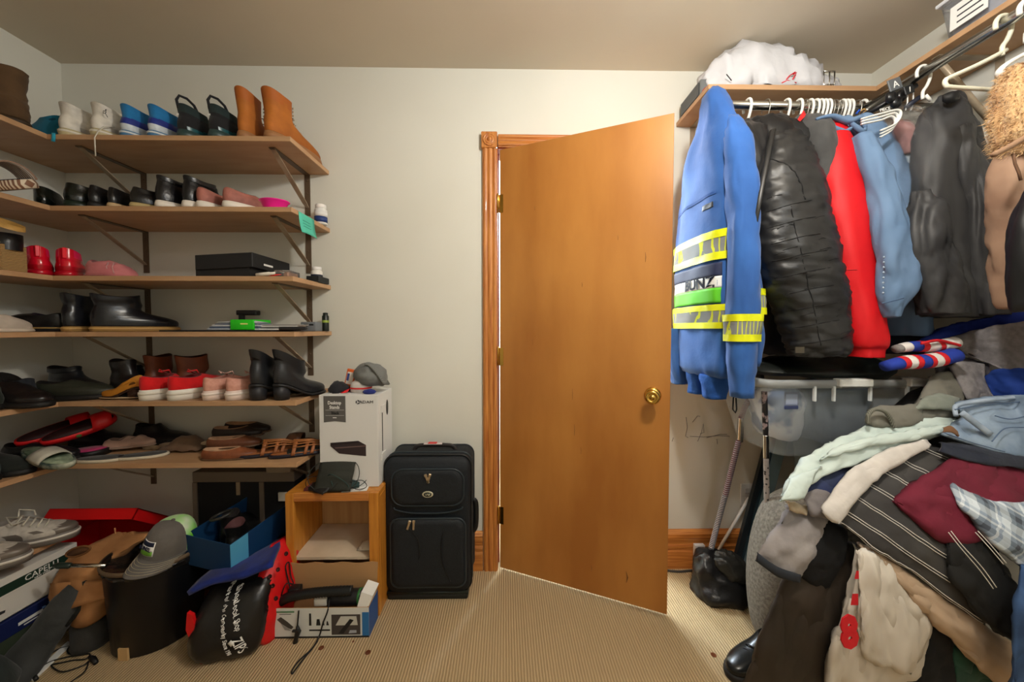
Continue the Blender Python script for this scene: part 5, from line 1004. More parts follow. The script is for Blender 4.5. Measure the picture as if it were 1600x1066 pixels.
band(JB, 1.455, 1.565); band(JB, 1.20, 1.29); band(SL1, 1.155, 1.25); band(SL2, 1.25, 1.345)
JBM = MB().loft(zl(JB, JB[0][0], JB[-1][0], 0, 44)).wrinkle(.010, (9, 9, 3), 3, 2).fold(.004, (22, 22, 7), 5, 2)
from mathutils.bvhtree import BVHTree
JT = BVHTree.FromPolygons(JBM.v, JBM.f)
def side_panel(z0, z1, y0, y1, m, nm_, of):
    G = []
    for i in range(7):
        row = []
        for j in range(14):
            h_ = JT.ray_cast(Vector((2.5, y0+(y1-y0)*j/13, z0+(z1-z0)*i/6)), Vector((1, 0, 0)))[0]; row.append(h_-Vector((of*.5, 0, 0)))
        G.append(row)
    return MB().sheet(G, .0012).build(nm_, m, t)
NVP = plain((32, 40, 72), .7); 
side_panel(1.395, 1.445, -.455, -.10, NVP, 'navy_panel', .008); side_panel(1.352, 1.3945, -.455, -.10, plain((228, 230, 226), .7), 'white_panel', .008); side_panel(1.295, 1.3515, -.455, -.10, plain((92, 196, 34), .7), 'green_panel', .008)
tx = text('BUNZ', .060, plain((26, 30, 52)), t, frame((2.835, -.345, 1.374), (0, -1, 0), (0, 0, 1)), bold=.002, sx=1.15)
for v in tx.data.vertices:
    h_ = JT.ray_cast(Vector((2.5, v.co.y+WL[t].y, v.co.z+WL[t].z)), Vector((1, 0, 0)))[0]
    if h_: v.co.x = h_.x-.0068-WL[t].x
side_panel(1.70, 1.712, -.43, -.10, mat((34, 74, 138), .85), 'yoke_seam', .004)
side_panel(1.655, 1.675, -.42, -.36, plain((30, 30, 34)), 'sleeve_tab', .005)
for yy in (-.36, -.25): MB().loft(zl([(1.02, 2.905, yy, .05, .05), (.97, 2.905, yy, .045, .045), (.925, 2.905, yy, .04, .04)], 1.02, .925, 0, 10)).wrinkle(.008, (20, 20, 20), 5, 2).build('pocket_lining', mat((36, 84, 160), .95, bump=.4, bs=120), t)
MB().tube([at(1146, 620, y=-.45), at(1145, 640, y=-.45), at(1149, 645, y=-.45), at(1151, 640, y=-.45), at(1150, 622, y=-.45)], .003, 6).build('hang_loop', BLACK, t)
# black puffer jacket
PUF = mat((44, 44, 44), .44, col2=(30, 30, 31), vs=8, bump=.2, bs=40)
t = thing('puffer_jacket', 'black quilted shiny puffer jacket between the blue work jacket and the red one', 'jacket', Vector((3.18, -.35, 1.1)))
MB().loft(pxrows([(192, 1165, 1200, -.28, .04), (205, 1150, 1215, -.28, .12), (260, 1150, 1222, -.28, .17), (350, 1158, 1230, -.28, .18), (450, 1176, 1240, -.28, .18), (520, 1184, 1244, -.28, .18), (552, 1188, 1244, -.28, .16)], 40)).wrinkle(.008, (10, 10, 4), 7, 3).fold(.006, (14, 14, 10), 2).build('body', mat((20, 20, 22), .4), t)
rows = crom([(198, 1196, 1230, -.37, .03), (215, 1192, 1248, -.39, .05), (245, 1188, 1262, -.42, .07), (300, 1180, 1280, -.45, .085), (350, 1180, 1292, -.46, .09), (400, 1185, 1302, -.47, .09), (450, 1203, 1311, -.475, .09), (500, 1224, 1317, -.48, .085), (540, 1234, 1318, -.48, .08), (556, 1240, 1312, -.48, .06)], 110)
rg = []
for py, xl, xr, Y, hy in rows:
    a, b_ = at(xl, py, y=Y), at(xr, py, y=Y); s_ = .93+.07*abs(sin((py-300)/38*pi))**.45 if py > 290 else 1.0
    hx = (b_.x-a.x)/2; rg.append(ell((a.x+b_.x)/2, Y, a.z, hx*(.975+.025*(s_-.93)*14), hy*s_, 56, 2.5))
pq = MB().loft(rg).wrinkle(.006, (10, 10, 8), 4, 2).fold(.006, (16, 16, 34), 4, 3)
fp = pq.build('front_panel', PUF, t); PT = BVHTree.FromPolygons(pq.v, pq.f)
def on_front(tree, pts, r, m, nm_, par, n=22, y0=-1.4):
    """a thin seam laid on the side of a garment that faces the room"""
    out = []
    for px, py in crom(pts, n):
        g = at(px, py, y=-.55); h_ = tree.ray_cast(Vector((g.x, y0, g.z)), Vector((0, 1, 0)))[0]
        if h_: out.append(h_+Vector((0, -.0004, 0)))
    if len(out) > 2: MB().tube(out, r, 5).build(nm_, m, par)
QS = mat((14, 14, 15), .8)
for k in range(9):
    y_ = 318+27*k; f_ = k/8; xl = 1186+50*max(0, f_-.3); xr = 1276+40*f_
    on_front(PT, [(xl+4, y_+10), ((xl+xr)/2-12, y_+5), ((xl+xr)/2+12, y_-1), (xr-4, y_-7)], .0016, QS, 'quilt_seam', fp)
on_front(PT, [(1222, 222), (1250, 262), (1262, 310)], .0022, QS, 'quilt_seam', fp); on_front(PT, [(1240, 320), (1250, 400), (1266, 470), (1280, 540)], .0016, QS, 'quilt_seam', fp)
for k in range(26):
    a_ = R.uniform(1200, 1290); b_ = R.uniform(300, 530); a_ += (b_-300)*.08; l_ = R.uniform(8, 20)
    on_front(PT, [(a_, b_), (a_+l_*.5, b_-3), (a_+l_, b_-R.uniform(2, 7))], .0011, QS, 'crease', fp, 6)
MB().loft(pxrows([(192, 1152, 1188, -.37, .02), (205, 1148, 1196, -.40, .035), (240, 1148, 1194, -.42, .045), (300, 1152, 1186, -.42, .05), (345, 1156, 1180, -.42, .04), (380, 1160, 1178, -.40, .03)], 26)).fold(.008, (18, 18, 9), 6, 3).build('open_front', mat((30, 30, 32), .3), t)

MB().tube([at(a, b_, y=Y) for a, b_, Y in ((1208, 203, -.45), (1200, 240, -.49), (1188, 300, -.535), (1178, 355, -.53), (1172, 400, -.47))], .010, 8, flat=.6).build('zip_placket', mat((34, 34, 34), .4), t)
MB().loft(pxrows([(188, 1195, 1238, -.33, .02), (198, 1190, 1250, -.35, .05), (225, 1225, 1262, -.36, .06), (250, 1250, 1266, -.36, .03)], 16)).wrinkle(.006, (20, 20, 20), 2).build('hood', mat((26, 26, 27), .6), t)
MB().lathe([(.006, 0), (.006, .004), (.001, .005)], n=10, M=Matrix.Translation(at(1173, 309, y=-.515)) @ Matrix.Rotation(pi/2, 4, 'X')).build('snap', HM, t)
MB().box(*(at(1246, 548, y=-.575)-Vector((.008, .002, .008))), *(at(1246, 548, y=-.575)+Vector((.022, .002, .012)))).build('hem_label', plain((70, 64, 52)), t)
garment('grey_jacket', 'dark grey jacket with a red collar tip behind the puffer', fabric((74, 74, 74)), [[(184, 1246, 1262, -.33, .02), (196, 1240, 1276, -.34, .07), (230, 1244, 1285, -.36, .1), (300, 1250, 1280, -.36, .1), (420, 1262, 1290, -.34, .1)]])
q = MB().loft([[at(1246, 187, y=-.40), at(1256, 172, y=-.38), at(1260, 180, y=-.38), at(1250, 190, y=-.40)], [at(1246, 187, y=-.37), at(1256, 172, y=-.35), at(1260, 180, y=-.35), at(1250, 190, y=-.37)]], smooth=False); tag(q.build('red_collar', fabric((222, 20, 24))), 'bright red collar tip poking up behind the grey jacket', 'collar')
REDJ = mat((216, 10, 22), .6, col2=(204, 6, 18), vs=5, bump=.1, bs=40)
t = garment('red_jacket', 'bright red jacket sleeve and side, between the black puffer and the blue shirt', REDJ, [[(194, 1276, 1296, -.34, .02), (206, 1272, 1312, -.36, .06), (260, 1270, 1330, -.40, .08), (330, 1276, 1345, -.43, .08), (420, 1292, 1357, -.45, .08), (500, 1312, 1364, -.46, .08), (535, 1316, 1367, -.46, .08), (545, 1320, 1363, -.46, .07), (557, 1321, 1361, -.46, .07)]], wr=(.007, (8, 8, 4)), seed=4, fine=.001)
ro_ = [c for c in t.children if c.name.startswith('body')][0]; RT_ = BVHTree.FromPolygons([v.co+WL[t] for v in ro_.data.vertices], [list(f.vertices) for f in ro_.data.polygons])
for y_, xl, xr in ((266, 1272, 1330), (418, 1294, 1356), (541, 1318, 1366)): on_front(RT_, [(xl-6, y_), ((xl+xr)/2-8, y_-5), (xr-14, y_+1), (xr-6, y_+2)], .0012, mat((150, 6, 14), .6), 'seam', ro_)
BLS = mat((110, 138, 172), .8, col2=(98, 126, 160), vs=5, bump=.1, bs=70)
t = garment('work_shirt', 'steel blue work shirt with a knotted collar between the red jacket and dark coat', BLS, [[(186, 1310, 1345, -.34, .02), (200, 1312, 1368, -.36, .06), (250, 1338, 1392, -.38, .08), (320, 1356, 1416, -.39, .08), (400, 1372, 1428, -.39, .08), (470, 1382, 1438, -.40, .08), (524, 1394, 1444, -.40, .07)],
    [(215, 1332, 1352, -.46, .03), (260, 1348, 1382, -.50, .04), (320, 1363, 1406, -.53, .04), (370, 1371, 1420, -.55, .04), (420, 1377, 1430, -.56, .04), (450, 1380, 1426, -.56, .04), (470, 1383, 1414, -.56, .035), (496, 1388, 1404, -.56, .03)]], wr=(.012, (9, 9, 3)), seed=6)
for ln, r_ in (([(1276, 186), (1300, 182), (1325, 190), (1345, 184), (1352, 200)], .012), ([(1280, 190), (1300, 200), (1318, 206), (1330, 200)], .011), ([(1325, 188), (1345, 205), (1352, 200)], .010)):
    MB().tube([Vector(p) for p in crom([tuple(at(a, b_, y=-.43)) for a, b_ in ln], 16)], [r_*(.6+.6*sin(pi*k/15)) for k in range(16)], 8, flat=.7).build('collar', BLS, t)
MB().tube([at(1378, 474, y=-.60), at(1396, 470, y=-.602), at(1412, 466, y=-.60)], .002, 5).build('cuff_seam', mat((80, 106, 140), .8), t)
for k in range(8): MB().lathe([(.004, 0), (.003, .002), (.001, .003)], n=8, M=Matrix.Translation(at(1381-.2*k, 402+8*k, y=-.595)) @ Matrix.Rotation(pi/2, 4, 'X')).build('button', plain((160, 178, 200)), t)
garment('navy_trousers', 'dark navy trousers hanging behind the light blue shirt hem', fabric((28, 36, 56)), [[(480, 1366, 1420, -.33, .03), (510, 1366, 1430, -.33, .08), (552, 1368, 1425, -.33, .08)]])
# plastic-wrapped shirts
PLA = mat((236, 236, 236), .08, trans=.94, ior=1.12, alpha=.55, bump=.8, bs=30)
t = garment('wrapped_shirt', 'shirts in a clear dry cleaning bag beside the dark coat', [mat((130, 160, 186), .8, col2=(176, 190, 200), vs=30, kind='wave'), fabric((156, 112, 110))], [[(236, 1402, 1420, -.42, .02), (260, 1400, 1430, -.42, .06), (320, 1405, 1432, -.42, .07), (420, 1412, 1436, -.42, .07)], [(190, 1398, 1412, -.43, .02), (215, 1396, 1424, -.43, .05), (244, 1402, 1424, -.43, .04)]], names=['body', 'pink_shirt'])
MB().loft(pxrows([(170, 1390, 1420, -.43, .03), (182, 1384, 1428, -.44, .06), (220, 1390, 1433, -.45, .08), (300, 1398, 1438, -.45, .09), (340, 1402, 1438, -.45, .08)], 24)).wrinkle(.008, (24, 24, 24), 3, 3).build('plastic_cover', PLA, t)
for k in range(3):
    h_ = thing('plastic_hanger', ('white plastic hanger end, lowest of the fanned three by the plastic cover', 'white plastic hanger end, middle of the fanned three by the plastic cover', 'white plastic hanger end, topmost of the fanned three by the plastic cover')[k], 'hanger', at(1375, 200, y=-.50), 0)
    d = k*5; P = [(1346, 194-d*.8), (1375, 188-d), (1392+d, 182-d), (1399+d*.8, 190-d), (1392+d*.6, 204-d), (1376, 214-d)]
    MB().tube([Vector(p) for p in crom([tuple(at(a, b_, y=-.50-.004*k)) for a, b_ in P], 24)], .0055, 8, flat=.6).build('arms', HW, h_)
# belt rack in the corner
t = thing('belt_hanger', 'black belts on a hanger with square buckle tags in the rod corner', 'belts', at(1400, 150, y=-.42))
MB().tube([at(1340, 186, y=-.36), at(1385, 160, y=-.42), at(1432, 133, y=-.46)], .010, 6).build('strap', mat((24, 24, 26), .4), t)
for (px, py, sz, ch_, Y) in ((1398, 132, .030, 'A', -.47), (1420, 140, .022, '/', -.49)):
    p = at(px, py, y=Y); M = Matrix.Translation(p) @ Matrix.Rotation(-.35, 4, 'Y'); q = MB().box(-sz*.8, -.003, -sz*.7, sz*.8, .003, sz*.7, 0, .002, M=M); q.build('tag_plate', mat((92, 96, 100) if ch_ == 'A' else (30, 32, 34), .4), t)
    text(ch_, sz*1.1, PAPER, t, M @ Matrix.Translation((0, -.0035, -.002)) @ Matrix.Rotation(pi/2, 4, 'X'))
for a, b_ in ((1392, 152), (1400, 160), (1408, 150)): MB().loft([ell(at(a, b_, y=-.46).x, -.46, at(a, b_, y=-.46).z+z, r_, r_*.7, 14) for z, r_ in ((-.02, .008), (-.01, .018), (.01, .018), (.02, .008))]).build('coil', mat((20, 20, 22), .3), t)
text('PIECE', .016, PAPER, t, frame(at(1383, 171, y=-.47), Vector((1, 0, .25)), (0, 0, 1)))
for a in (1418, 1427): MB().tube([at(a, 145, y=-.48), at(a, 160, y=-.48), at(a-3, 172, y=-.48)], .002, 5).build('string', PAPER, t)
MB().tube([at(1415, 168, y=-.48), at(1437, 152, y=-.49)], .008, 8).build('strap', mat((32, 36, 52), .5), t)
MB().tube([at(1428, 174, y=-.44), at(1445, 168, y=-.44)], .004, 6).build('white_peg', HW, t)
# dark coat on the right rod
DC = mat((60, 60, 61), .55, col2=(50, 50, 52), vs=5, bump=.12, bs=40)
t = garment('dark_coat', 'long charcoal satin coat hanging on the right wall rod', DC, [[(142, 1474, 1490, -.50, .012), (152, 1462, 1498, -.50, .03), (180, 1449, 1506, -.50, .05), (215, 1440, 1519, -.50, .065), (270, 1434, 1535, -.50, .07), (330, 1428, 1550, -.50, .075), (400, 1424, 1563, -.50, .08), (460, 1436, 1571, -.50, .08), (496, 1444, 1573, -.50, .075)],
    [(300, 1428, 1452, -.55, .03), (345, 1425, 1470, -.575, .04), (400, 1426, 1488, -.58, .045), (450, 1436, 1500, -.58, .045), (490, 1446, 1506, -.58, .04)],
    [(200, 1492, 1508, -.55, .02), (260, 1500, 1532, -.56, .035), (340, 1512, 1552, -.575, .04), (430, 1520, 1568, -.575, .04), (492, 1528, 1570, -.575, .035)]], wr=(.016, (13, 13, 2.6)), seed=8)
MB().loft([ell(at(1486, 152, y=-.55).x, -.55, at(1486, 152, y=-.55).z+z, a, a*.6, 18) for z, a in ((-.018, .01), (-.008, .026), (.01, .026), (.02, .01))]).wrinkle(.006, (40, 40, 40), 2).build('collar', mat((22, 22, 23), .6), t)
def rhanger(label, y, pts, m, r, hook):
    t = thing('plastic_hanger', label, 'hanger', Vector((RRX, y, 2.098)))
    if hook: MB().tube([(a, 0, b_-.0045) for a, b_ in [tuple(q) for q in crom(HK, 26)]], r, 8).build('hook', m, t, local=True)
    if pts: MB().tube([Vector(p) for p in pts], r, 8).build('arms', m, t)
    return t
rhanger('white plastic hanger holding the dark coat, its hook over the right rod', -.50, [(RRX+.01, -.50, 2.02), (RRX+.03, -.50, 2.0)], HW, .005, True)
IV = mat((226, 222, 200), .4)
hy_ = at(1567, 60, x=RRX).y
P = [at(a, b_, y=hy_) for a, b_ in ((1572, 78), (1530, 100), (1484, 121), (1477, 126), (1478, 133), (1486, 136), (1530, 139), (1572, 142), (1625, 144))]
rhanger('empty ivory tubular hanger on the right rod, reaching left in front of the dark coat', hy_, [Vector(p) for p in crom([tuple(p) for p in P], 50)], IV, .0058, True)
t = rhanger('white wide-shouldered hanger carrying the fur-trimmed coat', hy_-.05, None, HW, .006, True)
q = MB().tube([Vector(p) for p in crom([tuple(at(a, b_, y=hy_-.06)) for a, b_ in ((1602, 84), (1580, 96), (1566, 106), (1562, 113), (1568, 118), (1585, 119), (1604, 116))], 26)], .010, 10, flat=.6); q.build('arms', HW, t)
# fur trimmed tan coat
FUR = mat((224, 190, 142), .95, col2=(182, 138, 90), vs=50, stretch=(1, 1, .25), bump=.8, bs=120, sheen=.4)
FY = hy_-.06
t = garment('shearling_coat', 'tan suede coat with a golden fur collar at the right end of the rod', mat((172, 140, 116), .8, col2=(150, 118, 96), vs=7, bump=.2, bs=60), [[(225, 1575, 1640, FY, .02), (238, 1562, 1660, FY, .05), (300, 1560, 1660, FY, .07), (400, 1572, 1660, FY, .07), (482, 1582, 1660, FY, .07)]], wr=(.010, (9, 9, 5)), seed=2)
fr = MB().loft(pxrows([(100, 1590, 1640, FY-.03, .03), (115, 1580, 1650, FY-.03, .05), (160, 1572, 1650, FY-.03, .06), (200, 1573, 1650, FY-.03, .06), (232, 1582, 1645, FY-.03, .05), (242, 1595, 1630, FY-.03, .02)], 46)).wrinkle(.012, (50, 50, 26), 5, 3)
fo = fr.build('fur_collar', FUR, t)
hf = MB()
for i in range(0, len(fr.v), 1):
    p = fr.v[i]; c_ = Vector((at(1620, 170, y=FY-.03).x, FY-.03, p.z)); d = (p-c_)
    if d.length < .02: continue
    for _ in range(5):
        dd = (d.normalized()+Vector((R.uniform(-.4, .4), R.uniform(-.4, .4), R.uniform(-1.1, .1)))).normalized()*R.uniform(.007, .015); s_ = Vector((R.uniform(-.0012, .0012), R.uniform(-.001, .001), .0008)); b0 = p+Vector((R.uniform(-.006, .006), R.uniform(-.003, .003), R.uniform(-.006, .006)))
        hf.add([b0-s_, b0+s_, b0+dd], [(0, 1, 2)], 0)
hf.build('fur', FUR, fo)['kind'] = 'stuff'
MB().tube([Vector(p) for p in crom([tuple(at(a, b_, y=FY-.085)) for a, b_ in ((1552, 242), (1572, 232), (1590, 222), (1606, 212))], 14)], .007, 8).build('collar_edge', mat((150, 118, 92), .9), t)
MB().tube([at(a, b_, y=FY-.08) for a, b_ in ((1583, 240), (1586, 256), (1592, 270), (1595, 282))], .003, 6).build('stitching', mat((110, 80, 60), .9), t)
garment('black_coat', 'black coat cut by the right picture edge, over the tan suede coat', mat((22, 23, 25), .5), [[(290, 1603, 1660, FY-.1, .01), (330, 1592, 1665, FY-.1, .03), (400, 1586, 1665, FY-.1, .04), (470, 1592, 1665, FY-.1, .04), (484, 1598, 1660, FY-.1, .03)]], seed=5)
# ---- on the closet shelf
WPL = mat((214, 214, 218), .25, trans=.15, ior=1.2, bump=.6, bs=22)
t = thing('plastic_bag', 'white plastic shopping bag with red print lying on the closet shelf', 'bag', Vector((3.16, -.16, RZ)))
rows = [(1098, 128, 134, .04), (1104, 110, 134, .06), (1125, 88, 134, .09), (1150, 76, 134, .10), (1190, 77, 134, .105), (1225, 92, 134, .10), (1258, 108, 134, .085), (1286, 120, 134, .055), (1298, 126, 134, .03)]
rg = []
for px, pt, pb_, hy in crom(rows, 40):
    a = at(px, pt, y=-.16); h_ = max(.01, a.z-RZ); rg.append([Vector((a.x, -.155+hy*(1.15*cos(th) if sin(th) > 0 else cos(th)*1.1), RZ+.002+max(0, h_*(abs(sin(th))**.7 if sin(th) > 0 else 0)))) for th in [2*pi*k/40 for k in range(40)]])
q = MB().loft(rg).wrinkle(.010, (9, 16, 16), 6, 3).fold(.018, (9, 15, 15), 3, 3)
for v in q.v: v.z = max(v.z, RZ+.0012)
q.build('body', WPL, t)
for ln in ([(1221, 130), (1230, 126), (1244, 130)], [(1228, 125), (1234, 118), (1242, 113)], [(1238, 125), (1243, 117)], [(1240, 116), (1244, 114)]):
    MB().tube([at(a, b_, y=-.275) for a, b_ in ln], .0045, 6, flat=.5).build('red_print', plain((206, 20, 40)), t)
MB().tube([at(a, b_, y=-.265) for a, b_ in ((1135, 116), (1140, 122), (1143, 126))], .002, 5).build('black_print', BLACK, t)
t = thing('wire_rack', 'small chrome wire rack beside the white plastic bag', 'rack', at(1300, 132, y=-.18))
for a in (1287, 1296, 1304): 
    MB().tube([Vector((at(a, 120, y=yy).x, yy, zz)) for yy, zz in ((-.24, RZ+.002), (-.24, RZ+.085), (-.13, RZ+.085), (-.13, RZ+.002))], .0026, 6).build('wire', CHROME, t)
for zz in (RZ+.03, RZ+.085): MB().tube([Vector((at(1287, 120, y=-.24).x, -.24, zz)), Vector((at(1304, 120, y=-.24).x, -.24, zz))], .0026, 6).build('wire', CHROME, t)
q = MB().loft([ell(at(1302, 120, y=-.18).x, -.18, RZ+z, a, a, 20) for z, a in ((.001, .02), (.004, .026), (.05, .028), (.06, .02), (.085, .014))]); tag(q.build('white_jar', WHITEP), 'small white jar standing behind the wire rack', 'jar')
t = thing('steel_tray', 'grey steel organiser standing on edge at the closet shelf end', 'tray', Vector((2.94, -.07, RZ)))
MB().box(2.915, -.20, RZ+.0006, 2.955, -.02, RZ+.075, 0, .003).build('body', mat((120, 124, 126), .4, .4), t); MB().box(2.912, -.19, RZ+.012, 2.9149, -.03, RZ+.066, 0, .001).build('front_panel', mat((70, 74, 78), .4, .3), t); MB().box(2.96, -.20, RZ+.0006, 3.0, -.02, RZ+.06, 0, .003).build('inner_tray', mat((200, 200, 200), .4), t)
q = MB().loft([ell(2.91+.012, -.225, RZ+z, a, .018, 14) for z, a in ((.0008, .006), (.004, .010), (.014, .009), (.018, .003))]); tag(q.build('red_cloth', fabric((190, 24, 34))), 'scrap of red cloth at the closet shelf end', 'cloth')
CLR = mat((236, 238, 240), .12, trans=.85, ior=1.15, alpha=.75)
t = thing('clear_bin', 'clear lidded plastic bin with a white label on the right closet shelf', 'bin', Vector((3.73, -.6, RZ)))
q = MB().loft([[Vector((a, b_, z)) for a, b_ in rrect(3.635+i_, 3.84-i_, -.98+i_, -.455-i_, .03)] for z, i_ in ((RZ+.001, .018), (RZ+.12, .004), (RZ+.15, 0), (RZ+.156, 0))]); q.build('body', CLR, t)
MB().box(3.632, -.985, RZ+.157, 3.843, -.45, RZ+.17, 0, .004).build('lid', mat((230, 232, 236), .3), t)
G = MB().box(3.632, -.60, RZ+.04, 3.6345, -.50, RZ+.12); G.xf(Matrix.Translation((0, 0, 0))); G.build('label_panel', PAPER, t)
for k in range(3): MB().box(3.6312, -.59, RZ+.055+.02*k, 3.6318, -.52, RZ+.060+.02*k).build('label_line', plain((60, 60, 66)), t)
MB().box(3.66, -.9, RZ+.004, 3.82, -.48, RZ+.12, 0, .02, seg=2).build('contents', fabric((206, 210, 222)), t)
# ---- behind the door: bag, canes, panel
t = thing('waste_bag', 'black bin liner slumped on the carpet behind the door', 'bag', Vector((3.05, -.17, 0)))
rows = [(0, 3.06, -.20, .135, .085), (.02, 3.065, -.20, .145, .095), (.06, 3.06, -.195, .13, .085), (.10, 3.045, -.18, .105, .07), (.14, 3.03, -.165, .08, .055), (.17, 3.015, -.15, .05, .035), (.18, 3.01, -.15, .015, .015)]
q = MB().loft([ell(r[1], r[2], r[0], r[3], r[4], 44, 2.3) for r in crom(rows, 26)]).wrinkle(.012, (9, 9, 9), 5, 2).fold(.010, (13, 13, 9), 7, 3)
for v in q.v: v.z = max(v.z, .0008)
q.build('body', mat((22, 22, 24), .3, bump=.7, bs=40), t)
MB().loft([ell(r[1], r[2], r[0], r[3], r[4], 30, 2.2) for r in crom([(.09, 3.10, -.22, .05, .04), (.12, 3.095, -.215, .068, .045), (.16, 3.08, -.20, .07, .045), (.185, 3.07, -.19, .04, .03), (.19, 3.07, -.19, .01, .01)], 16)]).fold(.010, (22, 22, 22), 3, 3).build('knot', mat((38, 38, 36), .3, bump=.6, bs=50), t)
CN = mat((96, 30, 52), .4, col2=(170, 170, 180), vs=34, kind='wavez', lo=.35, hi=.65); CN2 = mat((44, 46, 66), .35, col2=(190, 190, 196), vs=40, kind='wavez', lo=.4, hi=.6); CNK = mat((24, 22, 26), .4, col2=(120, 40, 66), vs=36, kind='wavez', lo=.45, hi=.7)
t = thing('walking_cane', 'bent walking cane with a maroon patterned shaft, standing in the bin liner', 'cane', at(1110, 860, y=-.16))
def seg(pts, r, m, nm_, yy): MB().tube([Vector(p) for p in crom([tuple(at(a, b_, y=yy(b_))) for a, b_ in pts], 20)], r, 10).build(nm_, m, t)
yc = lambda py: -.21+.06*(py-580)/280
seg([(1158, 653), (1156, 690)], .0125, CHROME, 'steel_sleeve', yc); seg([(1154.5, 688), (1144, 730), (1133, 775)], .0118, CN, 'shaft', yc); seg([(1133, 774), (1122, 815), (1111, 858)], .0118, CN2, 'shaft', yc)
seg([(1158, 654), (1165, 634), (1178, 616), (1186, 603), (1188, 594)], .0115, CNK, 'neck', yc); seg([(1188, 597), (1186, 584), (1178, 580), (1164, 577)], .016, mat((22, 22, 28), .5), 'handle', yc)
t = thing('walking_cane', 'upright black and silver diamond patterned cane against the clear tote', 'cane', at(1197, 830, y=-.30))
yc2 = lambda py: -.40+.0*py
seg([(1194, 612), (1195, 640), (1196.5, 682)], .010, mat((26, 24, 24), .4, col2=(150, 130, 130), vs=40, lo=.5, hi=.56), 'shaft', yc2); seg([(1196.5, 680), (1197, 716)], .0105, CHROME, 'steel_sleeve', yc2); seg([(1197, 715), (1198, 800), (1199, 985)], .0095, mat((30, 26, 26), .4, col2=(150, 140, 134), vs=70, kind='voro', lo=.25, hi=.35), 'shaft', yc2)
t = thing('glass_panel', 'dark framed glass panel leaning on the wall behind the canes', 'panel', Vector((3.28, -.06, 0)))
a0, a1 = Vector((3.185, -.075, .0)), Vector((3.375, -.05, .69))
def slab(a, b_, wx, th, m, nm_): 
    n_ = Vector((0, -(b_.z-a.z), (b_.y-a.y))).normalized(); X = Vector((1, 0, 0)); MB().loft([[p-X*wx+n_*0, p+X*wx, p+X*wx-n_*th, p-X*wx-n_*th] for p in (a, b_)], smooth=False).build(nm_, m, t)
slab(a0, a1, .014, .02, mat((38, 46, 52), .4), 'frame'); slab(a0+Vector((.022, .002, 0)), a1+Vector((.022, .002, 0)), .008, .012, mat((52, 70, 78), .25), 'edge'); slab(a0+Vector((.062, .004, 0)), a1+Vector((.062, .004, 0)), .030, .006, mat((168, 196, 204), .1, trans=.5), 'glass')
MB().box(3.355, -.085, .675, 3.40, -.04, .72, 0, .008, seg=2).build('corner_cap', mat((32, 36, 44), .5), t)
wp = MB().tube([at(1118, 868, y=-.06), at(1170, 778, y=-.03)], .007, 10); tag(wp.build('white_rod', mat((214, 214, 212), .4)), 'thin white rod leaning against the wall behind the cane', 'rod')
t = thing('wall_outlet', 'white wall outlet with a white cord above the right baseboard', 'outlet', at(1167, 775, y=0)); p = at(1167, 773, y=0)
MB().box(p.x-.035, -.006, p.z-.057, p.x+.035, 0, p.z+.057, 0, .002).build('plate', mat((206, 208, 208), .4), t)
for dz in (-.022, .022): MB().box(p.x-.014, -.0085, p.z+dz-.013, p.x+.014, -.0055, p.z+dz+.013, 0, .003).build('socket', mat((180, 182, 182), .4), t)
q = MB().box(3.01, -.045, 0, 3.06, -.024, .135, 0, .002); tag(q.build('booklet', mat((206, 206, 206), .7)), 'white booklet standing against the baseboard by the bin liner', 'book')
cb_ = MB().tube([Vector(p) for p in crom([(2.87, -.035, .005), (2.93, -.045, .005), (3.0, -.04, .005), (3.02, -.06, .008)], 20)], .005, 8); tag(cb_.build('floor_cable', plain((60, 58, 54))), 'grey cable running along the right baseboard', 'cable')
# ---- storage totes
TO = mat((222, 232, 238), .25, alpha=.2)
t = thing('storage_tote', 'big clear plastic tote with a white latch rim, full of clothes', 'tote', Vector((3.36, -.27, .70)))
def ringz(i_, z, r_=.05): return [Vector((a, b_, z)) for a, b_ in rrect(3.05+i_, 3.68-i_, -.45+i_*.6, -.06-i_*.4, r_)]
MB().loft([ringz(.10, .70), ringz(.095, .703), ringz(.02, .985), ringz(.024, .985), ringz(.098, .708)], c1=True).build('body', TO, t)
MB().loft([ringz(.018, .975), ringz(-.012, .978), ringz(-.016, 1.0), ringz(-.008, 1.008), ringz(.012, 1.008), ringz(.018, 1.0)], c0=False, c1=False).build('rim', mat((220, 224, 224), .3, trans=.5, alpha=.85), t)
for a, b_ in ((1310, 1362), (1420, 1452)):
    xa, xb = at(a, 590, y=-.465).x, at(b_, 590, y=-.465).x; MB().box(xa, -.475, .985, xb, -.44, 1.014, 0, .003).build('latch', HW, t)
for a in (1274, 1304, 1361, 1419): 
    xa = at(a, 600, y=-.46).x; MB().box(xa-.004, -.463, .93, xa+.004, -.452, .985, 0, .001).build('rib', mat((226, 230, 230), .3), t)
def inside(name, label, rows, m, sd, wr=.02):
    q = MB().loft([ell(r[1], r[2], r[0], r[3], r[4], 36, 2.6) for r in crom(rows, 18)]).wrinkle(wr, (9, 9, 9), sd, 3); tag(q.build(name, m), label, 'clothing')
inside('folded_jeans', 'slate blue folded cloth inside the clear tote', [(.735, 3.45, -.25, .10, .09), (.78, 3.45, -.25, .125, .115), (.86, 3.46, -.25, .13, .12), (.95, 3.46, -.25, .13, .12), (.975, 3.46, -.25, .08, .08)], fabric((104, 118, 134)), 2)
inside('folded_shirt', 'blue and white folded shirts at the left end inside the tote', [(.745, 3.235, -.26, .045, .09), (.79, 3.235, -.26, .065, .11), (.86, 3.225, -.26, .07, .12), (.93, 3.215, -.26, .07, .12), (.965, 3.215, -.26, .03, .06)], mat((96, 116, 152), .9, col2=(226, 226, 228), vs=7, lo=.42, hi=.5), 5, .012)
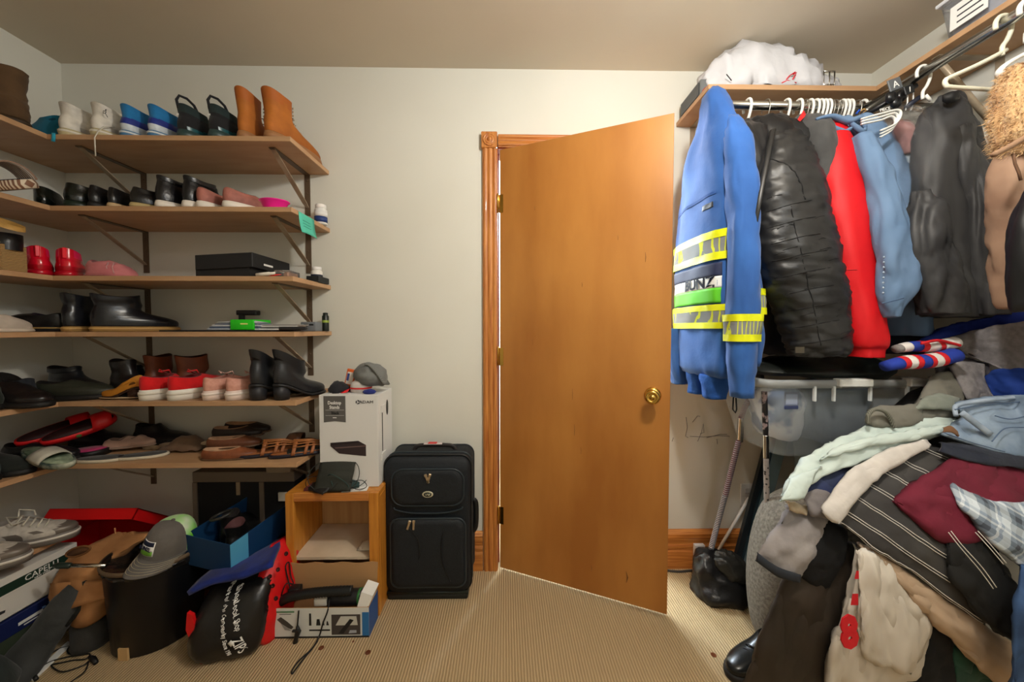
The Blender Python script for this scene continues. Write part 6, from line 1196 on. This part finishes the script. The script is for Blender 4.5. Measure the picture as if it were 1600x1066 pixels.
MB().box(at(1228, 620, y=-.432).x, -.4255, at(1228, 640, y=-.432).z, at(1250, 620, y=-.432).x, -.4235, at(1228, 613, y=-.432).z).build('label_card', plain((60, 70, 110)), t); MB().box(at(1230, 620, y=-.432).x, -.427, at(1228, 633, y=-.432).z, at(1248, 620, y=-.432).x, -.4256, at(1228, 617, y=-.432).z).build('card_picture', plain((150, 160, 190)), t)
t2 = thing('storage_tote', 'bluish tote standing on the floor under the clear one', 'tote', Vector((3.4, -.25, 0)))
MB().loft([[Vector((a, b_, z)) for a, b_ in rrect(3.475+i_, 3.70-i_, -.24+i_, -.03-i_, .04)] for z, i_ in ((.0, .03), (.02, .028), (.66, .0), (.698, .0))]).build('body', mat((150, 178, 190), .25, trans=.35, alpha=.9), t2)
inside('dark_clothes', 'black and dark green clothes heaped along the tote rim', [(1.012, 3.36, -.28, .26, .14), (1.03, 3.36, -.28, .285, .16), (1.055, 3.38, -.27, .26, .14), (1.08, 3.42, -.25, .17, .1), (1.09, 3.44, -.25, .04, .04)], mat((26, 30, 27), .5, bump=.3, bs=20), 3, .015)
q = MB().box(3.02, -.22, 1.012, 3.10, -.10, 1.075, 0, .003); tag(q.build('tan_box', mat((150, 96, 54), .6)), 'small tan brown box on the tote corner under the hanging clothes', 'box')
q = MB().box(3.105, -.31, 1.012, 3.15, -.22, 1.06, 0, .003); tag(q.build('grey_box', mat((120, 120, 116), .6)), 'small grey box on the tote rim next to the tan one', 'box')
# ---- the chair buried under clothes
WOOL = mat((132, 126, 116), .95, col2=(100, 94, 86), vs=90, bump=.5, bs=160)
CXp, CYp = 3.42, -.45
t = thing('round_pouffe', 'heather grey wool round pouffe buried under the clothes', 'pouffe', Vector((CXp, CYp, 0)))
MB().loft([ell(CXp, CYp, z, a, a*.48, 48, 2.3) for z, a in crom([(.0, .34), (.03, .375), (.15, .398), (.28, .40), (.42, .38), (.52, .34), (.57, .25), (.585, .08)], 30)]).build('body', WOOL, t)
# heap core: dark garments under everything
DKC = mat((22, 22, 22), .85, bump=.2, bs=40)
hp = MB().loft([ell(x, y, z, a, b_, 48, 2.2) for z, x, y, a, b_ in crom([(.60, 3.50, -.53, .27, .10), (.64, 3.51, -.53, .29, .12), (.70, 3.53, -.53, .27, .10), (.80, 3.59, -.51, .21, .07), (.90, 3.64, -.50, .16, .05), (.97, 3.68, -.49, .10, .04), (.98, 3.69, -.49, .03, .02)], 40)]).wrinkle(.012, (7, 7, 7), 4, 3)
tag(hp.build('clothes_core', DKC), 'mass of black clothing at the heart of the heap', 'clothing')
def Yf(py): 
    P = [(470, -.43), (560, -.47), (620, -.52), (700, -.60), (780, -.68), (860, -.735), (950, -.755), (1100, -.76)]
    for (a, ya), (b_, yb) in zip(P, P[1:]):
        if py <= b_: return ya+(yb-ya)*(py-a)/(b_-a)
    return P[-1][1]
def cpatch(rows, n=26, k=26):
    """smooth grid through rows of photo-surveyed spots on the heap"""
    R1 = [crom(r, k) for r in rows]; return [[tuple(p) for p in c] for c in zip(*[crom([R1[i][j] for i in range(len(rows))], n) for j in range(k)])]
def cloth(name, label, rows, lay, m, th=.012, wr=.012, sc=(11, 11, 11), sd=1, tuck=.05, cat='clothing', parent=None, pn=None, dy=0, n=26):
    C_ = cpatch(rows, n, n); G = []
    for i, r in enumerate(C_):
        row = []
        for j, (px, py) in enumerate(r):
            u, v = i/(n-1), j/(n-1); e_ = (max(0, sin(pi*u))*max(0, sin(pi*v)))**.35
            Y = Yf(py)+dy-lay*.013+tuck*.6*(1-e_)
            if px > 1380: Y = min(Y, -1.80+1.725*568/(px-768)-lay*.006)   # stay clear of the right wall
            row.append(at(px, py, y=Y))
        G.append(row)
    q = MB().sheet(G, th*.5).wrinkle(wr*.8, sc, sd, 3).fold(wr*.35, (sc[0]*1.3, sc[1]*1.3, sc[2]*1.3), sd+2, 3)
    if parent: o = q.build(pn, m, parent)
    else:
        o = q.build(name, m); tag(o, label, cat)
    return o, G
def on_patch(G, u, v, off=.004):
    n = len(G)-1; a, b_ = u*n, v*n; i, j = min(int(a), n-1), min(int(b_), n-1); a -= i; b_ -= j
    p = (G[i][j]*(1-a)+G[i+1][j]*a)*(1-b_)+(G[i][j+1]*(1-a)+G[i+1][j+1]*a)*b_
    return Vector((p.x, p.y-off, p.z))
# ---------------------------------------------------------------- the heap of clothes, layer by layer
def pl(c, c2=None, **k): return fabric(c, c2, **k)
# dark trousers and black cloth hanging down the front
cloth('brown_trousers', 'dark brown trousers draped down the front of the heap to the carpet', [[(1235, 855), (1275, 842), (1315, 842), (1350, 850)], [(1212, 925), (1250, 928), (1300, 930), (1350, 930)], [(1186, 1000), (1232, 1000), (1285, 1000), (1342, 1000)], [(1150, 1085), (1210, 1085), (1275, 1085), (1338, 1085)]], 1.0, mat((52, 42, 32), .7, col2=(38, 32, 26), vs=4), .014, .014, (9, 9, 4), 3, .07)
cloth('black_cloth', 'black cloth between the grey tee sleeve and the striped shirt', [[(1270, 815), (1300, 815), (1325, 830)], [(1245, 858), (1290, 868), (1318, 880)], [(1222, 888), (1258, 910), (1288, 928)]], 2.2, mat((10, 10, 11), .95), .012, .008, sd=5)
cloth('grey_tee', 'light grey tee sleeve with a dark striped hem at the heap left side', [[(1228, 790), (1265, 796), (1300, 806)], [(1206, 830), (1248, 842), (1285, 852)], [(1186, 862), (1220, 882), (1256, 894)], [(1182, 872), (1214, 892), (1250, 904)]], 3.0, pl((150, 144, 142), (128, 122, 122)), .014, .012, sd=7)
cloth('tee_hem', '', [[(1184, 864), (1216, 886), (1252, 899)], [(1181, 877), (1214, 901), (1250, 911)]], 4.1, mat((34, 38, 46), .8), .008, .002, sd=7, tuck=.02)[0]
o = [x for x in COL.objects if x.name == 'tee_hem'][0]; par = [x for x in COL.objects if x.name == 'grey_tee'][0]
o.parent = par; o.location = o.location-par.location; del o['category']; del o['label']; o.name = 'dark_hem'
cloth('beige_sock', 'small crumpled beige knit tucked under the mint shirt sleeve', [[(1228, 782), (1245, 785), (1264, 792)], [(1234, 798), (1250, 803), (1260, 806)]], 3.6, pl((196, 178, 150)), .016, .006, (24, 24, 24), 4, .02)
# white jersey with red lettering and beige long sleeve
WJ = mat((212, 204, 192), .6, col2=(196, 186, 172), vs=4, bump=.1, bs=50)
jl, Gj = cloth('white_jersey', 'white satin jersey with a red outlined number hanging at the heap front', [[(1336, 850), (1362, 858), (1400, 885)], [(1328, 905), (1372, 915), (1436, 930)], [(1312, 965), (1372, 985), (1450, 990)], [(1296, 1010), (1360, 1030), (1440, 1040)], [(1290, 1082), (1345, 1082), (1400, 1082)]], 4.0, WJ, .012, .020, (15, 15, 3.2), 4, .06)
cloth('jersey_fold', '', [[(1338, 858), (1362, 862), (1394, 880)], [(1340, 930), (1374, 930), (1438, 945)], [(1340, 990), (1380, 1000), (1452, 985)], [(1352, 1030), (1395, 1045), (1425, 1056)]], 5.2, WJ, .012, .018, (17, 17, 3.6), 8, .03)
o = bpy.data.objects['jersey_fold']; o.parent = jl; o.location = o.location-jl.location; del o['category']; del o['label']
p = at(1327, 990, y=Yf(990)-.088); Mq = frame(p, (1, .1, .05), (0, .05, 1))
WL[jl] = Vector(jl.location)
text('8', .115, plain((206, 20, 34), .6), jl, Mq, name='red_number', bold=.006, sx=.85, ex=.002)
for a, b_, c_, d in ((1338, 892, 1342, 905), (1332, 928, 1341, 946)):
    q = MB().loft([[at(a, b_, y=Yf(900)-.087), at(c_, b_, y=Yf(900)-.087), at(c_, d, y=Yf(900)-.087), at(a-3, d, y=Yf(900)-.087)], [at(a, b_, y=Yf(900)-.080), at(c_, b_, y=Yf(900)-.080), at(c_, d, y=Yf(900)-.080), at(a-3, d, y=Yf(900)-.080)]], smooth=False); q.build('red_stripe', plain((206, 20, 34), .6), jl)
cloth('green_cloth', 'dark green cloth at the foot of the heap beneath the beige sleeve', [[(1485, 1005), (1520, 1020), (1565, 1045)], [(1485, 1040), (1520, 1050), (1570, 1060)], [(1485, 1090), (1520, 1090), (1570, 1090)]], 2.0, pl((40, 80, 62)), .012, .01, sd=3)
cloth('black_trousers', 'black trousers hanging between the white jersey and the green cloth', [[(1430, 950), (1462, 965), (1490, 985)], [(1425, 1020), (1455, 1020), (1492, 1025)], [(1390, 1090), (1440, 1090), (1492, 1090)]], 2.6, mat((12, 12, 13), .9), .012, .01, sd=9)
cloth('maroon_strip', 'narrow dark maroon cloth edge below the beige sleeve', [[(1488, 985), (1520, 1012), (1556, 1045)], [(1490, 1000), (1525, 1035), (1556, 1072)]], 3.2, pl((70, 18, 30)), .01, .006, sd=2)
cloth('beige_sleeve', 'beige satin long sleeve running diagonally beneath the striped shirt hem', [[(1338, 846), (1375, 862), (1425, 896), (1480, 936), (1540, 978), (1590, 1010)], [(1345, 862), (1385, 885), (1425, 925), (1470, 965), (1530, 1010), (1590, 1055)], [(1360, 878), (1400, 915), (1430, 948), (1470, 985), (1520, 1038), (1570, 1085)]], 5.0, mat((190, 164, 138), .55, col2=(172, 146, 120), vs=4), .014, .016, (10, 10, 10), 6, .06)
# striped shirt
SH = mat((70, 68, 66), .85, col2=(56, 54, 54), vs=5, bump=.15, bs=90)
rows = [[(1446, 690), (1478, 702), (1515, 718), (1570, 742)], [(1402, 716), (1442, 738), (1492, 766), (1562, 806)], [(1362, 750), (1412, 780), (1470, 818), (1552, 868)], [(1326, 784), (1386, 822), (1450, 866), (1544, 922)], [(1305, 816), (1365, 856), (1425, 896), (1536, 975)]]
so, G = cloth('striped_shirt', 'charcoal grey shirt with paired white pinstripes across the heap middle', rows, 6.0, SH, .014, .012, (9, 9, 9), 5, .05, n=34)
WL[so] = Vector(so.location)
STR = plain((226, 222, 214), .8)
for u in (.09, .24, .39, .54, .69, .84, .975):
    for d in (-.008, .012):
        pts = []
        for j in range(34):
            v = .02+.96*j/33; uu = min(.999, max(0, u+d)); pts.append(on_patch(G, v, uu, 0) if False else on_patch(G, uu, v, 0))
        # follow the wrinkled cloth
        nv = so.data.vertices; off = so.location; out = []
        for j, p in enumerate(pts):
            i_ = min(33, max(0, round((u+d)*33))); 
            a = (u+d)*33; i0 = int(a); f_ = a-i0; i1 = min(33, i0+1); jj = (.02+.96*j/33)*33; j0 = int(jj); g_ = jj-j0; j1 = min(33, j0+1)
            w_ = lambda i, k: nv[i*34+k].co
            P_ = (w_(i0, j0)*(1-f_)+w_(i1, j0)*f_)*(1-g_)+(w_(i0, j1)*(1-f_)+w_(i1, j1)*f_)*g_
            out.append(P_+off+Vector((-.0006, -.0012, .0006)))
        MB().tube(out, .0013, 5).build('pinstripe', STR, so)
# navy layer, white strip, mint shirt
cloth('navy_cloth', 'navy and slate cloth glimpsed beneath the mint shirt', [[(1238, 745), (1285, 722), (1345, 705)], [(1262, 775), (1300, 752), (1345, 725)], [(1292, 800), (1318, 775), (1350, 745)]], 4.6, mat((44, 54, 96), .9, col2=(58, 66, 78), vs=9), .012, .008, sd=4)
cloth('grey_piping_tee', 'grey cloth with white piping under the mint sleeve', [[(1252, 775), (1275, 765), (1300, 770)], [(1262, 795), (1282, 792), (1300, 800)], [(1268, 806), (1288, 810), (1306, 816)]], 5.0, pl((128, 122, 122)), .012, .006, sd=6, tuck=.03)
cloth('maroon_scrap', 'small maroon collar showing between the mint and white shirts', [[(1362, 716), (1395, 702), (1430, 697)], [(1355, 728), (1395, 715), (1425, 705)]], 6.0, pl((120, 34, 46)), .012, .006, sd=2, tuck=.02)
cloth('white_shirt', 'white shirt edge lying along the striped shirt', [[(1444, 688), (1400, 702), (1350, 724), (1312, 758), (1284, 800)], [(1446, 692), (1406, 712), (1360, 738), (1324, 772), (1298, 814)], [(1450, 696), (1412, 718), (1370, 746), (1336, 778), (1308, 818)]], 7.0, pl((214, 208, 202), (198, 192, 186)), .012, .006, (13, 13, 13), 3, .02)
MINT = mat((204, 218, 212), .85, col2=(184, 200, 196), vs=5, bump=.12, bs=90, sheen=.1)
ms, _ = cloth('mint_shirt', 'pale mint white shirt spread over the heap left shoulder', [[(1298, 690), (1350, 668), (1410, 656), (1500, 650)], [(1268, 706), (1335, 688), (1405, 676), (1495, 666)], [(1242, 736), (1302, 718), (1375, 702), (1455, 688)], [(1218, 776), (1256, 764), (1310, 734), (1410, 704)]], 6.4, MINT, .016, .014, (12, 12, 12), 7, .05)
cloth('mint_sleeve', '', [[(1235, 748), (1262, 735), (1285, 728)], [(1226, 765), (1252, 756), (1274, 745)], [(1218, 784), (1242, 782), (1256, 778)]], 7.6, MINT, .012, .006, sd=4, tuck=.03)
cloth('mint_fold', '', [[(1300, 700), (1360, 682), (1420, 672), (1490, 662)], [(1280, 720), (1350, 700), (1420, 690), (1488, 675)]], 7.8, MINT, .012, .010, (14, 14, 14), 9, .03)
for nm_ in ('mint_sleeve', 'mint_fold'):
    o = bpy.data.objects[nm_]; o.parent = ms; o.location = o.location-ms.location; del o['category']; del o['label']
# grey olive polo
OL = mat((124, 122, 112), .9, col2=(108, 106, 98), vs=6, bump=.2, bs=90)
po, _ = cloth('olive_polo', 'olive grey polo shirt with a ribbed cuff lying before the clear tote', [[(1452, 588), (1480, 580), (1506, 585)], [(1444, 608), (1478, 608), (1508, 618)], [(1430, 630), (1470, 634), (1505, 642)], [(1400, 652), (1450, 655), (1500, 655)]], 6.2, OL, .014, .010, sd=3)
cloth('polo_sleeve', '', [[(1358, 642), (1385, 634), (1440, 632)], [(1354, 660), (1390, 648), (1445, 646)], [(1372, 668), (1402, 668), (1446, 660)]], 7.4, OL, .014, .008, sd=5, tuck=.04)
o = bpy.data.objects['polo_sleeve']; o.parent = po; o.location = o.location-po.location; del o['category']; del o['label']; WL[po] = Vector(po.location)
P = [at(a, b_, y=Yf(655)-.108) for a, b_ in ((1356, 662), (1357, 648), (1366, 640), (1380, 642), (1390, 652), (1397, 668))]; MB().tube([Vector(p) for p in crom([tuple(p) for p in P], 30)], .006, 8).build('ribbed_cuff', mat((88, 88, 80), .9, col2=(130, 130, 118), vs=80, kind='wave'), po)
cloth('sage_cloth', 'sage grey folded cloth behind the jeans waistband', [[(1440, 622), (1470, 614), (1502, 622)], [(1430, 640), (1465, 640), (1500, 644)]], 7.6, pl((136, 142, 132)), .016, .006, sd=6, tuck=.03)
# maroon shirt
cloth('maroon_shirt', 'wine red shirt thrown across the striped shirt', [[(1500, 704), (1528, 704), (1565, 722), (1640, 745)], [(1450, 738), (1492, 738), (1545, 755), (1640, 780)], [(1404, 772), (1455, 780), (1512, 800), (1640, 815)], [(1394, 784), (1432, 816), (1474, 850), (1540, 840)]], 8.6, mat((112, 26, 48), .85, col2=(94, 20, 40), vs=5, bump=.15, bs=80), .016, .016, (9, 9, 9), 4, .06)
# pinstripe jacket under the plaid
pj, Gp = cloth('pinstripe_jacket', 'black jacket with twin pale stripes under the plaid shirt', [[(1468, 792), (1505, 792), (1545, 815)], [(1474, 845), (1520, 862), (1572, 885)], [(1482, 900), (1535, 918), (1592, 925)], [(1530, 965), (1560, 990), (1595, 1010)]], 7.6, mat((26, 26, 26), .85), .014, .012, sd=8); WL[pj] = Vector(pj.location)
for ln in ([(1482, 832), (1500, 855), (1530, 890), (1552, 920)], [(1486, 830), (1504, 853), (1534, 886), (1557, 918)], [(1524, 832), (1545, 855), (1568, 882)], [(1528, 830), (1549, 853), (1572, 880)]):
    MB().tube([Vector(p) for p in crom([tuple(at(a, b_, y=Yf(b_)-.118)) for a, b_ in ln], 20)], .0012, 5).build('pinstripe', STR, pj)
# plaid
def plaid():
    m = bpy.data.materials.new('plaid'); m.use_nodes = True; nt = m.node_tree; N = nt.nodes; L = nt.links; b = N['Principled BSDF']; b.inputs['Roughness'].default_value = .9
    tc = N.new('ShaderNodeTexCoord'); mp = N.new('ShaderNodeMapping'); mp.inputs['Rotation'].default_value = (0, radians(-38), 0); L.new(tc.outputs['Object'], mp.inputs[0]); sp = N.new('ShaderNodeSeparateXYZ'); L.new(mp.outputs[0], sp.inputs[0])
    def bands(sock, sc, lo):
        a = N.new('ShaderNodeMath'); a.operation = 'MULTIPLY'; a.inputs[1].default_value = sc; L.new(sock, a.inputs[0]); f = N.new('ShaderNodeMath'); f.operation = 'FRACT'; L.new(a.outputs[0], f.inputs[0]); r = N.new('ShaderNodeValToRGB'); r.color_ramp.interpolation = 'CONSTANT'
        e = r.color_ramp.elements; e[0].position = 0; e[0].color = rgb((206, 216, 224)); e[1].position = .28; e[1].color = rgb((118, 132, 146))
        for ps, c in ((.46, (66, 72, 82)), (.64, (126, 140, 156)), (.80, (220, 226, 230)), (.88, (150, 166, 186))): k = e.new(ps); k.color = rgb(c)
        L.new(f.outputs[0], r.inputs[0]); return r.outputs[0]
    mx = N.new('ShaderNodeMix'); mx.data_type = 'RGBA'; mx.inputs[0].default_value = .5; L.new(bands(sp.outputs[0], 14, 0), mx.inputs[6]); L.new(bands(sp.outputs[2], 14, 0), mx.inputs[7]); L.new(mx.outputs[2], b.inputs['Base Color']); return m
cloth('plaid_shirt', 'grey blue plaid shirt folded on the wine red one', [[(1486, 754), (1512, 766), (1550, 780), (1640, 785)], [(1490, 782), (1528, 798), (1565, 810), (1640, 818)], [(1512, 808), (1552, 838), (1585, 856), (1640, 868)], [(1532, 832), (1568, 866), (1594, 888), (1640, 902)]], 10.0, plaid(), .014, .012, sd=6)
# denim jeans
JN = mat((146, 164, 184), .85, col2=(116, 136, 160), vs=12, bump=.2, bs=120)
cloth('dark_jeans', 'dark navy jeans folded under the light denim', [[(1470, 690), (1510, 694), (1560, 704), (1640, 716)], [(1466, 706), (1515, 722), (1570, 730), (1640, 738)]], 9.0, pl((36, 42, 58)), .02, .006, sd=4, tuck=.03)
jn, _ = cloth('light_jeans', 'pale blue denim jeans folded with the waistband to the left', [[(1492, 630), (1532, 622), (1574, 619), (1640, 614)], [(1502, 650), (1542, 646), (1582, 640), (1640, 638)], [(1484, 664), (1532, 680), (1577, 690), (1640, 690)], [(1470, 680), (1528, 700), (1574, 712), (1640, 720)]], 9.6, JN, .018, .010, (10, 10, 10), 7, .05); WL[jn] = Vector(jn.location)
JS = mat((170, 184, 200), .85, col2=(140, 156, 176), vs=12, bump=.2, bs=120)
MB().sheet([[at(1500+(46*u)+7*v, 648+35*u-6*v, y=Yf(660)-.150) for v in (0, .5, 1)] for u in [k/10 for k in range(11)]], .004).build('belt_loop', JS, jn)
for ln in ([(1492, 640), (1530, 634), (1575, 630), (1612, 626)], [(1555, 650), (1580, 655), (1612, 648)], [(1550, 690), (1570, 670), (1600, 668)], [(1474, 676), (1520, 692), (1570, 706)]):
    MB().tube([Vector(p) for p in crom([tuple(at(a, b_, y=Yf(b_)-.141)) for a, b_ in ln], 18)], .0016, 5).build('seam', mat((84, 104, 132), .9), jn)
MB().tube([Vector(p) for p in crom([tuple(at(a, b_, y=Yf(b_)-.135)) for a, b_ in ((1494, 650), (1492, 638), (1500, 632), (1540, 626), (1580, 622), (1612, 617))], 20)], .006, 8).build('waistband', JS, jn)
cloth('tan_leather_patch', '', [[(1474, 668), (1486, 666), (1496, 674)], [(1474, 676), (1486, 676), (1498, 682)]], 10.6, pl((120, 84, 56)), .008, .002, tuck=.01)
o = bpy.data.objects['tan_leather_patch']; o.parent = jn; o.location = o.location-jn.location; del o['category']; del o['label']; o.name = 'leather_patch'
# jersey with stripes, grey hoodie, royal cloth
RB_ = mat((32, 60, 164), .8, col2=(26, 48, 140), vs=6, bump=.1, bs=80)
bj, _ = cloth('hockey_jersey', 'royal blue jersey with red and white sleeve stripes on top of the heap', [[(1440, 528), (1490, 506), (1555, 494), (1640, 478)], [(1436, 540), (1495, 526), (1560, 512), (1640, 500)], [(1462, 552), (1515, 552), (1570, 545), (1640, 540)]], 3.0, RB_, .018, .014, (12, 12, 12), 5, .05); WL[bj] = Vector(bj.location)
def sleeve(p0, p1, cuts, r, Y):
    a, b_ = at(*p0, y=Y), at(*p1, y=Y-.02)
    for u0, u1, m, nm_ in cuts:
        n = 5; MB().tube([a.lerp(b_, u0+(u1-u0)*k/n)+Vector((0, 0, .004*sin((u0+(u1-u0)*k/n)*7))) for k in range(n+1)], [r*(.72+.28*min(1, (u0+(u1-u0)*k/n)*2.6))*(1.02 if m is not RB_ else 1) for k in range(n+1)], 14, flat=.8).build(nm_, m, bj)
RD = plain((206, 26, 36), .7); WT = plain((222, 218, 214), .7); GY = plain((132, 128, 126), .7)
sleeve((1382, 573), (1492, 556), ((0, .21, RB_, 'cuff'), (.21, .28, RD, 'red_stripe'), (.28, .37, WT, 'white_stripe'), (.37, .45, RD, 'red_stripe'), (.45, .57, RB_, 'blue_stripe'), (.57, .63, RD, 'red_stripe'), (.63, .73, WT, 'white_stripe'), (.73, .80, RD, 'red_stripe'), (.80, 1, RB_, 'sleeve')), .030, -.56)
sleeve((1399, 546), (1492, 536), ((0, .08, GY, 'grey_stripe'), (.08, .22, WT, 'white_stripe'), (.22, .38, RB_, 'blue_stripe'), (.38, .48, RD, 'red_stripe'), (.48, .66, WT, 'white_stripe'), (.66, .74, RD, 'red_stripe'), (.74, 1, WT, 'white_stripe')), .024, -.535)
MB().tube([Vector(p) for p in crom([tuple(at(a, b_, y=-.575)) for a, b_ in ((1440, 537), (1465, 532), (1488, 537), (1500, 540))], 16)], .005, 6).build('red_stripe', RD, bj)
MB().tube([Vector(p) for p in crom([tuple(at(a, b_, y=-.545)) for a, b_ in ((1552, 500), (1562, 492), (1590, 488), (1615, 482))], 16)], .006, 6).build('collar', RB_, bj)
HDG = mat((140, 136, 138), .95, col2=(122, 118, 120), vs=60, bump=.2, bs=120)
cloth('blue_knit', 'royal blue cloth peeping from under the grey sweatshirt', [[(1536, 592), (1565, 578), (1640, 580)], [(1540, 608), (1575, 600), (1640, 602)], [(1552, 624), (1585, 624), (1640, 616)]], 6.0, mat((22, 58, 140), .8), .016, .010, sd=6)
gh, _ = cloth('grey_sweatshirt', 'heather grey sweatshirt folded over the blue jersey', [[(1486, 526), (1530, 514), (1575, 506), (1640, 500)], [(1492, 540), (1545, 538), (1585, 536), (1640, 534)], [(1508, 556), (1552, 572), (1590, 590), (1640, 600)]], 5.6, HDG, .016, .010, (9, 9, 9), 5, .05)
cloth('sweatshirt_fold', '', [[(1482, 572), (1500, 564), (1534, 570)], [(1496, 598), (1516, 594), (1542, 600)], [(1510, 626), (1530, 628), (1556, 624)]], 6.6, HDG, .014, .008, sd=3, tuck=.04)
o = bpy.data.objects['sweatshirt_fold']; o.parent = gh; o.location = o.location-gh.location; del o['category']; del o['label']
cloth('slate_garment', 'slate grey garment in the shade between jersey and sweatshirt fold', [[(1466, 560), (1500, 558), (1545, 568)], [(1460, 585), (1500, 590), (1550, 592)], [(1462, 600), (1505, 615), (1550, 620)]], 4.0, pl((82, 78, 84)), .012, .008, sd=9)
# denim at the very right, black shoe at the foot
cloth('blue_jeans', 'mid blue jeans leg cut by the right picture edge', [[(1592, 880), (1610, 880), (1640, 880)], [(1582, 960), (1606, 960), (1640, 960)], [(1576, 1090), (1600, 1090), (1640, 1090)]], 11.0, mat((62, 92, 136), .9, col2=(48, 74, 114), vs=14, bump=.2, bs=120), .016, .008, sd=4)
p = at(1215, 985, z=0)
t = shoe('dress_shoe', 'black leather shoe lying on the carpet under the brown trousers', Vector((3.09, -.50, .0008)), pi+.32, .26, mid(.26, .046, .022, .10), mat((22, 24, 24), .25), DKSOLE, .022, .05, lining=BLACK)
laces(t, [(.17, .068, .02), (.155, .078, .02)], BLACK)
